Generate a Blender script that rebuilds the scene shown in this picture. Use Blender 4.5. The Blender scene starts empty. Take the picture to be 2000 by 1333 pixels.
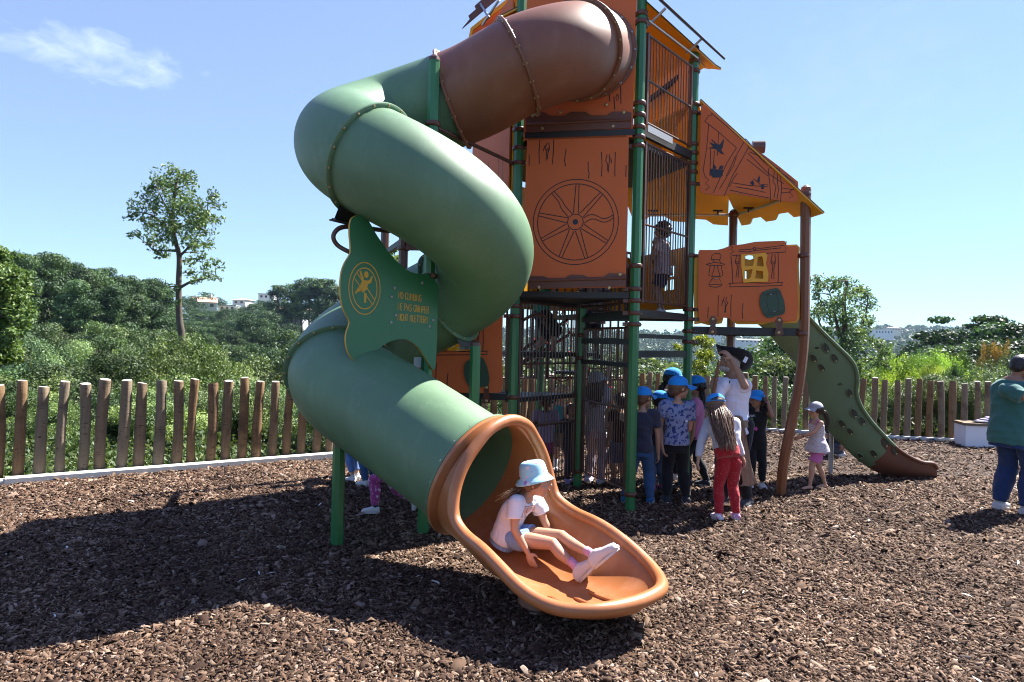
import bpy, math, random
import numpy as np
from mathutils import Vector, Matrix, Euler, Quaternion
from mathutils.geometry import tessellate_polygon
R = math.radians
PI = math.pi
random.seed(11)
rng = np.random.default_rng(7)
scene = bpy.context.scene
col = scene.collection

# ------------------------------------------------------------------ camera
ROLL = R(1.35)
sR, cR = math.sin(ROLL), math.cos(ROLL)
FPX = 1333.3          # focal length in pixels of the 2000 px wide photograph
CAMH = 1.7
cam_d = bpy.data.cameras.new("camera")
cam = bpy.data.objects.new("camera", cam_d)
col.objects.link(cam)
cam_d.lens = 24.0
cam_d.sensor_width = 36.0
cam_d.clip_start = 0.05
cam_d.clip_end = 6000
cam.matrix_world = Matrix(((cR, -sR, 0, 0), (0, 0, -1, 0), (sR, cR, 0, CAMH), (0, 0, 0, 1)))
scene.camera = cam

# ------------------------------------------------------------------ sky and sun
SUN = Vector((0.527, 0.366, 0.766)).normalized()
sun_el = math.asin(SUN.z)
sun_az = math.atan2(SUN.x, SUN.y)
world = bpy.data.worlds.new("World")
scene.world = world
world.use_nodes = True
nt = world.node_tree
for n in list(nt.nodes):
    nt.nodes.remove(n)
wo = nt.nodes.new("ShaderNodeOutputWorld")
bg = nt.nodes.new("ShaderNodeBackground")
sky = nt.nodes.new("ShaderNodeTexSky")
sky.sky_type = 'NISHITA'
sky.sun_disc = False
sky.sun_elevation = sun_el
sky.sun_rotation = sun_az
sky.altitude = 1200
sky.air_density = 1.0
sky.dust_density = 0.0
sky.ozone_density = 3.0
bg.inputs[1].default_value = 0.05
# a thin wisp of cloud high in the left of the sky and a very faint one at the right
tc = nt.nodes.new("ShaderNodeTexCoord")
def wn(t, **k):
    n = nt.nodes.new(t)
    for a, b in k.items():
        setattr(n, a, b)
    return n
def ray_dir(px, py):
    dx, dy = px - 1000, py - 666.5
    return Vector(((dx * cR + dy * sR) / FPX, 1.0, (dx * sR - dy * cR) / FPX)).normalized()
def cloud_mask(px0, py0, px1, py1, width, thr, soft):
    """mask along a streak of sky between two directions"""
    a, b = ray_dir(px0, py0), ray_dir(px1, py1)
    mid = (a + b).normalized()
    ex = (b - a).normalized()
    ex = (ex - mid * ex.dot(mid)).normalized()
    ey = mid.cross(ex).normalized()
    half = (b - a).length / 2
    def dot(v, add=None):
        d = wn("ShaderNodeVectorMath", operation='DOT_PRODUCT')
        nt.links.new(tc.outputs['Generated'], d.inputs[0])
        d.inputs[1].default_value = v
        return d.outputs['Value']
    def m(op, x, y=None, z=None):
        n = wn("ShaderNodeMath", operation=op)
        for k, q in enumerate((x, y, z)):
            if q is None: continue
            if isinstance(q, (int, float)): n.inputs[k].default_value = q
            else: nt.links.new(q, n.inputs[k])
        return n.outputs[0]
    X = m('DIVIDE', dot(ex), half)
    Y = m('DIVIDE', dot(ey), width)
    comb = wn("ShaderNodeCombineXYZ")
    nt.links.new(m('MULTIPLY', X, half * 16), comb.inputs[0])
    nt.links.new(m('MULTIPLY', Y, width * 30), comb.inputs[1])
    nz = wn("ShaderNodeTexNoise")
    nz.inputs['Scale'].default_value = 1.3
    nz.inputs['Detail'].default_value = 9
    nz.inputs['Roughness'].default_value = .62
    nz.inputs['Distortion'].default_value = .35
    nt.links.new(comb.outputs[0], nz.inputs['Vector'])
    big = wn("ShaderNodeTexNoise")
    big.inputs['Scale'].default_value = .5
    big.inputs['Detail'].default_value = 3
    nt.links.new(comb.outputs[0], big.inputs['Vector'])
    Y2 = m('ADD', Y, m('MULTIPLY', m('SUBTRACT', big.outputs['Fac'], .5), 1.6))
    fall = m('MULTIPLY', m('MAXIMUM', m('SUBTRACT', 1.0, m('MULTIPLY', X, X)), 0.0),
             m('MAXIMUM', m('SUBTRACT', 1.0, m('MULTIPLY', Y2, Y2)), 0.0))
    front = m('GREATER_THAN', dot(mid), .6)
    v = m('MULTIPLY', fall, front)
    v = m('ADD', m('MULTIPLY', m('POWER', v, .6), .65), m('MULTIPLY', m('SUBTRACT', nz.outputs['Fac'], .5), 1.35))
    v = m('DIVIDE', m('SUBTRACT', v, thr), soft)
    n = wn("ShaderNodeClamp")
    nt.links.new(v, n.inputs[0])
    return m('MULTIPLY', m('MULTIPLY', n.outputs[0], front), m('GREATER_THAN', fall, 0.0001))
m1 = cloud_mask(-140, 25, 430, 175, .034, .40, .50)
sep = wn("ShaderNodeSeparateColor"); cmb = wn("ShaderNodeCombineColor")
nt.links.new(sky.outputs[0], sep.inputs[0])
KS = .065 * 2 ** 1.65   # display scale the curve below was fitted at
for ch, (gain, gam) in enumerate(((.67, .42), (.88, .55), (1.12, .24))):
    p0 = wn("ShaderNodeMath", operation='MULTIPLY'); p0.inputs[1].default_value = KS; nt.links.new(sep.outputs[ch], p0.inputs[0])
    p1 = wn("ShaderNodeMath", operation='POWER'); p1.inputs[1].default_value = gam; nt.links.new(p0.outputs[0], p1.inputs[0])
    p2 = wn("ShaderNodeMath", operation='MULTIPLY'); p2.inputs[1].default_value = gain / (.05 * 2 ** 2.03); nt.links.new(p1.outputs[0], p2.inputs[0])
    nt.links.new(p2.outputs[0], cmb.inputs[ch])
mx = wn("ShaderNodeMixRGB")
mx.inputs[2].default_value = (3.9, 4.8, 5.2, 1)
sc1 = wn("ShaderNodeMath", operation='MULTIPLY'); sc1.inputs[1].default_value = .95
nt.links.new(m1, sc1.inputs[0])
nt.links.new(sc1.outputs[0], mx.inputs[0])
nt.links.new(cmb.outputs[0], mx.inputs[1])
m2 = cloud_mask(1300, 340, 1980, 40, .13, .30, 1.6)
mx2 = wn("ShaderNodeMixRGB")
mx2.inputs[2].default_value = (4.0, 4.7, 5.0, 1)
sc2 = wn("ShaderNodeMath", operation='MULTIPLY'); sc2.inputs[1].default_value = .35
nt.links.new(m2, sc2.inputs[0])
nt.links.new(sc2.outputs[0], mx2.inputs[0])
nt.links.new(mx.outputs[0], mx2.inputs[1])
nt.links.new(mx2.outputs[0], bg.inputs[0])
nt.links.new(bg.outputs[0], wo.inputs[0])

sun_d = bpy.data.lights.new("sun", 'SUN')
sun_d.energy = 5.0
sun_d.angle = R(0.5)
sun_d.color = (1.0, .96, .90)
sun = bpy.data.objects.new("sun", sun_d)
col.objects.link(sun)
sun.rotation_euler = (-SUN).to_track_quat('-Z', 'Y').to_euler()
sun.location = (20, 14, 40)

vs = scene.view_settings
vs.view_transform = 'Standard'
vs.look = 'None'
vs.gamma = 1.0
vs.exposure = 2.03
scene.render.engine = 'CYCLES'
scene.cycles.max_bounces = 8
scene.cycles.diffuse_bounces = 3
scene.cycles.glossy_bounces = 3
scene.cycles.transmission_bounces = 4
scene.cycles.volume_bounces = 0
scene.cycles.use_denoising = True
scene.cycles.filter_width = 1.05

# ------------------------------------------------------------------ measuring helpers
def at(px, py, Y):
    """point in the world at depth Y metres seen at pixel px,py of the 2000x1333 photograph"""
    dx, dy = px - 1000, py - 666.5
    return Vector(((dx * cR + dy * sR) / FPX * Y, Y, CAMH + (dx * sR - dy * cR) / FPX * Y))
def gr(px, py, z=0.0):
    dx, dy = px - 1000, py - 666.5
    Y = (z - CAMH) * FPX / (dx * sR - dy * cR)
    return at(px, py, Y)
def onplane(px, py, P, nrm):
    d = at(px, py, 1.0) - Vector((0, 0, CAMH))
    o = Vector((0, 0, CAMH))
    t = (P - o).dot(nrm) / d.dot(nrm)
    return o + d * t

# ------------------------------------------------------------------ object helpers
def tag(o, label=None, cat=None, group=None, kind=None):
    if label: o['label'] = label
    if cat: o['category'] = cat
    if group: o['group'] = group
    if kind: o['kind'] = kind
    return o
def thing(name, loc, label, cat, group=None):
    o = bpy.data.objects.new(name, None)
    o.empty_display_size = .1
    o.location = loc
    col.objects.link(o)
    return tag(o, label, cat, group)
def worldloc(o):
    p = Vector(o.location)
    while o.parent:
        o = o.parent
        p = p + Vector(o.location)
    return p
def mk(name, V, F, mats, parent=None, smooth=True, mi=None, label=None, colattr=None, autosmooth=None):
    """link ONE mesh object; V in world coordinates"""
    V = np.asarray(V, dtype=np.float64).reshape(-1, 3)
    off = Vector((0, 0, 0))
    if parent is not None:
        off = worldloc(parent)
        V = V - np.array(off)
    me = bpy.data.meshes.new(name)
    me.from_pydata(V.tolist(), [], [list(map(int, f)) for f in F])
    if not isinstance(mats, (list, tuple)): mats = [mats]
    for m in mats: me.materials.append(m)
    if mi is not None and len(mats) > 1:
        me.polygons.foreach_set('material_index', np.asarray(mi, dtype=np.int32))
    me.update()
    if smooth:
        if autosmooth is None: autosmooth = R(42)
        me.polygons.foreach_set('use_smooth', np.ones(len(me.polygons), dtype=bool))
        if autosmooth < 3: me.set_sharp_from_angle(angle=autosmooth)
    o = bpy.data.objects.new(name, me)
    col.objects.link(o)
    if parent is not None:
        o.parent = parent
    if label: o['label'] = label
    return o

class MB:
    def __init__(s):
        s.V = []; s.F = []; s.M = []; s.n = 0
    def add(s, V, F, m=0):
        V = [tuple(v) for v in V]
        s.V += V
        s.F += [[i + s.n for i in f] for f in F]
        s.M += [m] * len(F)
        s.n += len(V)
        return s
    def box(s, c, size, ax=None, m=0, bev=0):
        """box with centre c, full size, axes (3 vectors)"""
        c = Vector(c)
        ax = ax or (Vector((1, 0, 0)), Vector((0, 1, 0)), Vector((0, 0, 1)))
        V = []
        for k in range(8):
            p = c.copy()
            for q in range(3):
                p += ax[q] * size[q] * (.5 if (k >> q) & 1 else -.5)
            V.append(p)
        F = [[0, 2, 3, 1], [4, 5, 7, 6], [0, 1, 5, 4], [2, 6, 7, 3], [0, 4, 6, 2], [1, 3, 7, 5]]
        return s.add(V, F, m)
    def bar(s, a, b, w, h, up=Vector((0, 0, 1)), m=0):
        a, b = Vector(a), Vector(b)
        d = (b - a); L = d.length; d.normalize()
        sd = d.cross(up).normalized(); u = sd.cross(d).normalized()
        return s.box((a + b) / 2, (L, w, h), (d, sd, u), m)
    def tube(s, pts, r, n=12, caps=True, m=0, rx=None, phase=0.0, closed=False, up0=None):
        pts = [Vector(p) for p in pts]
        N = len(pts)
        if not hasattr(r, '__len__'): r = [r] * N
        T = []
        for i in range(N):
            if closed: t = pts[(i + 1) % N] - pts[i - 1]
            elif i == 0: t = pts[1] - pts[0]
            elif i == N - 1: t = pts[-1] - pts[-2]
            else: t = pts[i + 1] - pts[i - 1]
            T.append(t.normalized())
        u = up0 or (Vector((0, 0, 1)) if abs(T[0].z) < .9 else Vector((1, 0, 0)))
        u = (u - T[0] * u.dot(T[0])).normalized()
        V = []
        for i in range(N):
            u = (u - T[i] * u.dot(T[i])).normalized()
            w = T[i].cross(u)
            for k in range(n):
                a = 2 * PI * k / n + phase
                V.append(pts[i] + u * (math.cos(a) * r[i]) + w * (math.sin(a) * r[i]))
        F = []
        for i in range(N if closed else N - 1):
            j = (i + 1) % N
            for k in range(n):
                F.append([i * n + k, i * n + (k + 1) % n, j * n + (k + 1) % n, j * n + k])
        if caps and not closed:
            F.append(list(range(n))[::-1]); F.append([(N - 1) * n + k for k in range(n)])
        return s.add(V, F, m)
    def ball(s, c, r, n=10, ax=None, m=0, k=6):
        """ellipsoid"""
        c = Vector(c)
        if not hasattr(r, '__len__'): r = (r, r, r)
        ax = ax or (Vector((1, 0, 0)), Vector((0, 1, 0)), Vector((0, 0, 1)))
        V = []; F = []
        V.append(c + ax[2] * r[2])
        for i in range(1, k):
            t = PI * i / k
            for j in range(n):
                a = 2 * PI * j / n
                V.append(c + ax[0] * (r[0] * math.sin(t) * math.cos(a)) + ax[1] * (r[1] * math.sin(t) * math.sin(a)) + ax[2] * (r[2] * math.cos(t)))
        V.append(c - ax[2] * r[2])
        for j in range(n):
            F.append([0, 1 + j, 1 + (j + 1) % n])
        for i in range(k - 2):
            for j in range(n):
                a = 1 + i * n + j; b = 1 + i * n + (j + 1) % n
                F.append([a, a + n, b + n, b])
        L = len(V) - 1
        for j in range(n):
            F.append([L, L - n + (j + 1) % n, L - n + j])
        return s.add(V, F, m)
    def prism(s, loops, P, U, W, N, t0, t1, m=0, mside=None):
        """extruded 2D loops (first outer, rest holes) in the frame P + U*x + W*y, from N*t0 to N*t1"""
        if not hasattr(loops[0][0], '__len__'): loops = [loops]
        flat = [q for l in loops for q in l]
        tri = tessellate_polygon([[Vector((q[0], q[1], 0)) for q in l] for l in loops])
        n = len(flat)
        V = [P + U * q[0] + W * q[1] + N * t0 for q in flat] + [P + U * q[0] + W * q[1] + N * t1 for q in flat]
        F = []
        for t in tri:
            a, b, c = [flat[i] for i in t]
            ar = (b[0] - a[0]) * (c[1] - a[1]) - (c[0] - a[0]) * (b[1] - a[1])
            if abs(ar) < 1e-12: continue
            t = list(t) if ar > 0 else list(t)[::-1]
            F.append([i + n for i in t]); F.append([i for i in t[::-1]])
        s.add(V, F, m)
        base = s.n - 2 * n
        o = 0
        SF = []
        for l in loops:
            k = len(l)
            for i in range(k):
                j = (i + 1) % k
                SF.append([base + o + i, base + o + j, base + n + o + j, base + n + o + i])
            o += k
        s.F += SF; s.M += [m if mside is None else mside] * len(SF)
        return s
    def strip(s, pts, w, P, U, W, N, t, m=0, h=.0015):
        """engraved line drawn on a panel: a thin ribbon along 2D points"""
        n = len(pts)
        if n < 2: return s
        V = []; F = []
        for i in range(n):
            a = pts[max(0, i - 1)]; b = pts[min(n - 1, i + 1)]
            dx, dy = b[0] - a[0], b[1] - a[1]
            L = math.hypot(dx, dy) or 1
            nx, ny = -dy / L * w / 2, dx / L * w / 2
            for sg in (1, -1):
                x, y = pts[i][0] + nx * sg, pts[i][1] + ny * sg
                V.append(P + U * x + W * y + N * t)
        for i in range(n - 1):
            F.append([2 * i, 2 * i + 1, 2 * i + 3, 2 * i + 2])
        return s.add(V, F, m)
    def build(s, name, mats, parent=None, **k):
        return mk(name, s.V, s.F, mats, parent, mi=s.M, **k)

def catmull(P, n=8, closed=False):
    P = [Vector(p) for p in P]
    out = []
    N = len(P)
    for i in range(N if closed else N - 1):
        if closed: p0, p1, p2, p3 = P[i - 1], P[i], P[(i + 1) % N], P[(i + 2) % N]
        else: p0, p1, p2, p3 = P[max(i - 1, 0)], P[i], P[i + 1], P[min(i + 2, N - 1)]
        for k in range(n):
            t = k / n
            out.append(.5 * ((2 * p1) + (p2 - p0) * t + (2 * p0 - 5 * p1 + 4 * p2 - p3) * t * t + (3 * p1 - p0 - 3 * p2 + p3) * t ** 3))
    if not closed: out.append(P[-1])
    return out
def cat2(P, n=6, closed=False):
    return [(v.x, v.y) for v in catmull([Vector((p[0], p[1], 0)) for p in P], n, closed)]

# ------------------------------------------------------------------ materials
class NT:
    def __init__(s, name):
        s.m = bpy.data.materials.new(name)
        s.m.use_nodes = True
        s.t = s.m.node_tree
        s.b = s.t.nodes['Principled BSDF']
        s.o = s.t.nodes['Material Output']
    def n(s, t, **k):
        q = s.t.nodes.new(t)
        for a, b in k.items(): setattr(q, a, b)
        return q
    def l(s, a, b): s.t.links.new(a, b)
    def tex(s, kind='Object'):
        return s.n("ShaderNodeTexCoord").outputs[kind]
    def mapping(s, vec, scale=(1, 1, 1), loc=(0, 0, 0)):
        q = s.n("ShaderNodeMapping")
        q.inputs['Scale'].default_value = scale
        q.inputs['Location'].default_value = loc
        s.l(vec, q.inputs[0]); return q.outputs[0]
    def noise(s, vec, sc, det=4, rough=.55, dist=0):
        q = s.n("ShaderNodeTexNoise")
        q.inputs['Scale'].default_value = sc
        q.inputs['Detail'].default_value = det
        q.inputs['Roughness'].default_value = rough
        q.inputs['Distortion'].default_value = dist
        if vec is not None: s.l(vec, q.inputs['Vector'])
        return q.outputs['Fac']
    def ramp(s, fac, stops, interp='LINEAR'):
        q = s.n("ShaderNodeValToRGB")
        q.color_ramp.interpolation = interp
        e = q.color_ramp.elements
        while len(e) < len(stops): e.new(.5)
        for k, (p, c) in enumerate(stops):
            e[k].position = p
            e[k].color = (*c, 1) if len(c) == 3 else c
        s.l(fac, q.inputs[0]); return q.outputs[0]
    def mix(s, fac, a, b, mode='MIX'):
        q = s.n("ShaderNodeMixRGB", blend_type=mode)
        for k, v in ((0, fac), (1, a), (2, b)):
            if isinstance(v, (int, float)): q.inputs[k].default_value = v
            elif isinstance(v, (tuple, list)): q.inputs[k].default_value = (*v, 1) if len(v) == 3 else v
            else: s.l(v, q.inputs[k])
        return q.outputs[0]
    def math(s, op, a, b=0.0):
        q = s.n("ShaderNodeMath", operation=op)
        for k, v in ((0, a), (1, b)):
            if isinstance(v, (int, float)): q.inputs[k].default_value = v
            else: s.l(v, q.inputs[k])
        return q.outputs[0]
    def bump(s, h, st=.3, d=.01):
        q = s.n("ShaderNodeBump")
        q.inputs['Strength'].default_value = st
        q.inputs['Distance'].default_value = d
        s.l(h, q.inputs['Height'])
        s.l(q.outputs[0], s.b.inputs['Normal'])
    def set(s, rough=.5, spec=.5, metal=0, **k):
        s.b.inputs['Roughness'].default_value = rough
        s.b.inputs['Specular IOR Level'].default_value = spec
        s.b.inputs['Metallic'].default_value = metal
        for a, b in k.items(): s.b.inputs[a].default_value = b
        return s
    def col(s, c):
        if isinstance(c, (tuple, list)): s.b.inputs['Base Color'].default_value = (*c, 1)
        else: s.l(c, s.b.inputs['Base Color'])
        return s

def plastic(name, c, rough=.4, var=.12, bump=.12, scale=3, spec=.5, grime=.25, dust=.012):
    c = tuple(x * .72 for x in c)
    q = NT(name); v = q.tex()
    a = q.noise(v, scale, 5, .6); b = q.noise(v, 260, 2)
    dirt = q.noise(q.mapping(v, (1, 1, .35)), 7, 8, .7)
    cc = q.mix(q.ramp(a, [(.3, (0, 0, 0)), (.7, (1, 1, 1))]), tuple(x * (1 - var) for x in c), tuple(min(1, x * (1 + var)) for x in c))
    pale = tuple(x * 1.15 + dust for x in c)
    cc = q.mix(q.math('MULTIPLY', q.ramp(dirt, [(.5, (0, 0, 0)), (.75, (1, 1, 1))]), grime), cc, pale)
    q.col(cc); q.set(rough, spec)
    rr = q.n("ShaderNodeMapRange"); q.l(a, rr.inputs[0])
    rr.inputs['To Min'].default_value = rough - .07; rr.inputs['To Max'].default_value = rough + .12
    q.l(rr.outputs[0], q.b.inputs['Roughness'])
    q.bump(b, bump, .002)
    return q.m
def metal(name, c, rough=.4, metallic=0.0, spec=.5, var=.1):
    c = tuple(x * .72 for x in c)
    q = NT(name); v = q.tex()
    a = q.noise(v, 9, 5, .6)
    q.col(q.mix(a, tuple(x * (1 - var) for x in c), tuple(min(1, x * (1 + var)) for x in c)))
    q.set(rough, spec, metallic)
    q.bump(q.noise(v, 120, 3), .05, .002)
    return q.m
M = {}
M['slide_green'] = plastic('slide green', (.122, .235, .122), .5, .12, .2, 1.6, grime=.5, dust=.045)
M['slide_brown'] = plastic('slide brown', (.25, .086, .038), .46, .14, .2, 1.6, grime=.5, dust=.04)
M['slide_tan'] = plastic('slide tan orange', (.46, .165, .055), .36, .16, .15, 2.2, grime=.55, dust=.07)
M['climb_green'] = plastic('climbing slide green', (.125, .20, .105), .6, .12, .15, 2)
M['climb_brown'] = plastic('climbing slide brown', (.15, .055, .03), .6, .12, .15, 2)
M['orange'] = plastic('orange panel', (.76, .175, .052), .62, .07, .3, 1.2, grime=.2, spec=.25)
M['trim_brown'] = plastic('brown panel trim', (.16, .05, .025), .45, .08, .3, 2)
M['yellow'] = plastic('yellow panel', (1.0, .46, .012), .45, .05, .2, 2, grime=.06)
M['panel_green'] = plastic('green sign panel', (.03, .19, .075), .38, .05, .1, 2, grime=.05)
M['engrave'] = plastic('engraved dark line', (.028, .010, .008), .6, .05, .1)
M['engrave_yellow'] = plastic('engraved yellow line', (.75, .40, .03), .5, .05, .1)
M['navy'] = plastic('engraved dark blue figure', (.010, .013, .03), .5, .05, .1)
M['barrel'] = plastic('dark green barrel', (.035, .085, .045), .5, .12, .2)
M['post_green'] = metal('green powder coat', (.035, .20, .065), .32)
M['post_brown'] = metal('brown powder coat', (.13, .055, .034), .35)
M['bend_brown'] = metal('rusty brown powder coat', (.24, .085, .034), .38)
M['clamp'] = metal('rust brown clamp', (.13, .042, .022), .4)
M['bars'] = metal('brown bars', (.11, .048, .032), .38)
M['black'] = metal('black deck', (.018, .017, .018), .5)
M['steel'] = metal('galvanised steel', (.55, .56, .58), .35, .9)
M['greysteel'] = metal('grey post', (.42, .43, .45), .5, .3)
M['bolt'] = metal('brass bolt', (.60, .46, .22), .3, .7)
M['boltgrey'] = metal('grey bolt', (.42, .42, .42), .35, .7)
M['red'] = plastic('red net connector', (.6, .02, .02), .45)
M['rope'] = plastic('dark rope', (.035, .018, .014), .85)
M['white'] = plastic('white paint', (.72, .72, .72), .5)
# ------------------------------------------------------------------ ground, kerb, fence
FENCE = [(-8.3, 5.7), (-5.5, 7.65), (-4.19, 8.56), (-2.82, 9.53), (0.0, 11.5), (2.5, 13.2), (3.9, 13.85), (5.3, 13.95), (7.0, 13.35), (8.6, 13.0), (10.3, 12.75), (13.5, 12.2)]
def fence_y(x):
    xs = [p[0] for p in FENCE]; ys = [p[1] for p in FENCE]
    if x < xs[0]: return ys[0] + (x - xs[0]) * .695
    return float(np.interp(x, xs, ys))
def seg_dist(x, y):
    return y - fence_y(x)
q = NT('bark mulch ground'); v = q.tex()
vor = q.n("ShaderNodeTexVoronoi"); vor.inputs['Scale'].default_value = 34; vor.inputs['Randomness'].default_value = 1
q.l(q.mapping(v, (1, 1, 1)), vor.inputs['Vector'])
cc = q.ramp(q.math('MULTIPLY', vor.outputs['Color'], 1.0), [(.0, (.015, .009, .006)), (.45, (.045, .026, .017)), (.8, (.10, .060, .038)), (1, (.18, .12, .08))])
q.col(cc); q.set(.85, .25)
q.bump(q.math('ADD', vor.outputs['Distance'], q.noise(v, 60, 4)), .9, .03)
M['mulch'] = q.m
gv = []; gf = []
poly = [(-40, -25), (40, -25), (40, 8.0)] + [(x, y + .05) for x, y in FENCE[::-1]] + [(-40, -15)]
g = MB(); g.prism(poly, Vector((0, 0, 0)), Vector((1, 0, 0)), Vector((0, 1, 0)), Vector((0, 0, 1)), -.6, 0.0)
o = g.build('ground', M['mulch'], smooth=False); tag(o, kind='structure')

# loose bark chips: uncountable litter on the ground, one mesh
def chips():
    P = []
    def scatter(n, y0, y1):
        y = rng.uniform(0, 1, n)
        y = np.sqrt(y0 * y0 + y * (y1 * y1 - y0 * y0))
        x = rng.uniform(-1, 1, n) * (.80 * y + .5)
        return np.stack([x, y], 1)
    P.append(scatter(95000, 2.4, 4.2)); P.append(scatter(130000, 4.2, 6.3)); P.append(scatter(100000, 6.3, 9.2)); P.append(scatter(44000, 9.2, 14.3))
    P = np.concatenate(P)
    fy = np.array([fence_y(x) for x in P[:, 0]])
    P = P[P[:, 1] < fy - .16]
    n = len(P)
    far = np.clip((P[:, 1] - 4) / 8, 0, 1)
    L = rng.lognormal(math.log(.0104), .45, n) * (1 + .75 * far)
    W = L * rng.uniform(.18, .55, n); H = L * rng.uniform(.07, .24, n)
    L = np.clip(L, .006, .055); H = np.clip(H, .002, .014)
    # unit chip: irregular slab, 5 sides bottom open
    ux = np.array([-1, 1, 1, -1, -.8, .8, .8, -.8]); uy = np.array([-1, -1, 1, 1, -.7, -.7, .7, .7]); uz = np.array([-1, -1, -1, -1, 1, 1, 1, 1.])
    V = np.empty((n, 8, 3))
    V[:, :, 0] = (ux[None] + rng.uniform(-.35, .35, (n, 8))) * L[:, None]
    V[:, :, 1] = (uy[None] + rng.uniform(-.4, .4, (n, 8))) * W[:, None]
    V[:, :, 2] = (uz[None] + rng.uniform(-.45, .45, (n, 8))) * H[:, None]
    yaw = rng.uniform(0, 2 * PI, n); pit = rng.normal(0, .36, n); rol = rng.normal(0, .45, n)
    def rot(V, a, i, j):
        c, s_ = np.cos(a)[:, None], np.sin(a)[:, None]
        x = V[:, :, i] * c - V[:, :, j] * s_; y = V[:, :, i] * s_ + V[:, :, j] * c
        V[:, :, i] = x; V[:, :, j] = y
    rot(V, rol, 1, 2); rot(V, pit, 0, 2); rot(V, yaw, 0, 1)
    V[:, :, 0] += P[:, 0][:, None]; V[:, :, 1] += P[:, 1][:, None]
    hump = .012 * np.sin(P[:, 0] * 5.1 + np.cos(P[:, 1] * 3.7) * 2) * np.cos(P[:, 1] * 6.3)
    V[:, :, 2] += (rng.uniform(.002, .022, n) + np.maximum(hump, -.004) + .25 * L * np.abs(np.sin(pit)))[:, None]
    q4 = np.array([[4, 5, 6, 7], [0, 1, 5, 4], [1, 2, 6, 5], [2, 3, 7, 6], [3, 0, 4, 7]])
    F = (q4[None] + (np.arange(n) * 8)[:, None, None]).reshape(-1, 4)
    me = bpy.data.meshes.new('bark_chips')
    me.vertices.add(n * 8); me.vertices.foreach_set('co', V.reshape(-1))
    me.loops.add(len(F) * 4); me.loops.foreach_set('vertex_index', F.reshape(-1).astype(np.int32))
    me.polygons.add(len(F)); me.polygons.foreach_set('loop_start', (np.arange(len(F)) * 4).astype(np.int32))
    me.update(calc_edges=True)
    pal = np.array([[.026, .016, .010], [.058, .035, .022], [.118, .074, .047], [.195, .130, .087], [.275, .195, .140], [.085, .044, .024], [.36, .28, .22]])
    k = rng.choice(len(pal), n, p=[.19, .19, .20, .19, .12, .07, .04])
    patch = 1 + .22 * np.sin(P[:, 0] * 1.3 + 2 * np.sin(P[:, 1] * .9)) * np.cos(P[:, 1] * 1.7 + np.sin(P[:, 0] * 2.1)) + .10 * np.sin(P[:, 0] * 4.3 + P[:, 1] * 3.1)
    C = pal[k] * (rng.uniform(.78, 1.22, n) * patch)[:, None]
    C = np.concatenate([C, np.ones((n, 1))], 1)
    ca = me.color_attributes.new('chipcol', 'FLOAT_COLOR', 'POINT')
    ca.data.foreach_set('color', np.repeat(C, 8, 0).reshape(-1))
    o = bpy.data.objects.new('bark_chips', me); col.objects.link(o)
    q = NT('bark chips')
    a = q.n("ShaderNodeAttribute", attribute_name='chipcol')
    nz = q.noise(q.tex(), 140, 3)
    q.col(q.mix(q.math('MULTIPLY', nz, .8), a.outputs['Color'], (.05, .026, .018), 'MIX'))
    q.set(.85, .15); q.bump(nz, .4, .004)
    me.materials.append(q.m)
    tag(o, kind='stuff', label='loose brown bark chips covering the whole playground floor', cat='bark mulch')
chips()

# pale fallen leaves and slivers here and there
q = NT('dry leaf'); q.col(q.mix(q.noise(q.tex(), 30), (.45, .42, .36), (.62, .62, .60))); q.set(.6); M['dryleaf'] = q.m
lb = MB()
for k in range(46):
    y = math.sqrt(random.uniform(3.1 ** 2, 8.5 ** 2)); x = random.uniform(-.75, .75) * y
    a = random.uniform(0, 2 * PI); L = random.uniform(.018, .045); w = L * random.uniform(.12, .35)
    d = Vector((math.cos(a), math.sin(a), 0)); s_ = Vector((-d.y, d.x, 0)); z = .03
    c = Vector((x, y, z)); t = random.uniform(-.3, .3)
    ctr = [c + d * (L * u) + s_ * (w * 1.2 * math.sin(u * 2)) + Vector((0, 0, .006 - .006 * u * u + t * L * u)) for u in (-1, -.5, 0, .5, 1)]
    ww = [.05, .8, 1, .7, .05]
    V = []
    for p, q_ in zip(ctr, ww):
        V += [p + s_ * w * q_, p - s_ * w * q_]
    lb.add(V, [[2 * i, 2 * i + 1, 2 * i + 3, 2 * i + 2] for i in range(4)])
o = lb.build('leaf_litter', M['dryleaf']); tag(o, kind='stuff', label='pale dry leaves and slivers scattered on the bark chips', cat='leaf litter')

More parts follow.
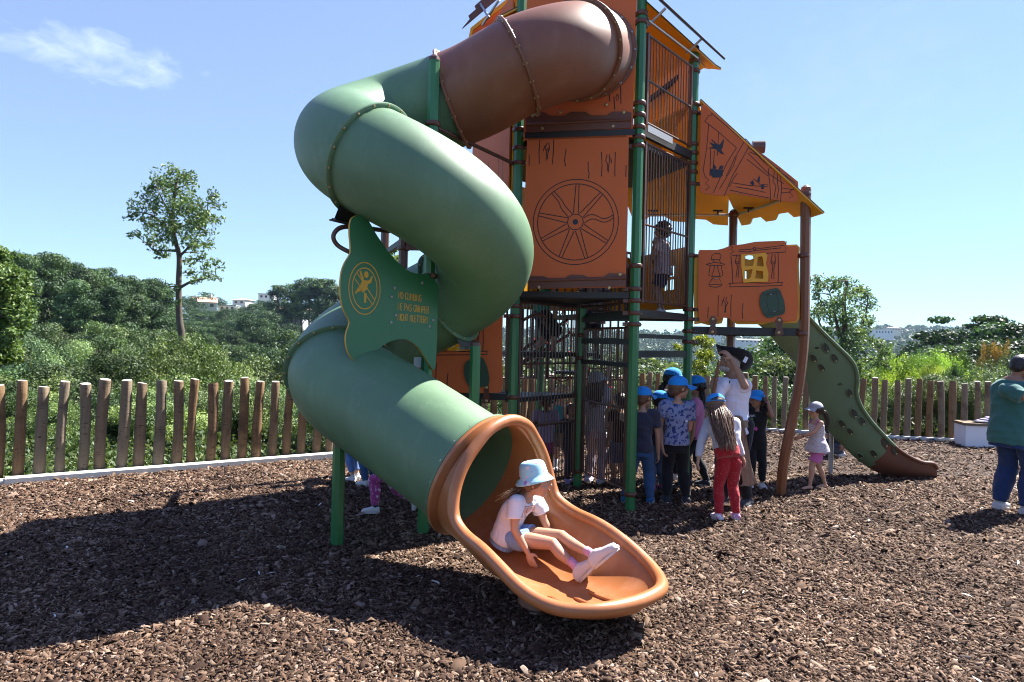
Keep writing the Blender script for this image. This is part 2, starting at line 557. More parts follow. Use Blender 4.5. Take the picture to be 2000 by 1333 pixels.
# kerb
q = NT('kerb concrete'); v = q.tex()
q.col(q.mix(q.noise(v, 18, 6, .65), (.36, .36, .34), (.50, .50, .48))); q.set(.85, .3); q.bump(q.noise(v, 90, 4), .3, .004); M['concrete'] = q.m
def fence_path(step=.05):
    P = cat2(FENCE, 24)
    out = [P[0]]; acc = 0
    res = []
    d = 0
    for a, b in zip(P[:-1], P[1:]):
        L = math.hypot(b[0] - a[0], b[1] - a[1])
        while d <= L:
            t = d / L
            res.append((a[0] + (b[0] - a[0]) * t, a[1] + (b[1] - a[1]) * t, (b[0] - a[0]) / L, (b[1] - a[1]) / L))
            d += step
        d -= L
    return res
fp = fence_path(.05)
kb = MB()
for (i0, i1, lift, shift) in ((0, 66, 0, 0), (66, 168, .02, .02), (168, 470, .0, 0)):
    seg = fp[i0:min(i1, len(fp)) + 1:6]
    if len(seg) < 2: continue
    V = []
    for (x, y, tx, ty) in seg:
        nx, ny = ty, -tx     # towards the play area
        for (o_, z) in ((.055 + shift, -.1), (.055 + shift, .055 + lift), (.20 + shift, .050 + lift), (.205 + shift, -.1)):
            V.append((x + nx * o_, y + ny * o_, z))
    n = len(seg)
    F = []
    for i in range(n - 1):
        for k in range(3):
            F.append([i * 4 + k, (i + 1) * 4 + k, (i + 1) * 4 + k + 1, i * 4 + k + 1])
    F += [[0, 1, 2, 3], [(n - 1) * 4 + k for k in (3, 2, 1, 0)]]
    kb.add(V, F)
o = kb.build('kerb', M['concrete'], smooth=False); tag(o, kind='structure')

# palisade of round timber posts
q = NT('weathered timber post'); v = q.tex()
oi = q.n("ShaderNodeObjectInfo")
grain = q.noise(q.mapping(v, (30, 30, 2.2)), 1.5, 6, .6, .6)
blot = q.noise(q.mapping(v, (3, 3, 1.1)), 1.6, 4, .6)
crack = q.noise(q.mapping(v, (14, 14, 60)), .9, 3, .6)
a = q.mix(grain, (.075, .044, .023), (.26, .155, .075))
b = q.mix(grain, (.085, .066, .045), (.26, .20, .135))
tint = q.math('ADD', q.math('MULTIPLY', oi.outputs['Random'], .75), q.math('MULTIPLY', blot, .35))
c1 = q.mix(q.ramp(tint, [(.3, (0, 0, 0)), (.75, (1, 1, 1))]), a, b)
c1 = q.mix(q.math('MULTIPLY', q.ramp(crack, [(.60, (0, 0, 0)), (.68, (1, 1, 1))]), .7), c1, (.03, .018, .012))
dk = q.ramp(q.noise(q.mapping(v, (2, 2, 2.5)), 1.3, 3), [(.55, (0, 0, 0)), (.68, (1, 1, 1))])
c1 = q.mix(q.math('MULTIPLY', dk, .55), c1, (.035, .02, .013))
q.col(c1); q.set(.8, .25); q.bump(q.math('ADD', grain, q.math('MULTIPLY', crack, .5)), .7, .01); M['timber'] = q.m
q = NT('sawn timber end'); v = q.tex()
q.col(q.mix(q.noise(v, 25, 4), (.38, .34, .29), (.60, .56, .50))); q.set(.85); M['sawn'] = q.m
fence = thing('log_fence', (-2.82, 9.6, 0), 'palisade fence of round weathered timber posts along the edge of the play area', 'fence')
posts = fp[20::4]
rp = random.Random(5)
nposts = 0
hs = []
for i, (x, y, tx, ty) in enumerate(posts):
    if x / y < -.93 or nposts >= 98: continue
    nposts += 1
    nx, ny = -ty, tx
    h = 1.10 + rp.uniform(-.05, .035)
    r = rp.uniform(.052, .064)
    if x > 2: h += .03
    base = Vector((x + nx * .02, y + ny * .02, -.25))
    lean = Vector((rp.gauss(.010, .008) + (.02 if x < -2.5 else 0), rp.gauss(0, .01), 0))
    bow = Vector((rp.gauss(0, .012), rp.gauss(0, .012), 0))
    pts = []; rr = []
    for k in range(9):
        t = k / 8
        pts.append(base + Vector((0, 0, (h + .25) * t)) + lean * (t * (h + .25)) + bow * math.sin(PI * t))
        rr.append(r * (1 + .05 * math.sin(t * 5 + i) - .06 * t))
    mb = MB()
    n = 14
    s0 = mb.n
    mb.tube(pts[:-1] + [pts[-1] - Vector((0, 0, .006))], rr, n, caps=False)
    top = pts[-1] + Vector((0, 0, .0))
    tl = Vector((rp.uniform(-.12, .12), rp.uniform(-.12, .12), 0))
    V = []
    for k in range(n):
        a = 2 * PI * k / n
        V.append(Vector(mb.V[-n + k]))
    V2 = [top + (p - top) * .9 + Vector((0, 0, .008 + (p - top).dot(tl))) for p in V]
    b0 = mb.n
    mb.add(V2, [list(range(n))], 1)
    mb.F += [[b0 - n + k, b0 - n + (k + 1) % n, b0 + (k + 1) % n, b0 + k] for k in range(n)]; mb.M += [0] * n
    mb.build('post', [M['timber'], M['sawn']], fence)
# ------------------------------------------------------------------ play tower
S = 1.23
def e(deg): return Vector((math.cos(R(deg)), math.sin(R(deg)), 0))
A = Vector((1.233, 6.911, 0)); B = A + e(170) * S; C = A + e(110) * S; D = A + e(50) * S
J = B + e(110) * S; K = C + e(110) * S; Lp = C + e(50) * S
E_ = D + e(-10) * S; G = D + e(50) * S; I = B + e(170) * S; Hh = B + e(230) * 0
UP = Vector((0, 0, 1))
tower = thing('play_tower', (1.2, 7.6, 0), 'tall climbing tower with a twisting green and brown tube slide, orange cabins and green posts', 'play structure')
# oct posts
def octpost(p, z0, z1, mat, r=.052, name='post', cap=True, label=None):
    mb = MB()
    mb.tube([Vector((p.x, p.y, z0)), Vector((p.x, p.y, z1))], r, 8, phase=PI / 8)
    if cap:
        mb.tube([Vector((p.x, p.y, z1 + .001)), Vector((p.x, p.y, z1 + .03)), Vector((p.x, p.y, z1 + .055))], [r * 1.02, r * .95, r * .4], 12, m=1)
    return mb.build(name, [mat, M['post_brown']], tower, label=label, smooth=False)
TOPA = 5.42
octpost(A, -.2, TOPA, M['post_green']); octpost(B, -.2, TOPA, M['post_green'])
octpost(C, -.2, 2.12, M['post_green'], cap=False)
octpost(D, -.2, at(1357, 97, D.y).z, M['post_green'])
octpost(J, -.2, 5.0, M['post_green']); octpost(K, -.2, 5.0, M['post_green']); octpost(Lp, -.2, 5.0, M['post_green'])
octpost(G, -.2, at(1435, 418, G.y).z, M['post_brown']); octpost(I, -.2, 3.2, M['post_brown'])
I2 = I + e(110) * S
octpost(I2, -.2, 3.2, M['post_brown'])
# bent brown post E
zt = at(1574, 372, E_.y).z
pe = [(1574, 372), (1572, 560), (1571, 640), (1567, 700), (1559, 760), (1545, 830), (1533, 890), (1527, 935), (1525, 968), (1524, 985)]
bp = []
for k, (x, y) in enumerate(pe):
    Y = E_.y + max(0, (y - 640)) / 330 * .16
    bp.append(at(x, y, Y))
mb = MB(); mb.tube(catmull(bp, 5), .055, 8, phase=PI / 8)
t = bp[0]; mb.tube([t + UP * .001, t + UP * .03, t + UP * .055], [.056, .052, .02], 12)
mb.build('post', M['bend_brown'], tower, label='brown post with a bent and curving lower half', smooth=False)
# clamps
def clamp(mb, p, z, r=.055, ears=None):
    mb.tube([Vector((p.x, p.y, z - .022)), Vector((p.x, p.y, z - .012)), Vector((p.x, p.y, z + .012)), Vector((p.x, p.y, z + .022))], [r + .006, r + .014, r + .014, r + .006], 14)
    for a in (ears or []):
        d = e(a)
        q0 = Vector((p.x, p.y, z)) + d * (r + .005)
        mb.box(q0 + d * .028, (.06, .022, .038), (d, Vector((-d.y, d.x, 0)), UP))
        for w in (.02, .045):
            mb.ball(q0 + d * w + Vector((-d.y, d.x, 0)) * (-.016 if d.y > -.5 else .016), .011, 6, k=4, m=1)
def zy(post, y): # height on a post for image row y
    px = 1000 + post.x / post.y * FPX
    return at(px, y, post.y).z
def clampset(p, rows, ears):
    for y in rows:
        mb = MB(); clamp(mb, p, zy(p, y), ears=ears)
        mb.build('clamp', [M['clamp'], M['boltgrey']], tower)
clampset(A, (28, 44), (50,))
clampset(A, (203, 226, 249, 269, 286), (170,))
clampset(A, (520, 565, 588, 612, 634), (170, 50))
clampset(A, (965,), ())
clampset(B, (254, 290, 319), (-10,))
clampset(B, (598, 618), (170,)); clampset(B, (776,), (170,))
clampset(C, (598, 700, 920), (50,)); clampset(C, (655,), (170,))
clampset(D, (120, 140), ()); clampset(D, (205, 222), (-10,)); clampset(D, (283, 300, 320, 337), ()); clampset(D, (360, 500), (-10,))
clampset(D, (605, 624, 647, 668), (-10,))
clampset(E_, (380, 500, 652), (170,)); clampset(G, (420, 655), ()); clampset(I, (486, 778), (-10,))

# ---------------- panels
class Face:
    """vertical plane through posts p->q, u measured from p towards q, offset outward"""
    def __init__(s, p, q, off=.065, out=None):
        s.U = (q - p).normalized(); s.N = out or Vector((s.U.y, -s.U.x, 0))
        if s.N.y > 0 and out is None: s.N = -s.N
        s.P = p + s.N * off; s.L = (q - p).length
    def px(s, x, y):
        h = onplane(x, y, s.P, s.N)
        return ((h - s.P).dot(s.U), h.z)
    def poly(s, pts): return [s.px(*p) for p in pts]
    def rect(s, u0, u1, z0, z1, r=.03):
        out = []
        for (cx, cy, a0) in ((u1 - r, z1 - r, 0), (u0 + r, z1 - r, 90), (u0 + r, z0 + r, 180), (u1 - r, z0 + r, 270)):
            for k in range(4):
                a = R(a0 + 30 * k); out.append((cx + r * math.cos(a), cy + r * math.sin(a)))
        return out
def ccw(l):
    a = sum(l[i - 1][0] * l[i][1] - l[i][0] * l[i - 1][1] for i in range(len(l)))
    return l if a > 0 else l[::-1]
def panel(name, f, loops, mat, parent=None, t=(0, .015), lines=(), extra=None, label=None, mats=None, lw=.009, off=0):
    mb = MB()
    loops = [ccw(l) for l in loops]
    N = f.N
    # frame handedness: flip if needed
    mb.prism(loops, f.P, f.U, UP, N, t[0], t[1])
    for ln in lines:
        mb.strip(ln, lw, f.P, f.U, UP, N, t[1] + .0012, m=1)
    if extra: extra(mb, f, N, t[1])
    o = mb.build(name, mats or [mat, M['engrave']], parent or tower, label=label, smooth=False)
    return o
def bolts(f, pts, mat='bolt', t=.015, r=.014, name='bolt', parent=None):
    for (x, y) in pts:
        u, z = f.px(x, y)
        mb = MB(); c = f.P + f.U * u + UP * z + f.N * t
        mb.tube([c, c + f.N * .005, c + f.N * .009], [r * 1.25, r * 1.15, r * .6], 10)
        mb.build(name, M[mat], parent or tower)
fAB = Face(B, A, .06)
def jag(x0, x1, y0, y1, seed=0):
    """zigzag upper edge of a trim board in pixels"""
    r_ = random.Random(seed); pts = []; n = 5; x = x0; hi = True
    w = (x1 - x0) / n
    for k in range(n):
        yb = y0 + (y1 - y0) * (k + .5) / n
        d = 7 if k % 2 else 0
        xa = x0 + k * w
        pts += [(xa + 5, yb + d), (xa + w - 8, yb + d + r_.uniform(-1, 1))]
    return pts
# upper front panel with slide opening (top gable out of frame)
zb, zt_ = fAB.px(1130, 205)[1], 5.35
u0, u1 = fAB.px(1026, 150)[0], fAB.px(1238, 150)[0]
cu, cz = fAB.px(1150, 105)
hole = [(cu + .41 * math.cos(2 * PI * k / 28), cz + .41 * math.sin(2 * PI * k / 28)) for k in range(28)]
ln_up = [fAB.poly(p) for p in ([(1190, 175), (1191, 200)], [(1199, 190), (1201, 215)], [(1212, 168), (1213, 205)], [(1168, 2), (1171, 12)], [(1112, 0), (1112, 0.5)], [(1206, 185), (1203, 192), (1206, 199), (1209, 192), (1206, 185)])]
up = panel('wall_panel', fAB, [[(u0, zb - .35), (u1, zb - .35), (u1, zt_), ((u0 + u1) / 2, 5.85), (u0, zt_)], hole], M['orange'], lines=ln_up, label='orange upper panel with the round opening of the tube slide')
# yellow arc sliver drawn on the upper panel
fY = [(1168, 33), (1180, 38), (1192, 46), (1202, 56), (1198, 57), (1186, 52), (1176, 44)]
mb = MB(); mb.prism(ccw(fAB.poly(fY)), fAB.P, fAB.U, UP, fAB.N, .016, .022); mb.build('yellow_inlay', M['yellow'], up, smooth=False)
def trim(y0l, y0r, y1l, y1r, x0, x1, seed, t):
    top = jag(x0, x1, y0l, y0r, seed)
    pts = top + [(x1, y0r + 2), (x1, y1r), (x0, y1l), (x0, y0l + 2)]
    o = panel('trim_board', fAB, [fAB.poly(pts)], M['trim_brown'], t=(t, t + .014))
    # lower lip
    a = fAB.px(x0, y1l - 16); b = fAB.px(x1, y1r - 16)
    mb = MB(); mb.tube([fAB.P + fAB.U * a[0] + UP * a[1] + fAB.N * (t + .012), fAB.P + fAB.U * b[0] + UP * b[1] + fAB.N * (t + .012)], .018, 8)
    mb.build('ledge', M['trim_brown'], o)
    return o
o1 = trim(222, 220, 261, 252, 1029, 1233, 3, .017)
bolts(fAB, [(1041, 229), (1095, 221), (1218, 222), (1060, 253), (1197, 249), (1184, 207)], t=.033)
# lower front panel with wheel
mb = MB(); a_ = fAB.px(1026, 266); b_ = fAB.px(1240, 259); mb.bar(fAB.P + fAB.U * a_[0] + UP * a_[1] - fAB.N * .005, fAB.P + fAB.U * b_[0] + UP * b_[1] - fAB.N * .005, .05, .06); mb.build('beam', M['black'], tower, smooth=False)
low = [(1030, 272), (1034, 270), (1222, 266), (1228, 270), (1226, 420), (1222, 562), (1033, 565), (1025, 500), (1025, 400)]
LN = []
def L_(*p): LN.append(fAB.poly(list(p)))
L_((1055, 275), (1053, 300), (1054, 322)); L_((1082, 274), (1081, 300), (1079, 322))
L_((1069, 280), (1065, 290), (1068, 300), (1067, 315)); L_((1072, 280), (1074, 291), (1070, 302), (1070, 312)); L_((1065, 285), (1061, 297))
LN.append(cat2(fAB.poly([(1069, 292), (1072, 292), (1071, 296), (1067, 295)]), 3, True))
L_((1106, 292), (1104, 305), (1103, 315), (1105, 326)); L_((1034, 303), (1034, 325)); L_((1149, 317), (1149, 333), (1151, 340), (1149, 350))
L_((1175, 298), (1176, 325), (1175, 346)); L_((1202, 298), (1201, 325), (1201, 346)); L_((1223, 324), (1222, 347))
L_((1186, 303), (1183, 315), (1187, 322), (1187, 335)); L_((1190, 302), (1191, 315), (1189, 324), (1188, 338)); L_((1193, 309), (1195, 320))
cw = fAB.px(1124, 434.5); rw = abs(fAB.px(1207, 434)[0] - fAB.px(1041, 434)[0]) / 2
def circ(c, r, n=64): return [(c[0] + r * math.cos(2 * PI * k / n), c[1] + r * math.sin(2 * PI * k / n)) for k in range(n + 1)]
LN.append(circ(cw, rw)); LN.append(circ(cw, rw * .895)); LN.append(circ(cw, rw * .19, 10))
for k in range(9):
    a = R(88 - 40 * k)
    for sg in (-1, 1):
        p0 = (cw[0] + rw * .2 * math.cos(a) + sg * rw * .06 * math.sin(a), cw[1] + rw * .2 * math.sin(a) - sg * rw * .06 * math.cos(a))
        p1 = (cw[0] + rw * .885 * math.cos(a) + sg * rw * .035 * math.sin(a), cw[1] + rw * .885 * math.sin(a) - sg * rw * .035 * math.cos(a))
        if k in (2, 8):
            w = .03 if k == 2 else -.03
            pm = [(p0[0] + (p1[0] - p0[0]) * s_ + w * math.sin(s_ * 2 * PI) * math.sin(a), p0[1] + (p1[1] - p0[1]) * s_ + w * math.sin(s_ * 2 * PI) * math.cos(a)) for s_ in [i / 8 for i in range(9)]]
            LN.append(pm)
        else: LN.append([p0, p1])
def hub(mb, f, N, t):
    mb.prism(circ(cw, rw * .065, 20)[:-1], f.P, f.U, UP, N, t - .001, t + .0025, m=2)
panel('wall_panel', fAB, [fAB.poly(low)], M['orange'], lines=LN, extra=hub, mats=[M['orange'], M['engrave'], M['navy']], label='orange front panel engraved with a wagon wheel')
trim(541, 534, 565, 560, 1033, 1222, 5, .017)
bolts(fAB, [(1053, 562), (1190, 563), (1211, 537)], t=.033)
# B-J side panels (behind the tube), orange with yellow edge
fBJ = Face(J, B, .06, out=e(200))
for (z0, z1) in ((2.25, 5.35),):
    lines = []
    for uu in (.35, .45, .8, .95):
        lines.append([(uu, 3.75), (uu + .01, 3.40)])
    panel('wall_panel', fBJ, [fBJ.rect(-.22, 1.15, z0, z1)], M['orange'], lines=lines, label='orange side panel behind the tube slide')
    panel('backing_panel', fBJ, [fBJ.rect(-.26, 1.19, z0 + .02, z1 - .02)], M['yellow'], t=(-.03, -.015))
# back walls: yellow inside
def backwall(p, q, z0, z1, win, out, seed=1):
    f = Face(p, q, .0, out=out)
    L = (q - p).length
    loops = [f.rect(.07, L - .07, z0, z1)]
    if win:
        cx, cz_, w, h = win
        for (sx, sz) in ((-1, 1), (1, 1), (-1, -1), (1, -1)):
            loops.append(f.rect(cx + sx * w / 2 - w * .40, cx + sx * w / 2 + w * .40, cz_ + sz * h / 2 - h * .40, cz_ + sz * h / 2 + h * .40, .015))
    panel('wall_panel', f, loops, M['yellow'], t=(-.008, .008), label='yellow inner wall panel')
backwall(D, Lp, 2.12, 2.84, (.42, 2.50, .13, .16), e(-20 + 0))
backwall(Lp, K, 2.12, 2.84, (.6, 2.5, .16, .16), e(80))
backwall(K, J, 2.12, 3.7, None, e(140))
backwall(D, Lp, 4.0, 5.0, (.40, 4.3, .08, .11), e(-20 + 0))
backwall(Lp, K, 4.0, 5.5, (.75, 4.25, .10, .14), e(80))
backwall(K, J, 4.0, 5.2, None, e(140))

# ---------------- barred panels
def bars(p, q, ul, ur, z0, z1, n, mids=(), fr=.016, name='barred_panel', br=.0065, off=.0):
    U = (q - p).normalized(); N = Vector((U.y, -U.x, 0))
    P = p + N * off
    W = lambda u, z: P + U * u + UP * z
    mb = MB()
    for u in (ul, ur): mb.box(W(u, (z0 + z1) / 2), (fr * 2, fr * 1.6, z1 - z0), (U, N, UP))
    for z in (z0 + fr, z1 - fr): mb.tube([W(ul + fr, z), W(ur - fr, z)], fr * .8, 8)
    o = mb.build(name, M['bars'], tower)
    for z in mids:
        m2 = MB(); m2.tube([W(ul + fr, z), W(ur - fr, z)], fr * .75, 8); m2.build('rail', M['bars'], o)
    for k in range(n):
        u = ul + (ur - ul) * (k + 1) / (n + 1)
        m2 = MB(); m2.tube([W(u, z0 + fr), W(u, z1 - fr)], br, 6, caps=False); m2.build('bar', M['bars'], o)
    return o
uA = .11; uD = S - .11
bars(A, D, uA, uD, zy(A, 238), zy(A, 58), 15, mids=(zy(A, 150),), off=.02)
bars(A, D, uA, uD, zy(A, 590), zy(A, 272), 16, mids=(zy(A, 435),), off=.02)
bars(C, A, .10, S - .10, .19, 1.88, 19, mids=(1.47,))
bars(B, C, .09, S - .09, .14, 2.13, 17, mids=(1.46, .78))
# curved grab rails on the lower bars
def railcurve(pts, r=.014, name='grab_rail', mat='bars'):
    mb = MB(); mb.tube(catmull(pts, 6), r, 8); return mb.build(name, M[mat], tower)
railcurve([at(1143, 781, 7.9), at(1180, 790, 7.4), at(1216, 796, 7.0)])
railcurve([at(1050, 829, 7.3), at(1085, 826, 7.6), at(1117, 824, 7.9)])
railcurve([at(1138, 600, 7.95), at(1185, 598, 7.3), at(1232, 586, 6.9)], .017)
railcurve([at(1023, 625, 7.15), at(1045, 615, 7.3), at(1062, 618, 7.5), at(1068, 640, 7.7)], .018)
# decks
def deck(pts, z, t=.06, name='deck', mat='black'):
    mb = MB()
    loop = ccw([(p.x, p.y) for p in pts])
    mb.prism(loop, Vector((0, 0, z)), Vector((1, 0, 0)), Vector((0, 1, 0)), UP, -t, 0)
    return mb.build(name, M[mat], tower, smooth=False)
def shrink(pts, k=.07):
    c = sum((Vector(p) for p in pts), Vector()) / len(pts)
    return [p + (c - p).normalized() * k for p in pts]
zd2 = zy(A, 262); zd1 = 2.2
deck(shrink([A, B, J, K, Lp, D]), 3.80, .05)
deck(shrink([A, B, C]), 2.20, .05)
deck(shrink([A, C, D]), 2.045, .05)
deck(shrink([C, D, Lp]), 2.045, .05)
deck(shrink([C, J, K]), 2.2, .05)
deck(shrink([C, K, Lp]), 2.045, .05)
deck(shrink([C, B, J]), 1.1, .05)
zc = zy(D, 640)
deck(shrink([D, E_, G]), zc, .05)
zl = zy(B, 778) + .03
deck(shrink([B, I, J, I2]), zl, .05)
deck(shrink([B, C, J]), zl + .45, .05)
def beam(p, q, z, h=.07, w=.045, m='black', cut=.06):
    d = (q - p).normalized(); mb = MB(); mb.bar(p + d * cut + UP * z, q - d * cut + UP * z, w, h)
    return mb.build('beam', M[m], tower, smooth=False)
beam(A, D, 2.02, .07); beam(A, C, 1.97, .06); beam(C, D, 2.0, .06); beam(C, B, 2.15, .05); beam(A, B, 2.19, .06)
beam(A, B, 3.81, .06); beam(A, D, 3.87, .09, m='black'); beam(D, Lp, 3.87, .08)
beam(A, D, zy(A, 656), .045); beam(A, D, zy(A, 692), .075); beam(A, C, zy(A, 668), .06); beam(A, C, 1.48, .05)
beam(D, E_, zy(D, 645), .085, .05); beam(E_, G, zy(D, 645), .085, .05); beam(D, G, zy(D, 645), .085, .05)
beam(B, I, zl - .02, .07, .05); beam(I, I2, zl - .02, .07); beam(J, I2, zl - .02, .07); beam(B, J, zl - .02, .07)
# pale sunlit steel edge of the deck frame between the two barred panels
mb = MB(); dAD = (D - A).normalized(); oAD = Vector((dAD.y, -dAD.x, 0))
mb.bar(A + dAD * .08 + oAD * .055 + UP * 3.895, A + dAD * .62 + oAD * .055 + UP * 3.895, .012, .07); mb.build('deck_edge', M['greysteel'], tower, smooth=False)
# stair treads in the bay below the A-D deck
for k, (z, t_) in enumerate(((1.75, .15), (1.55, .45), (1.3, .75))):
    a = A + (C - A) * (.25) + (D - A) * (.12 + t_ * .6); mb = MB()
    d1 = (C - A).normalized()
    if z < 1.9: mb.box(Lp + (K - Lp) * (.3 + .2 * k) + UP * z, (.3, .5, .04), (e(170), e(80), UP)); mb.build('tread', M['black'], tower, smooth=False)

# ---------------- right cabin
fDE = Face(D, E_, .07)
cab = [(1364, 493), (1366, 489), (1400, 489), (1412, 486), (1425, 481), (1427, 480), (1450, 478), (1475, 473), (1500, 472), (1530, 471), (1534, 473), (1535, 482), (1554, 481), (1558, 484), (1556, 520), (1557, 570), (1558, 600), (1555, 627), (1520, 629), (1432, 628), (1425, 622), (1412, 621), (1400, 626), (1384, 626), (1376, 630), (1366, 627), (1363, 600)]
def windows(f, x0, y0, x1, y1, cols):
    return [f.poly(p) for p in cols]
wins = [[(1454, 502), (1461, 499), (1470, 500), (1473, 504), (1470, 519), (1467, 521), (1454, 521)],
        [(1479, 504), (1482, 502), (1488, 502), (1491, 519), (1489, 522), (1477, 520)],
        [(1454, 528), (1469, 527), (1466, 540), (1462, 546), (1454, 545)],
        [(1476, 529), (1489, 531), (1490, 544), (1486, 546), (1474, 544)]]
hl = [fDE.poly([(1448, 498), (1495, 496), (1498, 551), (1450, 553)])]
LC = []
def lc(*p): LC.append(fDE.poly(list(p)))
lc((1426, 481), (1431, 485), (1427, 488), (1434, 492), (1426, 496), (1430, 500), (1534, 493), (1535, 472))
lc((1442, 489), (1465, 488), (1473, 485), (1485, 486), (1530, 480)); lc((1442, 492), (1460, 493), (1475, 490), (1525, 485))
lc((1427, 500), (1430, 530), (1431, 555)); lc((1438, 500), (1436, 512), (1440, 520), (1437, 543)); lc((1443, 500), (1443, 520), (1441, 544))
lc((1508, 497), (1505, 513), (1509, 520), (1506, 545)); lc((1513, 497), (1514, 512), (1511, 524), (1511, 546)); lc((1519, 496), (1520, 530), (1519, 552))
LC.append(ccw(fDE.poly([(1423, 554), (1460, 553), (1500, 554), (1529, 552), (1526, 555), (1528, 558), (1475, 560), (1424, 561), (1427, 558), (1423, 554)])))
for c_ in ((1473, 486.5), (1439, 514), (1509, 514)):
    LC.append(fDE.poly([(c_[0] + 3 * math.cos(a), c_[1] + 2.4 * math.sin(a)) for a in [k * PI / 4 for k in range(9)]]))
# lantern
lc((1389, 508), (1390, 500), (1395, 496), (1404, 496), (1408, 499), (1406, 508), (1389, 508)); lc((1392, 514), (1394, 507)); lc((1407, 514), (1404, 507))
lc((1379, 517), (1397, 513), (1416, 517), (1410, 519), (1385, 519), (1379, 517)); lc((1387, 520), (1384, 538), (1390, 541)); lc((1408, 520), (1412, 538), (1407, 541), (1392, 541))
lc((1395, 520), (1394, 530), (1390, 536), (1392, 541)); lc((1401, 520), (1403, 531), (1406, 536), (1404, 541))
lc((1393, 542), (1386, 552), (1384, 556), (1410, 556), (1404, 544)); lc((1384, 556), (1386, 560), (1397, 562), (1409, 559), (1410, 556))
# planks
lc((1383, 600), (1382, 622)); lc((1403, 577), (1402, 600), (1402, 620)); lc((1428, 576), (1427, 600), (1427, 620)); lc((1451, 593), (1449, 608), (1450, 623))
lc((1414, 580), (1413, 588), (1417, 594), (1415, 612)); lc((1420, 580), (1417, 586), (1421, 592), (1417, 600), (1417, 611)); lc((1412, 586), (1409, 598))
right = panel('wall_panel', fDE, [fDE.poly(cab)] + hl, M['orange'], lines=LC, lw=.0085, label='orange cabin panel with lantern, window and green barrel')
def window_insert(f, outer, holes, parent, t=(.004, .03)):
    mb = MB(); mb.prism([ccw(f.poly(outer))] + [ccw(f.poly(h)) for h in holes], f.P, f.U, UP, f.N, t[0], t[1])
    return mb.build('window_frame', M['yellow'], parent, smooth=False)
window_insert(fDE, [(1447, 498), (1470, 497), (1494, 495), (1498, 500), (1495, 515), (1500, 535), (1499, 551), (1470, 552), (1451, 553), (1449, 535), (1447, 520)], wins, right)
mb = MB()
bar_pts = [(1489, 571), (1503, 566), (1518, 564), (1526, 577), (1531, 593), (1531, 612), (1516, 618), (1497, 621), (1487, 607), (1483, 593), (1484, 580)]
mb.prism(ccw(cat2(fDE.poly(bar_pts), 3, True)), fDE.P, fDE.U, UP, fDE.N, .016, .034)
for p in ([(1488, 575), (1505, 571), (1524, 569)], [(1489, 578), (1506, 574), (1526, 573)], [(1487, 612), (1510, 612), (1530, 606)], [(1491, 616), (1512, 615), (1529, 610)],
          [(1499, 574), (1496, 590), (1501, 611)], [(1514, 572), (1519, 590), (1518, 609)]):
    mb.strip(fDE.poly(p), .006, fDE.P, fDE.U, UP, fDE.N, .0355, m=1)
mb.build('barrel', [M['barrel'], M['engrave']], right, smooth=False)
bolts(fDE, [(1504, 576), (1511, 609), (1397, 546)], t=.036, r=.009, mat='boltgrey', parent=right)
bolts(fDE, [(1392, 624), (1521, 626), (1391, 649), (1520, 650)], t=.03, r=.014)
for (x, ya, yb) in ((1392, 618, 655), (1521, 620, 656)):
    panel('bracket', fDE, [fDE.poly([(x - 8, ya + 8), (x - 3, ya), (x + 3, ya), (x + 8, ya + 8), (x + 5, ya + 18), (x + 9, yb - 4), (x + 6, yb), (x - 6, yb), (x - 9, yb - 4), (x - 5, ya + 18)])], M['clamp'], t=(.016, .026))
# yellow backing panel
fDEb = Face(D, E_, .0)
panel('backing_panel', fDEb, [fDEb.poly([(1354, 500), (1360, 498), (1420, 494), (1427, 486), (1500, 480), (1556, 478), (1562, 484), (1560, 520), (1562, 580), (1561, 622), (1556, 631), (1526, 632), (1510, 629), (1490, 634), (1440, 634), (1430, 628), (1425, 622), (1413, 620), (1410, 632), (1385, 636), (1370, 632), (1356, 634)])] +
      [fDEb.poly(w) for w in ([(1455, 500), (1470, 498), (1472, 505), (1465, 508), (1456, 506)], [(1454, 530), (1458, 530), (1458, 545), (1454, 545)], [(1478, 545), (1490, 546), (1489, 549), (1479, 548)])], M['yellow'], t=(-.008, .008))
# gable panel with bird engraving
gab = [(1369, 209), (1374, 205), (1378, 207), (1460, 280), (1520, 325), (1558, 356), (1559, 372), (1556, 396), (1540, 395), (1505, 390), (1465, 385), (1430, 378), (1414, 384), (1395, 382), (1370, 378), (1367, 374), (1367, 300)]
LG = []
def lg(*p): LG.append(fDE.poly(list(p)))
lg((1376, 238), (1382, 231), (1383, 226), (1390, 228), (1389, 222), (1450, 275), (1456, 272), (1465, 282), (1450, 310), (1430, 345), (1414, 384))
lg((1376, 238), (1402, 258), (1438, 290)); lg((1384, 244), (1380, 290), (1373, 335), (1378, 348)); lg((1403, 260), (1401, 305)); lg((1438, 290), (1420, 318), (1393, 378))
lg((1456, 273), (1440, 300), (1432, 325), (1405, 370)); lg((1388, 290), (1386, 345)); lg((1395, 296), (1392, 340)); lg((1378, 348), (1384, 352), (1378, 360), (1386, 366), (1377, 373))
lg((1460, 300), (1500, 340), (1530, 360)); lg((1462, 290), (1500, 320), (1552, 358), (1546, 364), (1550, 370), (1540, 376), (1548, 384), (1540, 388))
lg((1458, 312), (1500, 345)); lg((1500, 332), (1504, 328), (1510, 332), (1514, 328), (1522, 332), (1526, 365), (1524, 396)); lg((1500, 332), (1503, 360), (1505, 396)); lg((1512, 335), (1509, 355), (1515, 365), (1511, 388)); lg((1518, 340), (1518, 358), (1520, 372), (1517, 390))
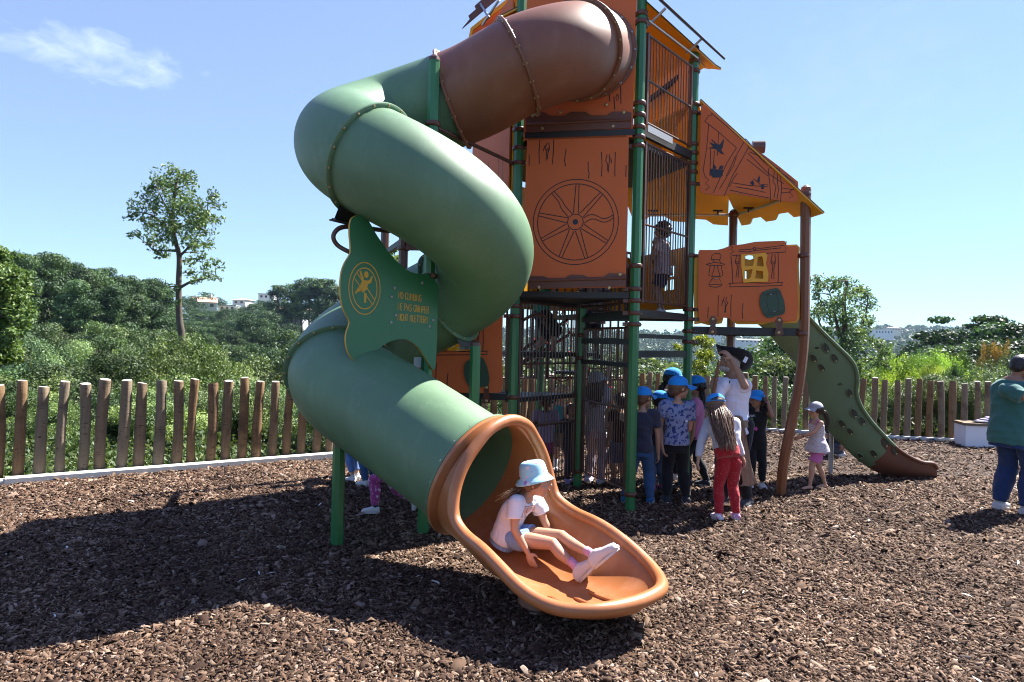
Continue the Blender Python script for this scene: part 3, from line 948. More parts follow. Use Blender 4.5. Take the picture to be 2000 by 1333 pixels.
lg((1430, 358), (1460, 363), (1500, 366)); lg((1424, 372), (1460, 380), (1503, 388)); lg((1436, 366), (1455, 369), (1462, 370), (1495, 377)); lg((1440, 340), (1432, 350), (1424, 366)); lg((1436, 305), (1428, 325), (1418, 345)); lg((1525, 378), (1545, 376)); lg((1526, 368), (1550, 372))
lg((1470, 350), (1478, 355), (1484, 362), (1500, 362)); lg((1464, 298), (1480, 305), (1486, 312), (1500, 325)); lg((1470, 295), (1486, 306), (1494, 318))
def birds(mb, f, N, t):
    for poly in ([(1385, 279), (1396, 283), (1388, 273), (1391, 274), (1402, 284), (1406, 283), (1413, 273), (1414, 274), (1411, 290), (1408, 294), (1412, 300), (1415, 303), (1409, 302), (1402, 297), (1398, 293), (1390, 291), (1381, 291), (1392, 288)],
                 [(1387, 331), (1412, 333), (1411, 344), (1406, 348), (1392, 348), (1387, 342)], [(1391, 331), (1394, 322), (1399, 328), (1398, 331)], [(1403, 332), (1406, 325), (1412, 324), (1411, 332)],
                 [(1464, 358), (1470, 353), (1473, 360), (1470, 364)], [(1478, 354), (1482, 344), (1484, 348), (1483, 358)], [(1485, 362), (1492, 360), (1492, 370), (1487, 371)]):
        mb.prism(ccw(f.poly(poly)), f.P, f.U, UP, N, t - .001, t + .003, m=2)
panel('gable_panel', fDE, [fDE.poly(gab)], M['orange'], lines=LG, extra=birds, mats=[M['orange'], M['engrave'], M['navy']], lw=.008, label='orange gable panel engraved with planks, a swallow and a nest')
# roof panels of the right cabin: two tilted sheets
def sheet(pts3, t, mats, name, label=None, holes=None):
    """thin sheet through 3D points (roughly planar)"""
    P = pts3[0]; c = sum(pts3, Vector()) / len(pts3)
    N = Vector()
    for i in range(len(pts3)):
        N += (pts3[i - 1] - c).cross(pts3[i] - c)
    N.normalize()
    if N.z < 0: N = -N
    U = (pts3[1] - pts3[0]); U = (U - N * U.dot(N)).normalized(); W = N.cross(U)
    l = ccw([((p - P).dot(U), (p - P).dot(W)) for p in pts3])
    mb = MB(); mb.prism(l, P, U, W, N, 0, t)
    # underside yellow = material 0 ; upper skin dark brown
    mb.prism(l, P, U, W, N, t + .0, t + .012, m=1)
    return mb.build(name, mats, tower, label=label, smooth=False)
apex = at(1366, 196, D.y - .08)
tip = at(1616, 410, E_.y - .15)
Gz = at(1435, 440, 9.1)
def lerp(a, b, t): return a + (b - a) * t
def jagline(a, b, inw, n, amp, seed):
    r_ = random.Random(seed); out = []
    for k in range(n):
        t0, t1 = (k + .15) / n, (k + .85) / n
        d = inw * (amp * (k % 2))
        out += [lerp(a, b, t0) + d, lerp(a, b, t1) + d]
    return out
r2a = tip; r2b = at(1446, 441, 9.05)
eave = jagline(r2a + Vector((-.10, .25, 0)), r2b, (apex - r2b).normalized(), 5, .09, 2)
sheet([apex, tip, at(1598, 411, E_.y + .1)] + eave + [at(1425, 372, 8.75)], .014, [M['yellow'], M['trim_brown']], 'roof_panel', label='yellow underside roof panel over the right cabin')
r1a = at(1428, 437, 9.3); r1b = at(1230, 420, 9.55)
eave = jagline(r1a, r1b, (apex - r1a).normalized(), 5, .08, 5)
sheet([apex + Vector((0, .06, .0))] + [at(1424, 372, 8.9)] + eave + [at(1200, 330, 8.9) , at(1262, 240, 8.3)], .014, [M['yellow'], M['trim_brown']], 'roof_panel', label='yellow underside roof panel behind the barred bay')
mb = MB(); mb.tube([at(1262, 421, 8.6), at(1433, 420, G.y)], .016, 8); mb.tube([at(1437, 420, G.y), at(1502, 400, 8.1), at(1562, 378, E_.y)], .016, 8)
mb.build('roof_rail', M['steel'], tower)
for (x, y, Y) in ((1402, 412, 8.75), (1275, 412, 8.7), (1462, 407, 8.45)):
    mb = MB(); p = at(x, y, Y); mb.bar(p - Vector((.06, 0, 0)), p + Vector((.06, 0, 0)), .03, .02); mb.tube([p, p - UP * .05], .012, 8); mb.build('roof_bracket', M['black'], tower)
# chimney stub on the cabin roof
mb = MB(); p = at(1481, 288, 8.1); mb.tube([p - e(-10) * .07, p + e(-10) * .07], .075, 12); mb.build('roof_knob', M['post_brown'], tower)

# ---------------- upper roof (right slope over A-D, left slope over B-J)
dn = oAD
def roofslab(p, q, zl_, zr_, over, rise, name, jagn, seed, lbl):
    """sloping sheet whose eave runs p->q; rises inward"""
    d = (q - p).normalized(); o_ = Vector((d.y, -d.x, 0))
    if (p + o_ - C).length < (p - o_ - C).length: o_ = -o_
    a = p - d * .02 + o_ * over + UP * zl_; b = q + d * .30 + o_ * over + UP * zr_
    inn = -o_ * .95 + UP * rise
    pts = jagline(a, b, (inn).normalized(), jagn, .10, seed) + [b + inn, a + inn]
    sheet(pts, .014, [M['yellow'], M['trim_brown']], name, label=lbl)
    return a, b, inn
sheet([at(1258, 4, 6.93), at(1402, 114, 8.05), at(1406, 142, 8.12), at(1387, 140, 8.18), at(1379, 160, 8.22), at(1369, 136, 8.25), at(1340, 150, 9.2), at(1262, 80, 8.0)], .014, [M['yellow'], M['trim_brown']], 'roof_panel', label='yellow underside roof panel high on the right of the tower')
roofslab(B, J, 5.05, 5.05, .22, .62, 'roof_panel', 5, 2, 'yellow underside roof panel high on the left of the tower')
roofslab(D, Lp, 4.93, 4.93, .16, .62, 'roof_panel', 4, 3, 'yellow underside roof panel at the back of the tower')
# thin dark outer skin above it, with struts and rails
mb = MB(); oa = oAD * .20
a0 = A - dAD * .02 + oa + UP * 5.12; b0 = D + dAD * .36 + oa + UP * 5.05
inn = -oAD * .55 + UP * .60
sheetpts = [a0, b0, b0 + inn, a0 + inn]
sheet(sheetpts, .010, [M['navy'], M['trim_brown']], 'roof_cover')
for t_ in (.12, .82):
    p = lerp(A, D, t_); mb = MB(); mb.tube([p + UP * 4.98, p + oAD * .19 + UP * 5.1], .014, 8); mb.build('roof_strut', M['steel'], tower)
mb = MB(); mb.tube([A + dAD * .05 + oAD * .05 + UP * 4.98, D + oAD * .05 + UP * 4.98], .014, 8); mb.build('roof_rail', M['steel'], tower)
# left side: jagged cover + strut
dBJ = (J - B).normalized(); oBJ = e(200)
a0 = B + oBJ * .28 + UP * 5.28; b0 = J + dBJ * .5 + oBJ * .30 + UP * 5.2
pts = jagline(at(905, 57, 7.9), at(975, -30, 7.0), Vector((.1, 0, .1)), 4, .5, 3)
sheet([at(x, y, 7.7) for x, y in ((903, 57), (918, 39), (915, 33), (930, 20), (927, 14), (943, 0), (940, -6), (958, -25), (1000, -25), (980, -8))], .012, [M['trim_brown'], M['trim_brown']], 'roof_cover', label='dark stepped roof edge high on the left of the tower')
sheet([at(x, y, 8.0) for x, y in ((917, 74), (921, 56), (985, 6), (1020, -22), (1022, 110), (917, 110))], .014, [M['orange'], M['yellow']], 'gable_panel', label='orange gable end left of the rear green post')
sheet([at(x, y, 7.93) for x, y in ((915, 76), (919, 55), (984, 3), (1020, -25), (1020, -17), (985, 12), (924, 59), (920, 76))], .014, [M['yellow'], M['yellow']], 'roof_edge')
for (x0, y0, x1, y1) in ((942, 50, 975, 0), (937, 6, 955, 35)):
    mb = MB(); mb.tube([at(x0, y0, 7.7), at(x1, y1, 7.5)], .014, 8); mb.build('roof_strut', M['steel'], tower)
# back yellow beam seen diagonally through the upper bars
mb = MB(); mb.bar(Lp + UP * 4.72 + Vector((-.5, .3, -.25)), D + UP * 4.9 + Vector((-.1, .3, 0)), .05, .05); mb.build('beam', M['black'], tower, smooth=False)

# ---------------- left cabin
fIB = Face(I, B, .07)
sh = lambda p: (p[0] * 1.0, p[1])
def mapL(x, y):   # reuse of the right cabin's drawing at the left cabin: same panel design
    u, z = fDE.px(x, y)
    return (u - .035, z - fDE.px(1450, 628)[1] + fIB.px(900, 767)[1])
LL = [[mapL(*p) for p in l] for l in ([(1427, 500), (1430, 530), (1431, 555)], [(1438, 500), (1436, 512), (1440, 520), (1437, 543)], [(1443, 500), (1443, 520), (1441, 544)], [(1508, 497), (1505, 513), (1509, 520), (1506, 545)],
      [(1513, 497), (1514, 512), (1511, 524), (1511, 546)], [(1519, 496), (1520, 530), (1519, 552)], [(1423, 554), (1460, 553), (1500, 554), (1529, 552), (1526, 555), (1528, 558), (1475, 560), (1424, 561), (1427, 558), (1423, 554)],
      [(1383, 600), (1382, 622)], [(1403, 577), (1402, 600), (1402, 620)], [(1428, 576), (1427, 600), (1427, 620)], [(1451, 593), (1449, 608), (1450, 623)])]
oL = [mapL(*p) for p in cab]
lft = panel('wall_panel', fIB, [oL, [mapL(*p) for p in [(1448, 498), (1495, 496), (1498, 551), (1450, 553)]]], M['orange'], lines=LL, label='orange left cabin panel behind the tube slide')
mb = MB(); mb.prism([ccw([mapL(*p) for p in [(1447, 498), (1470, 497), (1494, 495), (1498, 500), (1495, 515), (1500, 535), (1499, 551), (1470, 552), (1451, 553), (1449, 535), (1447, 520)]])] + [ccw([mapL(*p) for p in h]) for h in wins], fIB.P, fIB.U, UP, fIB.N, .004, .03)
mb.build('window_frame', M['yellow'], lft, smooth=False)
mb = MB(); mb.prism(ccw(cat2([mapL(*p) for p in bar_pts], 3, True)), fIB.P, fIB.U, UP, fIB.N, .016, .034); mb.build('barrel', M['barrel'], lft, smooth=False)
mb = MB(); mb.box(at(955, 700, 7.25) + Vector((.2, .1, 0)), (.05, .04, .95)); mb.build('edge_post', M['post_brown'], tower, smooth=False)
bolts(fIB, [(951, 757), (951, 783)], t=.03)
panel('bracket', fIB, [fIB.poly([(947, 752), (955, 752), (956, 768), (959, 788), (943, 788), (946, 768)])], M['clamp'], t=(.016, .026))
beam(I, I2, 2.75, .06); mb = MB(); mb.box(at(812, 482, 7.3), (.2, .05, .08)); mb.build('beam', M['post_brown'], tower, smooth=False)

# ---------------- rope nets with red connectors inside the tower
def net(p00, p10, p01, p11, nu, nv, name='climbing_net', knots=True):
    mb = MB()
    def P(u, v): return lerp(lerp(p00, p10, u), lerp(p01, p11, u), v) - UP * (.05 * math.sin(PI * u) * math.sin(PI * v))
    for i in range(nu + 1):
        mb.tube([P(i / nu, j / 8) for j in range(9)], .008, 6, caps=False)
    for j in range(nv + 1):
        mb.tube([P(i / 8, j / nv) for i in range(9)], .008, 6, caps=False)
    o = mb.build(name, M['rope'], tower)
    if knots:
        for i in range(nu + 1):
            for j in range(nv + 1):
                m2 = MB(); m2.ball(P(i / nu, j / nv), .022, 8, k=5); m2.build('connector', M['red'], o)
net(at(1012, 735, 8.2), at(1112, 650, 8.8), at(1000, 700, 9.2), at(1100, 610, 9.6), 5, 2)
net(at(1150, 905, 8.9), at(1192, 905, 8.6), at(1150, 720, 8.9), at(1192, 720, 8.6), 1, 5)
net(at(1085, 890, 9.0), at(1112, 890, 9.0), at(1085, 690, 9.0), at(1112, 690, 9.0), 1, 4)
for (a, b) in (((1012, 690, 8.0), (1108, 625, 8.6)), ((1012, 715, 8.2), (1110, 655, 8.8))):
    mb = MB(); mb.tube([at(*a), at(*b)], .02, 8); mb.build('ladder_rail', M['bars'], tower)
# tall guard bars behind the C-A bay (seen against the sky above the deck)
bars(K, Lp, .1, S - .1, 1.2, 2.75, 9, fr=.02, br=.014)
bars(C, Lp, .1, S - .1, 2.08, 2.9, 7, fr=.02, br=.014)
bars(J, K, .1, S - .1, 1.2, 2.75, 9, fr=.02, br=.014)
mb = MB(); p = at(1100, 602, 8.4); mb.tube([p - UP * .012, p + UP * .012], .09, 20); mb.build('foot_pad', M['bend_brown'], tower)
# ------------------------------------------------------------------ tube slide
RT = .43
HC = Vector((-.86, 5.95, 0)); HR = .61
def hel(th, z):   # th: 0 = left, 90 = near, 180 = right, 270 = far
    a = R(180 + th)
    return Vector((HC.x + HR * math.cos(a), HC.y + HR * math.sin(a), z))
nAB = fAB.N
ent = fAB.P + fAB.U * cu + UP * cz
RINGC = Vector((-.25, 4.90, .745))
ctrl = [ent - nAB * .05, ent + nAB * .22 - UP * .07, Vector((.44, 6.40, 4.42)), Vector((0.0, 6.27, 4.22)), Vector((-.45, 6.38, 4.0)),
        hel(-55, 3.74), hel(-28, 3.58), hel(0, 3.42), hel(30, 3.27), hel(60, 3.11), hel(90, 2.95), hel(120, 2.79), hel(150, 2.62), hel(180, 2.46), hel(210, 2.29), hel(240, 2.13),
        hel(270, 1.97), hel(300, 1.80), hel(330, 1.64), hel(358, 1.48), hel(382, 1.33) + Vector((.01, -.01, 0))]
last = ctrl[-1]
ctrl += [lerp(last, RINGC, .35), lerp(last, RINGC, .68), RINGC]
path = catmull(ctrl, 10)
# arc-length resample
def resample(P, step):
    out = [P[0]]; acc = 0
    for a, b in zip(P[:-1], P[1:]):
        L = (b - a).length; d = step - acc
        while d <= L:
            out.append(a + (b - a) * (d / L)); d += step
        acc = (acc + L) % step
    return out
path = resample(path, .02)
path.append(RINGC)
def smooth_path(P, it):
    P = [p.copy() for p in P]
    for _ in range(it):
        Q = [p.copy() for p in P]
        for i in range(1, len(P) - 1): Q[i] = P[i - 1] * .25 + P[i] * .5 + P[i + 1] * .25
        P = Q
    return P
path = smooth_path(path, 60)
NP = len(path)
def nearest(p): return min(range(NP), key=lambda i: (path[i] - p).length)
cuts = [0, nearest(ctrl[1]) + 11, nearest(ctrl[3]), nearest(ctrl[4]) + 8, nearest(hel(62, 3.10)), nearest(hel(245, 2.10)), nearest(hel(372, 1.40)), NP - 1]
# rotation-minimising frames along the path
T = [(path[min(i + 1, NP - 1)] - path[max(i - 1, 0)]).normalized() for i in range(NP)]
Uf = []
u = (UP - T[0] * UP.dot(T[0])).normalized()
for i in range(NP):
    u = (UP - T[i] * UP.dot(T[i])).normalized(); Uf.append(u)
def ringv(i, r, n, c=None):
    w = T[i].cross(Uf[i]); p = c or path[i]
    return [p + Uf[i] * (math.cos(2 * PI * k / n) * r) + w * (math.sin(2 * PI * k / n) * r) for k in range(n)]
NS = 72
def tube_piece(i0, i1, mat, label, wall=.012):
    V = []; F = []
    idx = list(range(i0, i1, 2)) + [i1]
    for r in (RT, RT - wall):
        for i in idx: V += ringv(i, r, NS)
    m = len(idx)
    for s_ in range(2):
        o = s_ * m * NS
        for a in range(m - 1):
            for k in range(NS):
                q4 = [o + a * NS + k, o + a * NS + (k + 1) % NS, o + (a + 1) * NS + (k + 1) % NS, o + (a + 1) * NS + k]
                F.append(q4[::-1] if s_ else q4)
    for a, fl in ((0, 0), (m - 1, 1)):
        for k in range(NS):
            q4 = [a * NS + k, a * NS + (k + 1) % NS, (m + a) * NS + (k + 1) % NS, (m + a) * NS + k]
            F.append(q4 if fl else q4[::-1])
    return mk('slide_tube', V, F, mat, tower, label=label, autosmooth=R(60))
def flange(i, mat, parent, bolt='bolt', side=1, w=.012, ro=.468):
    V = []; F = []
    prof = [(RT - .004, -w), (ro - .006, -w), (ro, -w + .005), (ro, w - .005), (ro - .006, w), (RT - .004, w)]
    for (r, d) in prof: V += [p + T[i] * d for p in ringv(i, r, NS)]
    m = len(prof)
    for a in range(m):
        b = (a + 1) % m
        for k in range(NS):
            F.append([a * NS + k, b * NS + k, b * NS + (k + 1) % NS, a * NS + (k + 1) % NS])
    o = mk('flange', V, F, mat, parent, autosmooth=R(40))
    for k in range(18):
        a = 2 * PI * (k + .5) / 18
        ww = T[i].cross(Uf[i]); dr = Uf[i] * math.cos(a) + ww * math.sin(a)
        mb = MB()
        for sg in (-1, 1):
            c = path[i] + dr * (RT + .021) + T[i] * (w * sg)
            mb.tube([c, c + T[i] * (.006 * sg), c + T[i] * (.010 * sg)], [.011, .011, .006], 8)
        mb.build('bolt', M[bolt], parent)
    return o
secs = [('slide_brown', 'short brown slide collar at the tower wall'), ('slide_brown', 'upper brown slide bend'), ('slide_brown', 'brown slide tube leading left'),
        ('slide_green', 'upper green slide tube at the far left bend'), ('slide_green', 'large green slide bend in front'), ('slide_green', 'green slide bend behind the sign'), ('slide_green', 'lowest straight green slide tube')]
tubes = []
for k in range(7):
    tubes.append(tube_piece(cuts[k], cuts[k + 1], M[secs[k][0]], secs[k][1]))
for k in range(1, 7):
    flange(cuts[k], M['slide_brown' if k <= 3 else 'slide_green'], tubes[k - 1] if k != 3 else tubes[2], 'bolt')
flange(NP - 1, M['slide_green'], tubes[6], 'boltgrey')
# wall flange at the entrance
mb = MB()
V = []; 
c0 = ent + nAB * .022
for (r, d) in ((.40, 0), (.475, 0), (.485, .006), (.48, .016), (.44, .02), (.40, .02)):
    V += [c0 + fAB.U * (r * math.cos(2 * PI * k / NS)) + UP * (r * math.sin(2 * PI * k / NS)) + nAB * d for k in range(NS)]
F = []
for a in range(5):
    for k in range(NS): F.append([a * NS + k, a * NS + (k + 1) % NS, (a + 1) * NS + (k + 1) % NS, (a + 1) * NS + k])
wf = mk('flange', V, F, M['slide_brown'], tubes[0])
for k in range(16):
    a = 2 * PI * k / 16; c = c0 + fAB.U * (.462 * math.cos(a)) + UP * (.462 * math.sin(a)) + nAB * .012
    mb = MB(); mb.tube([c, c + nAB * .012, c + nAB * .017], [.014, .013, .007], 8); mb.build('bolt', M['boltgrey'], tubes[0])

# ---- open exit scoop
Hd = Vector((.62, -.785, 0)).normalized()     # heading of the run-out
Ts = T[-1]
SD = Vector((Hd.y, -Hd.x, 0))                    # right hand side seen going down = towards the camera... 
LEN = 1.66
def exit_center(s):
    """bottom line of the scoop, s in metres from the ring"""
    p0 = path[-1] - Uf[-1] * RT
    t = s / LEN
    h0 = Vector((Ts.x, Ts.y, 0)).normalized()
    # heading bends from the tube heading to Hd
    x = Vector((0, 0, 0)); n = 24; q_ = p0.copy()
    for k in range(n):
        tt = (k + .5) / n * t
        hd = h0.lerp(Hd, min(1, tt * 2.2)).normalized()
        q_ = q_ + hd * (s / n)
    z0 = p0.z; 
    zb = .115
    k = min(1, t / .62)
    drop = (Ts.z / math.hypot(Ts.x, Ts.y))
    L1 = .62 * LEN
    # hermite from slope 'drop' to flat
    zz = (2 * k ** 3 - 3 * k ** 2 + 1) * z0 + (k ** 3 - 2 * k ** 2 + k) * L1 * drop + (-2 * k ** 3 + 3 * k ** 2) * zb
    return Vector((q_.x, q_.y, zz)), h0.lerp(Hd, min(1, t * 2.2)).normalized()
def sstep(x, a, b):
    t = max(0, min(1, (x - a) / (b - a))); return t * t * (3 - 2 * t)
NX, NA = 96, 56
def xs(s):
    c, hd = exit_center(s)
    sd = Vector((hd.y, -hd.x, 0))
    phi = PI - (PI - PI * .50) * (sstep(s, .21, .50) ** .85)
    w = RT * (1 + .07 * sstep(s, .45, 1.1))
    if s > LEN - .52:
        k = (s - (LEN - .52)) / .52
        w *= math.sqrt(max(0, 1 - k ** 2.3))
    hz = RT + (0.34 - RT) * sstep(s, .25, .70) - .19 * sstep(s, .80, 1.55)
    tw = 1 - sstep(s, .0, .60)
    upv = (Uf[-1] * tw + UP * (1 - tw)).normalized()
    kk = max(0, (s - (LEN - .55)) / .55); zr = .10 * kk ** 3; c = c + UP * zr; hz -= zr * .9
    return c, hd, sd, phi, w, hz, upv, .45 * sstep(s, .6, 1.25), sstep(s, .02, .24)
def xpt(st, a, dr):
    c, hd, sd, phi, w, hz, upv, fl = st[:8]
    x = math.sin(a); z = 1 - math.cos(a)
    z = z * (1 - fl) + fl * (abs(x) ** 3.2 if abs(a) <= PI / 2 else z)
    fr = max(0, (abs(a) / phi - .80) / .20); fr = fr * fr * (.055 + .02 * (phi > PI * .8)) * st[8]
    rx = max(w - dr, 0)
    p = c + upv * dr + sd * (rx * x) + upv * ((hz - dr) * z)
    if w > .02: p = p + (sd * x * min(1, w / .2) + upv * (-math.cos(a) if abs(a) > PI / 2 else .0)) * fr
    return p
Vo = []; Vi = []; rimL = []; rimR = []
for i in range(NX + 1):
    tt = i / NX
    st = xs(LEN * (1 - (1 - tt) ** 1.5))
    for arr, dr in ((Vo, 0.0), (Vi, .014)):
        for k in range(NA + 1):
            arr.append(xpt(st, st[3] * (2 * k / NA - 1), dr))
    rimR.append(Vo[-1] * .5 + Vi[-1] * .5)
    rimL.append(Vo[-1 - NA] * .5 + Vi[-1 - NA] * .5)
F = []
n1 = NA + 1
for a in range(NX):
    for k in range(NA):
        F.append([a * n1 + k, a * n1 + k + 1, (a + 1) * n1 + k + 1, (a + 1) * n1 + k][::-1])
        o_ = (NX + 1) * n1
        F.append([o_ + a * n1 + k, o_ + a * n1 + k + 1, o_ + (a + 1) * n1 + k + 1, o_ + (a + 1) * n1 + k])
scoop = mk('slide_exit', Vo + Vi, F, M['slide_tan'], tower, autosmooth=R(70), label='tan orange open scoop at the foot of the tube slide')
i0 = next(i for i in range(NX + 1) if (rimL[i] - rimR[i]).length > .02)
loop = rimL[i0 - 1:] + rimR[i0 - 1:][::-1]
loop = resample(loop + [loop[0]], .02)
loop = loop[:-1]
def smooth_closed(P, it):
    for _ in range(it):
        P = [P[i - 1] * .25 + P[i] * .5 + P[(i + 1) % len(P)] * .25 for i in range(len(P))]
    return P
loop = smooth_closed(loop, 6)
mb = MB(); mb.tube(loop, .040, 14, closed=True); mb.build('rim', M['slide_tan'], scoop, autosmooth=R(180))
EXIT_LOOP = loop
# collar of the scoop over the tube end and raised ribs in the run-out
mb = MB(); V = []
for (r, d) in ((RT + .002, -.0), (.47, .0), (.475, .01), (.475, .028), (.468, .034), (RT + .004, .06)):
    V += [p + T[-1] * (d + .014) for p in ringv(NP - 1, r, NS)]
F = [[a * NS + k, (a + 1) * NS + k, (a + 1) * NS + (k + 1) % NS, a * NS + (k + 1) % NS] for a in range(5) for k in range(NS)]
mk('collar', V, F, M['slide_tan'], scoop)
for k, off in enumerate((-.15, -.02, .11)):
    pts = []
    for j in range(12):
        st = xs(LEN - .52 + .40 * j / 11 - .10 * (k == 2))
        aa = math.asin(max(-1, min(1, off / max(st[4], .05))))
        pts.append(xpt(st, aa, .014) + UP * .004)
    mb = MB(); mb.tube(pts, [.004] + [.014] * 10 + [.004], 8); mb.build('rib', M['slide_tan'], scoop)
# moulded foot under the scoop
st = xs(.86); c = st[0]
mb = MB(); mb.tube([c - UP * .005, c - UP * .06, c - UP * .25], [.13, .15, .17], 24); mb.build('foot', M['slide_brown'], scoop)

# ---- mast, supports, brackets
mast = Vector((-.733, 5.93, 0))
mtop = at(848, 120, 5.93).z
octpost(mast, -.2, mtop, M['post_green'], label='green mast post in the middle of the spiral slide')
for y in (243, 540):
    mb = MB(); clamp(mb, mast, at(840, y, 5.93).z, ears=(-70,) if y == 540 else ()); mb.build('clamp', [M['clamp'], M['bolt']], tower)
mb = MB(); mb.tube([at(843, 245, 5.9), at(1003, 320, B.y)], .019, 10); mb.build('brace', M['bars'], tower)
sup = Vector((-1.38, 5.536, 0)); octpost(sup, -.2, at(661, 872, 5.536).z, M['post_green'])
sup2 = Vector((at(928, 700, 6.3).x, 6.3, 0)); octpost(sup2, -.2, at(928, 676, 6.3).z, M['post_green'])
def cradle(i, mat, w=.26, half=24, name='bracket', z=None):
    """plate bolted under a flange, with a cross bar"""
    ww = T[i].cross(Uf[i]); mb = MB()
    dn_ = -Uf[i]
    V = []; n = 12
    c = path[i] + T[i] * .018
    low = c + dn_ * (RT + .10)
    for t_ in (0, .006):
        for k in range(n + 1):
            a = R(-half + 2 * half * k / n)
            V.append(c + T[i] * t_ + dn_ * ((RT + .01) * math.cos(a)) + ww * ((RT + .01) * math.sin(a)))
        for k in range(n + 1):
            x = w * (k / n - .5)
            V.append(low + T[i] * t_ + ww * x * 1.05)
    m = 2 * (n + 1)
    F = []
    for o_ in (0, m):
        for k in range(n):
            f_ = [o_ + k, o_ + k + 1, o_ + n + 2 + k, o_ + n + 1 + k]; F.append(f_ if o_ else f_[::-1])
    mb.add(V, F)
    mb.tube([low - ww * (w * .56), low + ww * (w * .56)], .014, 8)
    mb.bar(low - ww * (w * .56), low + ww * (w * .56), .07, .012)
    return mb.build(name, mat, tower, smooth=False), low
cradle(cuts[5], M['steel']); cradle(cuts[6], M['black'], .30); cradle(cuts[4], M['black'], .34)
# bent handle pipe behind the sign
railcurve([at(760, 452, 5.8), at(715, 446, 5.6), at(680, 443, 5.45), at(660, 448, 5.4), at(651, 463, 5.38), at(660, 480, 5.4), at(685, 494, 5.42), at(700, 500, 5.5)], .019, 'bent_pipe', 'post_brown')
# ---- sign plate
fS = Face.__new__(Face)
fS.U = Vector((math.cos(R(50)), math.sin(R(50)), 0)); fS.N = Vector((fS.U.y, -fS.U.x, 0))
fS.P = Vector((-.73, 5.85, 0))
out = [(700, 421), (712, 425), (722, 440), (732, 458), (745, 477), (760, 497), (780, 518), (800, 532), (820, 536), (838, 536), (853, 560), (853, 568), (851, 640), (849, 700), (846, 722),
       (838, 716), (828, 700), (815, 680), (800, 668), (788, 663), (770, 664), (750, 672), (735, 684), (722, 697), (712, 708), (702, 712), (690, 706), (678, 690), (673, 670), (674, 650), (680, 632), (676, 620), (668, 604), (663, 580), (662, 555), (665, 530), (672, 512), (681, 497), (682, 480), (680, 455), (682, 432), (690, 423)]
sp = cat2(fS.poly(out), 3, True)
ls = []
cS = fS.px(709.5, 564)
ru = abs(fS.px(740, 564)[0] - fS.px(679, 564)[0]) / 2; rz = abs(fS.px(709, 514)[1] - fS.px(709, 615)[1]) / 2
def ell(k): return [(cS[0] + ru * k * math.cos(2 * PI * j / 56), cS[1] + rz * k * math.sin(2 * PI * j / 56)) for j in range(57)]
ls += [ell(1.0), ell(.79)]
sign = MB()
sign.prism(ccw(sp), fS.P, fS.U, UP, fS.N, 0, .018, m=0, mside=1)
for l in ls: sign.strip(l, .0085, fS.P, fS.U, UP, fS.N, .0192, m=1)
def sfill(pts, t=.0192):
    sign.prism(ccw([fS.px(*p) for p in pts]), fS.P, fS.U, UP, fS.N, t - .002, t + .0005, m=1)
# climbing figure
hc = fS.px(712.5, 537); 
sign.prism([(hc[0] + .022 * math.cos(2 * PI * k / 16), hc[1] + .026 * math.sin(2 * PI * k / 16)) for k in range(16)], fS.P, fS.U, UP, fS.N, .017, .0197, m=1)
sfill([(705, 547), (716, 549), (714, 566), (704, 572), (699, 562)])                       # torso
sfill([(699, 531), (702, 529), (708, 546), (704, 549)]); sfill([(715, 549), (720, 546), (722, 540), (725, 541), (722, 553), (715, 556)])  # arms
sfill([(703, 562), (700, 566), (692, 575), (690, 572), (698, 560)]); sfill([(700, 565), (706, 568), (692, 572), (690, 574), (693, 569)])
sfill([(708, 572), (713, 574), (712, 592), (708, 592)])
ls2 = [fS.poly([(689, 544), (724, 595), (727, 589), (702, 536)]), fS.poly([(694, 535), (729, 586)]), fS.poly([(694, 535), (700, 524)])]
for l in ([(690, 545), (725, 596)], [(694, 533), (729, 587)], [(694, 533), (697, 528)], [(725, 596), (729, 587)]):
    sign.strip(fS.poly(l), .008, fS.P, fS.U, UP, fS.N, .0198, m=1)
sg = sign.build('sign_panel', [M['panel_green'], M['engrave_yellow']], tower, smooth=False, label='green no-climbing sign panel with yellow edge')
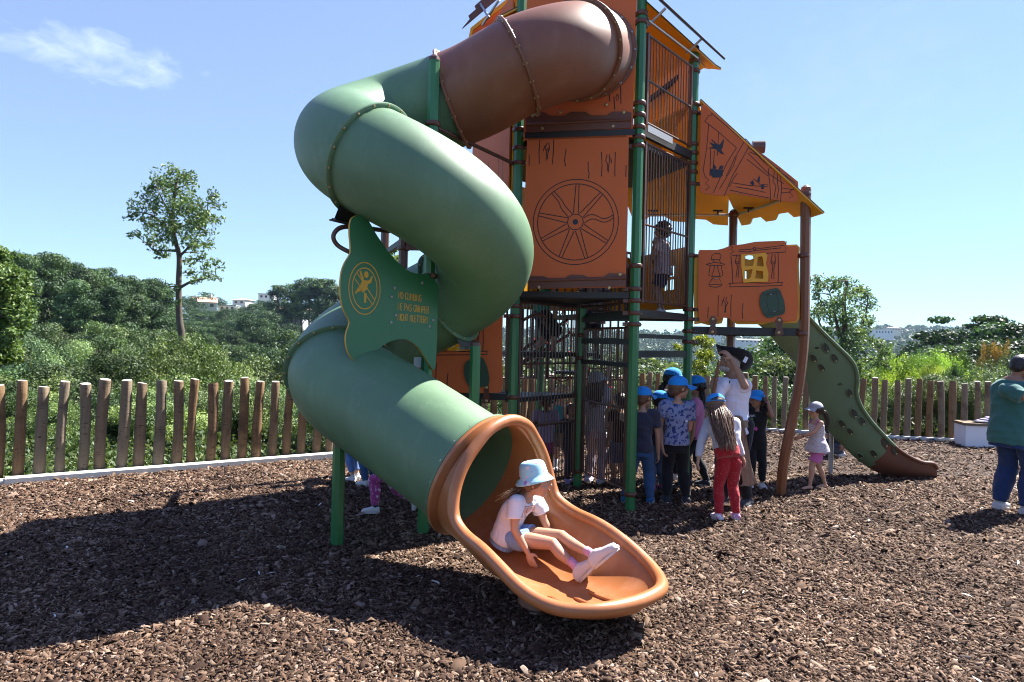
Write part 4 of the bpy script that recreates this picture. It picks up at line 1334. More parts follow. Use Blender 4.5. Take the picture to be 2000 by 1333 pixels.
# lettering, single-line letters
STROKE = {'N': [[(0, 0), (0, 1), (.6, 0), (.6, 1)]], 'O': [[(.3, 0), (.08, .12), (0, .4), (0, .6), (.08, .88), (.3, 1), (.52, .88), (.6, .6), (.6, .4), (.52, .12), (.3, 0)]],
 'C': [[(.58, .82), (.45, .97), (.3, 1), (.1, .88), (0, .6), (0, .4), (.1, .12), (.3, 0), (.45, .03), (.58, .18)]], 'L': [[(0, 1), (0, 0), (.5, 0)]], 'I': [[(0, 0), (0, 1)]],
 'M': [[(0, 0), (0, 1), (.33, .35), (.66, 1), (.66, 0)]], 'B': [[(0, 0), (0, 1), (.35, 1), (.52, .88), (.52, .65), (.35, .53), (0, .53)], [(.35, .53), (.56, .4), (.56, .12), (.4, 0), (0, 0)]],
 'G': [[(.58, .82), (.45, .97), (.3, 1), (.1, .88), (0, .6), (0, .4), (.1, .12), (.3, 0), (.48, .03), (.58, .18), (.58, .45), (.32, .45)]],
 'E': [[(.5, 1), (0, 1), (0, 0), (.5, 0)], [(0, .52), (.42, .52)]], 'P': [[(0, 0), (0, 1), (.38, 1), (.55, .88), (.55, .62), (.38, .5), (0, .5)]],
 'A': [[(0, 0), (.3, 1), (.6, 0)], [(.1, .34), (.5, .34)]], 'S': [[(.55, .85), (.4, .98), (.25, 1), (.05, .88), (.03, .68), (.2, .54), (.4, .46), (.56, .32), (.54, .12), (.35, 0), (.2, 0), (.02, .14)]],
 'R': [[(0, 0), (0, 1), (.38, 1), (.55, .88), (.55, .62), (.38, .5), (0, .5)], [(.3, .5), (.56, 0)]], 'H': [[(0, 0), (0, 1)], [(.58, 0), (.58, 1)], [(0, .52), (.58, .52)]],
 'T': [[(.3, 0), (.3, 1)], [(0, 1), (.6, 1)]], 'K': [[(0, 0), (0, 1)], [(.55, 1), (0, .42)], [(.2, .6), (.56, 0)]]}
WID = {'I': .12, 'M': .78, 'L': .55, 'E': .58}
def letter(txt, xl, yl, xr, yr, h):
    a = fS.px(xl, yl); b = fS.px(xr, yr)
    W_ = sum(WID.get(c, .66) + .10 if c != ' ' else .5 for c in txt) - .1
    sc = (b[0] - a[0]) / W_
    x = 0; mb = MB()
    for ch in txt:
        if ch == ' ': x += .5; continue
        for st in STROKE[ch]:
            pts = [(a[0] + (x + p[0]) * sc, a[1] + (b[1] - a[1]) * ((x + p[0]) / W_) + p[1] * h) for p in st]
            mb.strip(pts, .0072, fS.P, fS.U, UP, fS.N, .0194)
        x += WID.get(ch, .66) + .10
    mb.build('lettering', M['engrave_yellow'], sg, smooth=False)
letter('NO CLIMBING', 775, 583, 820, 590, .055)
letter('NE PAS GRIMPER', 774, 605, 834.5, 613, .055)
letter('NICHT KLETTERN', 774, 626, 832.5, 632, .055)
for (x, y) in ((768, 563), (762, 580), (770, 616), (761, 630), (822, 553), (843, 626), (836, 638)):
    u, z = fS.px(x, y); c = fS.P + fS.U * u + UP * z + fS.N * .018
    mb = MB(); mb.tube([c, c + fS.N * .005, c + fS.N * .009], [.015, .014, .008], 10); mb.build('bolt', M['boltgrey'], sg)
# struts from the mast to the plate
mb = MB(); q0 = fS.P + fS.U * -.12 - fS.N * .01; mb.tube([Vector((mast.x, mast.y, 2.1)), Vector((q0.x, q0.y, 2.1))], .02, 8); mb.tube([Vector((mast.x, mast.y, 1.8)), Vector((q0.x, q0.y, 1.8))], .02, 8); mb.build('sign_bracket', M['post_brown'], tower)
mb = MB(); p = at(816, 708, 5.95); mb.box(p, (.07, .004, .09)); mb.build('info_plate', M['white'], tower, smooth=False)

# ------------------------------------------------------------------ wavy climbing slide at the right
q0 = (E_ + G) / 2
def wavy():
    rows = []
    # (image row guides) top edge px and bottom edge px of the visible underside, depth
    top = [(1500, 560), (1560, 602), (1577, 618), (1605, 648), (1634, 676), (1660, 702), (1671, 722), (1674, 745), (1672, 765), (1680, 792), (1700, 822), (1725, 850), (1750, 875), (1775, 892), (1800, 903), (1822, 906), (1829, 915)]
    bot = [(1470, 628), (1495, 648), (1516, 672), (1545, 702), (1560, 722), (1572, 745), (1577, 765), (1580, 785), (1588, 810), (1610, 838), (1640, 868), (1668, 895), (1700, 918), (1730, 930), (1760, 935), (1795, 938), (1822, 934)]
    d0, d1 = 7.95, 9.2
    n = len(top)
    P = []
    for k in range(n):
        t = k / (n - 1)
        Yt = 8.32 + t * .70             # near rail
        Yb = 8.32 + t * .70 + .16
        P.append((at(*top[k], Yt), at(*bot[k], Yb)))
    tops = catmull([p[0] for p in P], 6); bots = catmull([p[1] for p in P], 6)
    return tops, bots
tp, bt = wavy()
nrow = len(tp)
ns = 20
def wavesurf(off):
    V = []
    for i in range(nrow):
        a, b = tp[i], bt[i]
        t = i / (nrow - 1)
        ax = (b - a)
        tang = (tp[min(i + 1, nrow - 1)] + bt[min(i + 1, nrow - 1)] - tp[max(i - 1, 0)] - bt[max(i - 1, 0)]).normalized()
        nrm = ax.cross(tang).normalized()
        if nrm.y > 0: nrm = -nrm
        far_ = Vector((-.12, .99, 0)) * (.52 - .30 * max(0, t - .8))
        for k in range(ns + 1):
            s_ = k / ns
            if s_ <= .62:
                u_ = s_ / .62
                V.append(a.lerp(b, u_) + nrm * (math.sin(PI * u_) * .06 - off))
            else:
                u_ = (s_ - .62) / .38
                w_ = b.lerp(a + far_, u_) + Vector((0, math.sin(PI * u_) * .10, -math.sin(PI * u_) * .05))
                V.append(w_ + Vector((0, -.6, .8)) * off)
    return V
V = wavesurf(0) + wavesurf(.03)
F = []; mi = []
m = ns + 1
for i in range(nrow - 1):
    for k in range(ns):
        f_ = [i * m + k, (i + 1) * m + k, (i + 1) * m + k + 1, i * m + k + 1]
        o_ = nrow * m
        cen = (V[f_[0]] + V[f_[2]]) / 2
        px_ = 1000 + cen.x / cen.y * FPX
        F.append(f_); F.append([o_ + j for j in f_[::-1]])
        # boundary between green and brown runs across the slide
        lim = 0.775 + .035 * (k / ns)
        mt = 1 if i / (nrow - 1) > lim - .06 else 0
        mi += [mt, mt]
    for k in (0, ns):
        a_, b_ = i * m + k, (i + 1) * m + k
        f_ = [a_, b_, b_ + nrow * m, a_ + nrow * m]; F.append(f_); mt = mi[-1]; mi.append(mt)
F.append([(nrow - 1) * m + k for k in range(m)] + [nrow * m + (nrow - 1) * m + k for k in range(m)][::-1]); mi.append(1)
cs = mk('climbing_slide', V, F, [M['climb_green'], M['climb_brown']], tower, mi=mi, autosmooth=R(60), label='wavy green climbing slide with moulded holds and a brown foot')
mb = MB(); mb.tube([p + Vector((-.06, .51, 0)) for p in tp], .022, 8); mb.build('rim', M['climb_green'], cs, autosmooth=R(180))
mb = MB(); k1 = int(nrow * .745)
mb.tube([p + Vector((0, -.01, 0)) for p in tp[:k1]], .024, 10); mb.build('rim', M['climb_green'], cs, autosmooth=R(180))
mb = MB(); mb.tube([p + Vector((0, -.01, 0)) for p in tp[k1 - 1:]], .024, 10); mb.build('rim', M['climb_brown'], cs, autosmooth=R(180))
# far side wall of the slide so that it is a trough with an inside
M['hold'] = plastic('painted recess shade', (.03, .04, .022), .55, .1, .1)  # dark fill colour painted in for the shade inside the holds' pockets
def surf_at(px, py):
    best = None
    o = Vector((0, 0, CAMH)); d = (at(px, py, 1) - o)
    bd = 1e9
    for i in range(0, nrow):
        for k in range(m):
            v_ = V[i * m + k]
            w_ = v_ - o; q_ = w_ / w_.y
            dd = (q_ - d).length
            if dd < bd: bd = dd; best = (v_, i, k)
    v_, i, k = best
    a_ = V[min(i + 1, nrow - 1) * m + k] - V[max(i - 1, 0) * m + k]; b_ = V[i * m + min(k + 1, ns)] - V[i * m + max(k - 1, 0)]
    nn = a_.cross(b_).normalized()
    if nn.y > 0: nn = -nn
    return o + d * v_.y, nn
for (x, y, r) in ((1612, 680, 1.0), (1629, 700, .9), (1588, 700, .9), (1604, 718, .8), (1593, 763, .9), (1627, 772, .8), (1658, 768, .9), (1667, 808, 1.0), (1683, 823, .9), (1644, 828, .9), (1660, 843, .8), (1728, 866, .9), (1747, 882, .8), (1706, 886, .9), (1680, 890, .7)):
    c, nn = surf_at(x, y)
    u_ = Vector((.6, .1, -.78)); u_ = (u_ - nn * u_.dot(nn)).normalized(); w_ = nn.cross(u_)
    mb = MB()
    n = 18
    for (kk, dd, mt) in ((1.0, .004, 0), (.92, .012, 0), (.80, .010, 0)): pass
    rr = .062 * r
    rings = [(1.15, .000), (1.06, .013), (.97, .015), (.90, .011), (.01, .012)]
    VV = []
    for (kk, dd) in rings: VV += [c + u_ * (rr * 1.25 * kk * math.cos(2 * PI * j / n)) + w_ * (rr * .68 * kk * math.sin(2 * PI * j / n)) + nn * dd for j in range(n)]
    FF = []; MM = []
    for a_ in range(len(rings) - 1):
        for j in range(n):
            FF.append([a_ * n + j, a_ * n + (j + 1) % n, (a_ + 1) * n + (j + 1) % n, (a_ + 1) * n + j]); MM.append(0 if a_ < 3 else 1)
    mb.add(VV, FF); mb.M = MM
    mb.ball(c + u_ * rr * .8 + nn * .006, (.016, .01, .012), 8, k=4, m=2)
    mb.build('hold', [M['climb_green'] if x < 1715 else M['climb_brown'], M['hold'], M['bolt']], cs)
for (x, y) in ((1627, 735), (1601, 748), (1641, 751), (1540, 670), (1596, 680)):
    c, nn = surf_at(x, y); mb = MB(); mb.ball(c, (.03, .03, .012), 10, k=5); mb.build('hold', M['hold'], cs)
pp = gr(1622, 928); mb = MB(); mb.tube([Vector((pp.x, pp.y, -.1)), Vector((pp.x, pp.y, .75))], .03, 12); mb.build('support_leg', M['greysteel'], tower)
# ------------------------------------------------------------------ land beyond the fence
TK = [-1.1, -.8, -.45, -.2, 0, .25, .5, .8, 1.1]
DK = [9, 14, 20, 35, 60, 100, 160, 260, 450, 800, 1300, 2200]
ZT = np.array([
 [-.5, -1.5, -3, -4, -1, 4, 8, 8, 8, 8, 8, 8],
 [-.5, -1.5, -3, -4, -1, 4, 8, 8, 8, 8, 8, 8],
 [-.5, -1.8, -3.5, -6, -7, -5, 0, 8, 7, 4, 4, 4],
 [-.5, -1.8, -3.5, -7, -9, -9, -5, 6, 8, 8, 8, 8],
 [-.5, -1.2, -4, -8, -12, -16, -20, -24, -24, -8, 16, 22],
 [-.4, -.6, -4, -8, -13, -19, -26, -34, -38, -24, 16, 26],
 [-.4, -.6, -3, -6, -10, -16, -24, -32, -34, -12, 34, 44],
 [-.4, -.6, -2, -3, -4, -8, -14, -22, -24, 0, 44, 50],
 [-.4, -.6, -2, -3, -4, -8, -14, -22, -24, 0, 44, 50]], dtype=float)
def terr(x, y):
    t = x / max(y, 1); d = min(max(y, DK[0]), DK[-1])
    k = np.array([np.interp(math.log(d), np.log(DK), ZT[i]) for i in range(len(TK))])
    z = float(np.interp(t, TK, k))
    z += .35 * math.sin(x * .11 + y * .07) * min(1, d / 60) * (1 + d / 300)
    s_ = y - fence_y(x)
    if s_ < 0: return -.6
    if s_ < 4: z = -.25 + (z + .25) * (s_ / 4)
    return z
q = NT('hillside undergrowth'); v = q.tex()
n1_ = q.noise(v, .35, 8, .65); n2_ = q.noise(v, .035, 5, .6)
c = q.ramp(n1_, [(.3, (.012, .022, .011)), (.5, (.028, .048, .020)), (.62, (.050, .072, .030)), (.80, (.13, .115, .07))])
c = q.mix(q.ramp(n2_, [(.52, (0, 0, 0)), (.62, (1, 1, 1))]), c, (.045, .065, .032))
q.col(c); q.set(.95, .1); q.bump(n1_, .8, .6); M['hill'] = q.m
V = []; F = []
ts = np.linspace(-1.25, 1.25, 90)
ds = np.concatenate([np.linspace(5, 20, 42), np.geomspace(21, 2200, 70)])
for t in ts:
    for d in ds: V.append((t * d, d, terr(t * d, d)))
nd = len(ds)
for i in range(len(ts) - 1):
    for j in range(nd - 1): F.append([i * nd + j, (i + 1) * nd + j, (i + 1) * nd + j + 1, i * nd + j + 1])
o = mk('terrain', V, F, M['hill'], autosmooth=R(180)); tag(o, kind='structure')

def leafmat(name, c0, c1, c2, rough=.55, trans=.22, objcol=True):
    q = NT(name)
    at_ = q.n("ShaderNodeAttribute", attribute_name='leafcol')
    oi = q.n("ShaderNodeObjectInfo")
    base = q.ramp(at_.outputs['Fac'], [(0, c0), (.55, c1), (1, c2)])
    if objcol: base = q.mix(1.0, base, oi.outputs['Color'], 'MULTIPLY')
    q.col(base); q.set(rough, .22)
    tr = q.n("ShaderNodeBsdfTranslucent")
    tc_ = q.mix(1.0, base, (1.5, 1.5, .7), 'MULTIPLY'); q.l(tc_, tr.inputs[0])
    mx_ = q.n("ShaderNodeMixShader"); mx_.inputs[0].default_value = trans
    q.l(q.b.outputs[0], mx_.inputs[1]); q.l(tr.outputs[0], mx_.inputs[2]); q.l(mx_.outputs[0], q.o.inputs[0])
    return q.m
M['leaf'] = leafmat('leaves', (.022, .040, .017), (.066, .102, .044), (.155, .200, .085))
q = NT('tree bark'); v = q.tex(); nn_ = q.noise(q.mapping(v, (6, 6, 1.5)), 3, 6, .65)
q.col(q.mix(nn_, (.035, .026, .02), (.14, .115, .09))); q.set(.9, .2); q.bump(nn_, .8, .03); M['bark'] = q.m

def quads_mesh(name, P, L, W, cval, mat, N=None, bias=0.0):
    """one leaf-like rhombus per point; P (n,3), L,W (n)"""
    n = len(P)
    d = rng.normal(size=(n, 3)); d /= np.linalg.norm(d, axis=1)[:, None]
    if N is None: nrm = rng.normal(size=(n, 3))
    else: nrm = N * bias + rng.normal(size=(n, 3))
    nrm[:, 2] += .35
    sd = np.cross(d, nrm); sd /= (np.linalg.norm(sd, axis=1)[:, None] + 1e-9)
    V = np.empty((n, 4, 3))
    V[:, 0] = P - d * L[:, None]; V[:, 1] = P + sd * W[:, None] - d * (L * .1)[:, None]
    V[:, 2] = P + d * L[:, None]; V[:, 3] = P - sd * W[:, None] - d * (L * .1)[:, None]
    me = bpy.data.meshes.new(name)
    me.vertices.add(n * 4); me.vertices.foreach_set('co', V.reshape(-1))
    me.loops.add(n * 4); me.loops.foreach_set('vertex_index', np.arange(n * 4, dtype=np.int32))
    me.polygons.add(n); me.polygons.foreach_set('loop_start', (np.arange(n) * 4).astype(np.int32))
    me.update(calc_edges=True)
    ca = me.color_attributes.new('leafcol', 'FLOAT_COLOR', 'POINT')
    c = np.clip(cval, 0, 1); C = np.stack([c, c, c, np.ones(n)], 1)
    ca.data.foreach_set('color', np.repeat(C, 4, 0).reshape(-1))
    me.materials.append(mat)
    return me
def clump_points(cl, n):
    """cl: list of (centre, radius(3)); points in shells of the clumps"""
    w = np.array([r[0] * r[1] + r[1] * r[2] for c, r in cl]); w = w / w.sum()
    k = rng.choice(len(cl), n, p=w)
    C = np.array([list(c) for c, r in cl])[k]; Rr = np.array([list(r) for c, r in cl])[k]
    u = rng.normal(size=(n, 3)); u /= np.linalg.norm(u, axis=1)[:, None]
    rad = rng.uniform(.25, 1, n) ** .45 * (1 + rng.normal(0, .09, n))
    P = C + u * Rr * rad[:, None]
    tone = rng.random(len(cl))[k]
    return P, u, tone
def crown(kind, seed, n, leaf):
    r_ = np.random.default_rng(seed)
    cl = []
    if kind == 'round':
        for _ in range(26):
            a = r_.uniform(0, 2 * PI); h = r_.uniform(.18, .92); rr = .42 * math.sin(PI * min(1, max(.05, (h - .02) / 1.02)) ** .8) * r_.uniform(.35, 1)
            s_ = r_.uniform(.07, .16); cl.append(((rr * math.cos(a), rr * math.sin(a), h), (s_ * 1.15, s_ * 1.15, s_ * .8)))
    elif kind == 'euc':
        for _ in range(30):
            a = r_.uniform(0, 2 * PI); h = r_.uniform(.30, .97); rr = .24 * (1.15 - h * .75) * r_.uniform(.1, 1.1)
            s_ = r_.uniform(.045, .10); cl.append(((rr * math.cos(a), rr * math.sin(a), h), (s_ * 1.3, s_ * 1.3, s_ * .8)))
    elif kind == 'bush':
        for _ in range(34):
            a = r_.uniform(0, 2 * PI); h = r_.uniform(.02, .9); rr = .5 * math.sqrt(max(0, 1 - (h - .25) ** 2 / .5)) * r_.uniform(.2, 1)
            s_ = r_.uniform(.09, .17); cl.append(((rr * math.cos(a), rr * math.sin(a), h), (s_, s_, s_ * 1.0)))
        for _ in range(14):
            a = r_.uniform(0, 2 * PI); rr = r_.uniform(0, .4); cl.append(((rr * math.cos(a), rr * math.sin(a), r_.uniform(.70, .95)), (.055, .055, .08)))
    elif kind == 'pine':
        for _ in range(34):
            h = r_.uniform(.22, 1.0); a = r_.uniform(0, 2 * PI); rr = .26 * (1.08 - h) ** .6 * r_.uniform(.3, 1.15)
            s_ = .045 + .07 * (1.05 - h); cl.append(((rr * math.cos(a), rr * math.sin(a), h), (s_ * 1.5, s_ * 1.5, s_ * .6)))
    P, u, tone = clump_points(cl, n)
    L = rng.uniform(.6, 1.3, n) * leaf
    return quads_mesh('crown_' + kind, P, L, L * .62, tone * .8 + rng.random(n) * .22, M['leaf'], u, 2.4), cl
def trunk_mesh(cl, r0=.022, h=.75, seed=0):
    r_ = random.Random(seed); mb = MB()
    ax = [Vector((.02 * math.sin(k * 1.3 + seed), .02 * math.cos(k * 1.7 + seed), -.06 + (h + .06) * k / 7)) for k in range(8)]
    mb.tube(ax, [r0 * (1 - .1 * k) for k in range(8)], 8)
    for c, r in r_.sample(cl, min(11, len(cl))):
        c = Vector(c); z = max(.1, c.z - .18 - .1 * r_.random()); b = Vector((0, 0, min(z, h * .95)))
        mb.tube([b, b.lerp(c, .5) + Vector((0, 0, .02)), c], [r0 * .5, r0 * .3, r0 * .12], 6)
    me = bpy.data.meshes.new('trunk'); me.from_pydata([tuple(v) for v in mb.V], [], mb.F); me.materials.append(M['bark'])
    me.polygons.foreach_set('use_smooth', np.ones(len(me.polygons), dtype=bool)); return me
TPL = {}
def tpl(kind, size, seed):
    key = (kind, size, seed)
    if key not in TPL:
        n, leaf = {'far': (5200, .0165), 'mid': (13000, .0135), 'near': (40000, .0086)}[size]
        if kind == 'euc': leaf *= .8
        cm, cl = crown(kind, seed, n, leaf)
        TPL[key] = (cm, trunk_mesh(cl, .018 if kind != 'bush' else .012, .85 if kind != 'bush' else .6, seed))
    return TPL[key]
rl = random.Random(21)
KN = {'round': ('broadleaf_tree', 'tree'), 'euc': ('eucalyptus_tree', 'tree'), 'bush': ('shrub', 'shrub'), 'pine': ('pine_tree', 'tree')}
def place(kind, size, px, ytop, Y, wide, color, label, group, seed=None):
    top = at(px, ytop, Y); zg = terr(top.x, top.y)
    h = max(.6, top.z - zg + .05)
    cm, tm = tpl(kind, size, seed if seed is not None else rl.randint(1, 3))
    nm, cat = KN[kind]
    t = thing(nm, (top.x, top.y, zg - .05), label, cat, group)
    t.rotation_euler = (0, 0, rl.uniform(0, 2 * PI)); t.scale = (h * wide, h * wide, h)
    for me, n_ in ((cm, 'crown'), (tm, 'trunk')):
        o = bpy.data.objects.new(n_, me); col.objects.link(o); o.parent = t; o.color = (*color, 1)
    return t
def cj(c, j=.28): 
    k = 1 + rl.uniform(-j, j); return tuple(max(0, x * k * (1 + rl.uniform(-.06, .06))) for x in c)
DK_G = (.62, .78, .70); MD_G = (1.0, 1.0, .9); LT_G = (1.45, 1.45, 1.1); YL_G = (2.9, 2.6, .9); GR_G = (1.25, 1.35, 1.35); SV_G = (1.3, 1.42, 1.3)
# eucalypts on the left ridge
for px, yt, Y in ((70, 498, 74), (95, 492, 70), (118, 500, 78), (142, 512, 80), (165, 520, 76), (190, 528, 84), (208, 522, 88), (232, 540, 90), (255, 536, 92), (276, 548, 96), (298, 545, 98), (318, 556, 104), (40, 492, 66), (20, 505, 72), (330, 590, 110), (150, 545, 66), (222, 560, 70), (262, 575, 74), (300, 590, 80)):
    place('euc', 'mid', px, yt, Y, rl.uniform(.85, 1.15), cj((.70, .86, .78)), 'tall grey-green eucalyptus on the left ridge', 'eucalypts on the left ridge')
# oaks in the valley, left half
for px, yt, Y in ((395, 628, 120), (425, 622, 130), (455, 632, 125), (485, 625, 140), (512, 630, 135), (540, 640, 110), (560, 650, 100), (375, 640, 100), (410, 660, 88), (440, 668, 92), (470, 662, 86), (500, 672, 80), (530, 680, 84), (555, 700, 75), (340, 655, 75), (305, 640, 70), (270, 650, 62), (235, 645, 58), (195, 630, 55), (160, 640, 60), (120, 650, 52), (90, 640, 50), (480, 705, 60), (430, 712, 58), (520, 725, 52), (585, 720, 60), (600, 660, 95), (620, 690, 70), (560, 745, 45)):
    place('round', 'mid', px, yt + rl.uniform(-16, 14), Y, rl.uniform(.75, 1.15), cj(DK_G if px > 360 else MD_G), 'rounded dark green oak in the wooded left valley', 'oaks in the valley')
# trees on the far left hill around the houses
for px, yt, Y in ((350, 583, 230), (372, 575, 245), (404, 569, 265), (440, 600, 220), (452, 596, 270), (470, 598, 255), (495, 592, 240), (510, 585, 250), (530, 584, 238), (545, 590, 232), (600, 600, 225), (620, 590, 235), (650, 580, 240), (670, 585, 250), (345, 600, 200), (520, 608, 180), (548, 612, 190), (570, 628, 170), (465, 612, 170)):
    place('round', 'far', px, yt, Y, rl.uniform(1.1, 1.6), cj((.55, .74, .72)), 'dark rounded tree among the far left houses', 'trees among the far houses')
for px, yt, Y in ((543, 557, 200), (572, 553, 205), (590, 545, 200), (606, 541, 198), (622, 543, 196), (640, 545, 195), (655, 560, 190), (580, 562, 210)):
    place('euc', 'far', px, yt, Y, rl.uniform(1.0, 1.3), cj((.62, .8, .74)), 'tall dark skyline eucalyptus beside the slide', 'skyline eucalypts by the slide')
# shrubs and saplings behind the left fence
for k in range(34):
    kd = 'bush' if k % 3 == 0 else 'round'
    px = -30 + 660 * (k % 17) / 16 + rl.uniform(-18, 18)
    row = k // 17
    Y0 = fence_y(at(px, 800, 9).x) + 1.2
    Y = (11.5 + 5 * (px + 30) / 660) + row * rl.uniform(3.5, 7) + rl.uniform(0, 1.5)
    yt = (772, 700)[row] + rl.uniform(-34, 40)
    place(kd, 'near', px, yt, Y, rl.uniform(.75, 1.1) * (1.3 if kd == 'round' else 1), cj(rl.choice((MD_G, LT_G, LT_G, GR_G, MD_G))), 'leafy green shrub right behind the left fence', 'shrubs behind the left fence')
for px, yt, Y in ((-10, 640, 24), (60, 660, 28), (130, 655, 30), (185, 690, 26), (240, 680, 32), (290, 660, 30), (395, 660, 28), (360, 640, 26), (330, 690, 20), (450, 720, 24), (510, 730, 26), (565, 760, 22)):
    place('round', 'near', px, yt, Y, rl.uniform(.6, .85), cj(rl.choice((MD_G, LT_G, GR_G))), 'round bright tree on the slope below the left fence', 'tall shrubs on the slope')
# behind the tower and right half
for k in range(30):
    px = 640 + 1400 * k / 29 + rl.uniform(-16, 16)
    x_ = (px - 1000) / FPX * 14; Y = fence_y(x_) + rl.uniform(1.2, 2.6)
    Y = max(Y, fence_y((px - 1000) / FPX * Y) + 1.0)
    yt = 790 + rl.uniform(-25, 25) if 1230 < px < 1640 else 765 + rl.uniform(-35, 25)
    place('bush', 'near', px, yt, Y, rl.uniform(.9, 1.4), cj(rl.choice((GR_G, MD_G, LT_G, SV_G))), 'grey-green shrub against the rear fence', 'shrubs behind the rear fence')
for px, yt, Y in ((1250, 690, 45), (1275, 705, 40), (1300, 700, 48), (1330, 712, 38), (1372, 720, 40), (1400, 706, 44), (1440, 715, 40), (1480, 690, 42), (1510, 700, 36), (1545, 690, 34), (1225, 700, 50), (1190, 690, 55), (1150, 690, 50), (1110, 700, 48), (1070, 690, 52), (1040, 700, 45), (930, 700, 50), (890, 700, 52), (1340, 735, 26), (1420, 740, 25), (1500, 735, 24), (1270, 740, 26)):
    place('round', 'mid', px, yt, Y, rl.uniform(.9, 1.3), cj(rl.choice((GR_G, MD_G, (.8, .95, .95)))), 'valley tree seen through the legs of the tower', 'valley trees behind the tower')
for px, yt, Y, w in ((1720, 712, 19, .9), (1752, 700, 20, .9), (1690, 735, 18, .9), (1785, 695, 21, 1.), (1840, 680, 20, .9), (1865, 688, 20.5, .8), (1820, 705, 19, .8), (1900, 712, 19, .9), (1925, 722, 18.5, .8)):
    place('round' if px % 2 else 'bush', 'near', px, yt + rl.uniform(-12, 16), Y, w * .66, cj(YL_G if px not in (1840, 1865) else (2.2, 2.5, .9)), 'bright yellow-green bush above the right fence', 'yellow-green bushes at the right')
place('bush', 'near', 1858, 715, 17.5, .42, (.55, .75, .6), 'narrow dark green shrub standing in front of the yellow-green bushes', None)
place('bush', 'near', 1940, 668, 24, .30, (3.2, 1.35, .75), 'small orange-tinted shrub beside the yellow-green bushes', None)
for px, yt, Y in ((1960, 715, 18), (2000, 690, 22), (1975, 740, 16.5)):
    place('bush', 'near', px, yt, Y, .8, cj(GR_G), 'silvery green bush behind the bench', 'silvery bushes behind the bench')
for px, yt, Y, w in ((1825, 622, 60, .95), (1858, 640, 58, 1.0), (1800, 655, 62, 1.0), (1890, 648, 64, 1.1), (1932, 618, 55, 1.1), (1965, 625, 52, 1.3), (2000, 632, 50, 1.2), (1915, 655, 60, 1.2), (1875, 668, 50, 1.2), (1840, 680, 52, 1.2), (1990, 655, 45, 1.2), (1950, 660, 48, 1.2)):
    place('pine' if px in (1825, 1932, 2000, 1800) else 'round', 'mid', px, yt, Y, w * 1.2, cj((.38, .54, .46)), 'very dark evergreen on the right skyline', 'dark evergreens at the right')

# far woodland on the opposite hills: one mass
def woodland():
    Ps = []; Ls = []; Cs = []
    n = 9500
    for _ in range(n):
        t = random.uniform(-.1, .95); d = math.exp(random.uniform(math.log(110), math.log(1500)))
        x = t * d; s_ = random.uniform(2.0, 4.2) * (1 + d / 1200)
        if math.sin(x * .021 + 1) * math.cos(d * .013) > .80: continue
        z = terr(x, d); m_ = 30
        u = rng.normal(size=(m_, 3)); u /= np.linalg.norm(u, axis=1)[:, None]; u[:, 2] = np.abs(u[:, 2])
        Ps.append(np.array([x, d, z]) + u * np.array([s_, s_, s_ * 1.5])); Ls.append(np.full(m_, s_ * .36)); Cs.append(np.full(m_, random.random() * .6) + rng.random(m_) * .3)
    P = np.concatenate(Ps); L = np.concatenate(Ls)
    me = quads_mesh('far_woodland', P, L, L * .7, np.concatenate(Cs), M['leaf_far'], None)
    o = bpy.data.objects.new('far_woodland', me); col.objects.link(o)
    tag(o, 'distant woods covering the opposite hillsides, fading to blue', 'woodland', kind='stuff')
M['leaf_far'] = leafmat('far leaves', (.020, .036, .016), (.040, .066, .028), (.075, .10, .045), objcol=False)
woodland()
# low scrub filling the slope just outside the fence
def scrub():
    n = 90000
    y = rng.uniform(0, 1, n); x = rng.uniform(-11, 15, n)
    fy = np.array([fence_y(a) for a in x])
    y = fy + .35 + 9 * y ** 1.4
    z = np.array([terr(a, b) for a, b in zip(x, y)])
    hh = .35 + .5 * np.abs(np.sin(x * 1.7) * np.cos(y * 1.3)) + .25 * (y - fy) * .3
    P = np.stack([x, y, z + rng.uniform(0, 1, n) * hh], 1)
    L = rng.uniform(.02, .05, n)
    me = quads_mesh('undergrowth', P, L, L * .45, rng.random(n) * .9, M['leaf_far2'], None)
    o = bpy.data.objects.new('undergrowth', me); col.objects.link(o)
    tag(o, 'tangled low green undergrowth on the bank just outside the fence', 'undergrowth', kind='stuff')
M['leaf_far2'] = leafmat('undergrowth leaves', (.035, .06, .02), (.07, .11, .038), (.17, .19, .075), objcol=False)
scrub()

for px, yt, Y in ((385, 603, 225), (398, 608, 215), (412, 606, 220), (426, 607, 225), (440, 606, 230), (456, 603, 240), (468, 605, 235), (482, 601, 240), (497, 600, 235), (512, 600, 230), (527, 599, 225), (540, 604, 210), (360, 612, 190), (378, 622, 175), (405, 625, 180), (436, 622, 185), (458, 622, 180), (490, 620, 175), (515, 622, 170)):
    place('round', 'far', px, yt, Y, rl.uniform(1.3, 1.9), cj((.60, .80, .74), .2), 'low dark tree below the far left houses', 'trees below the far houses')
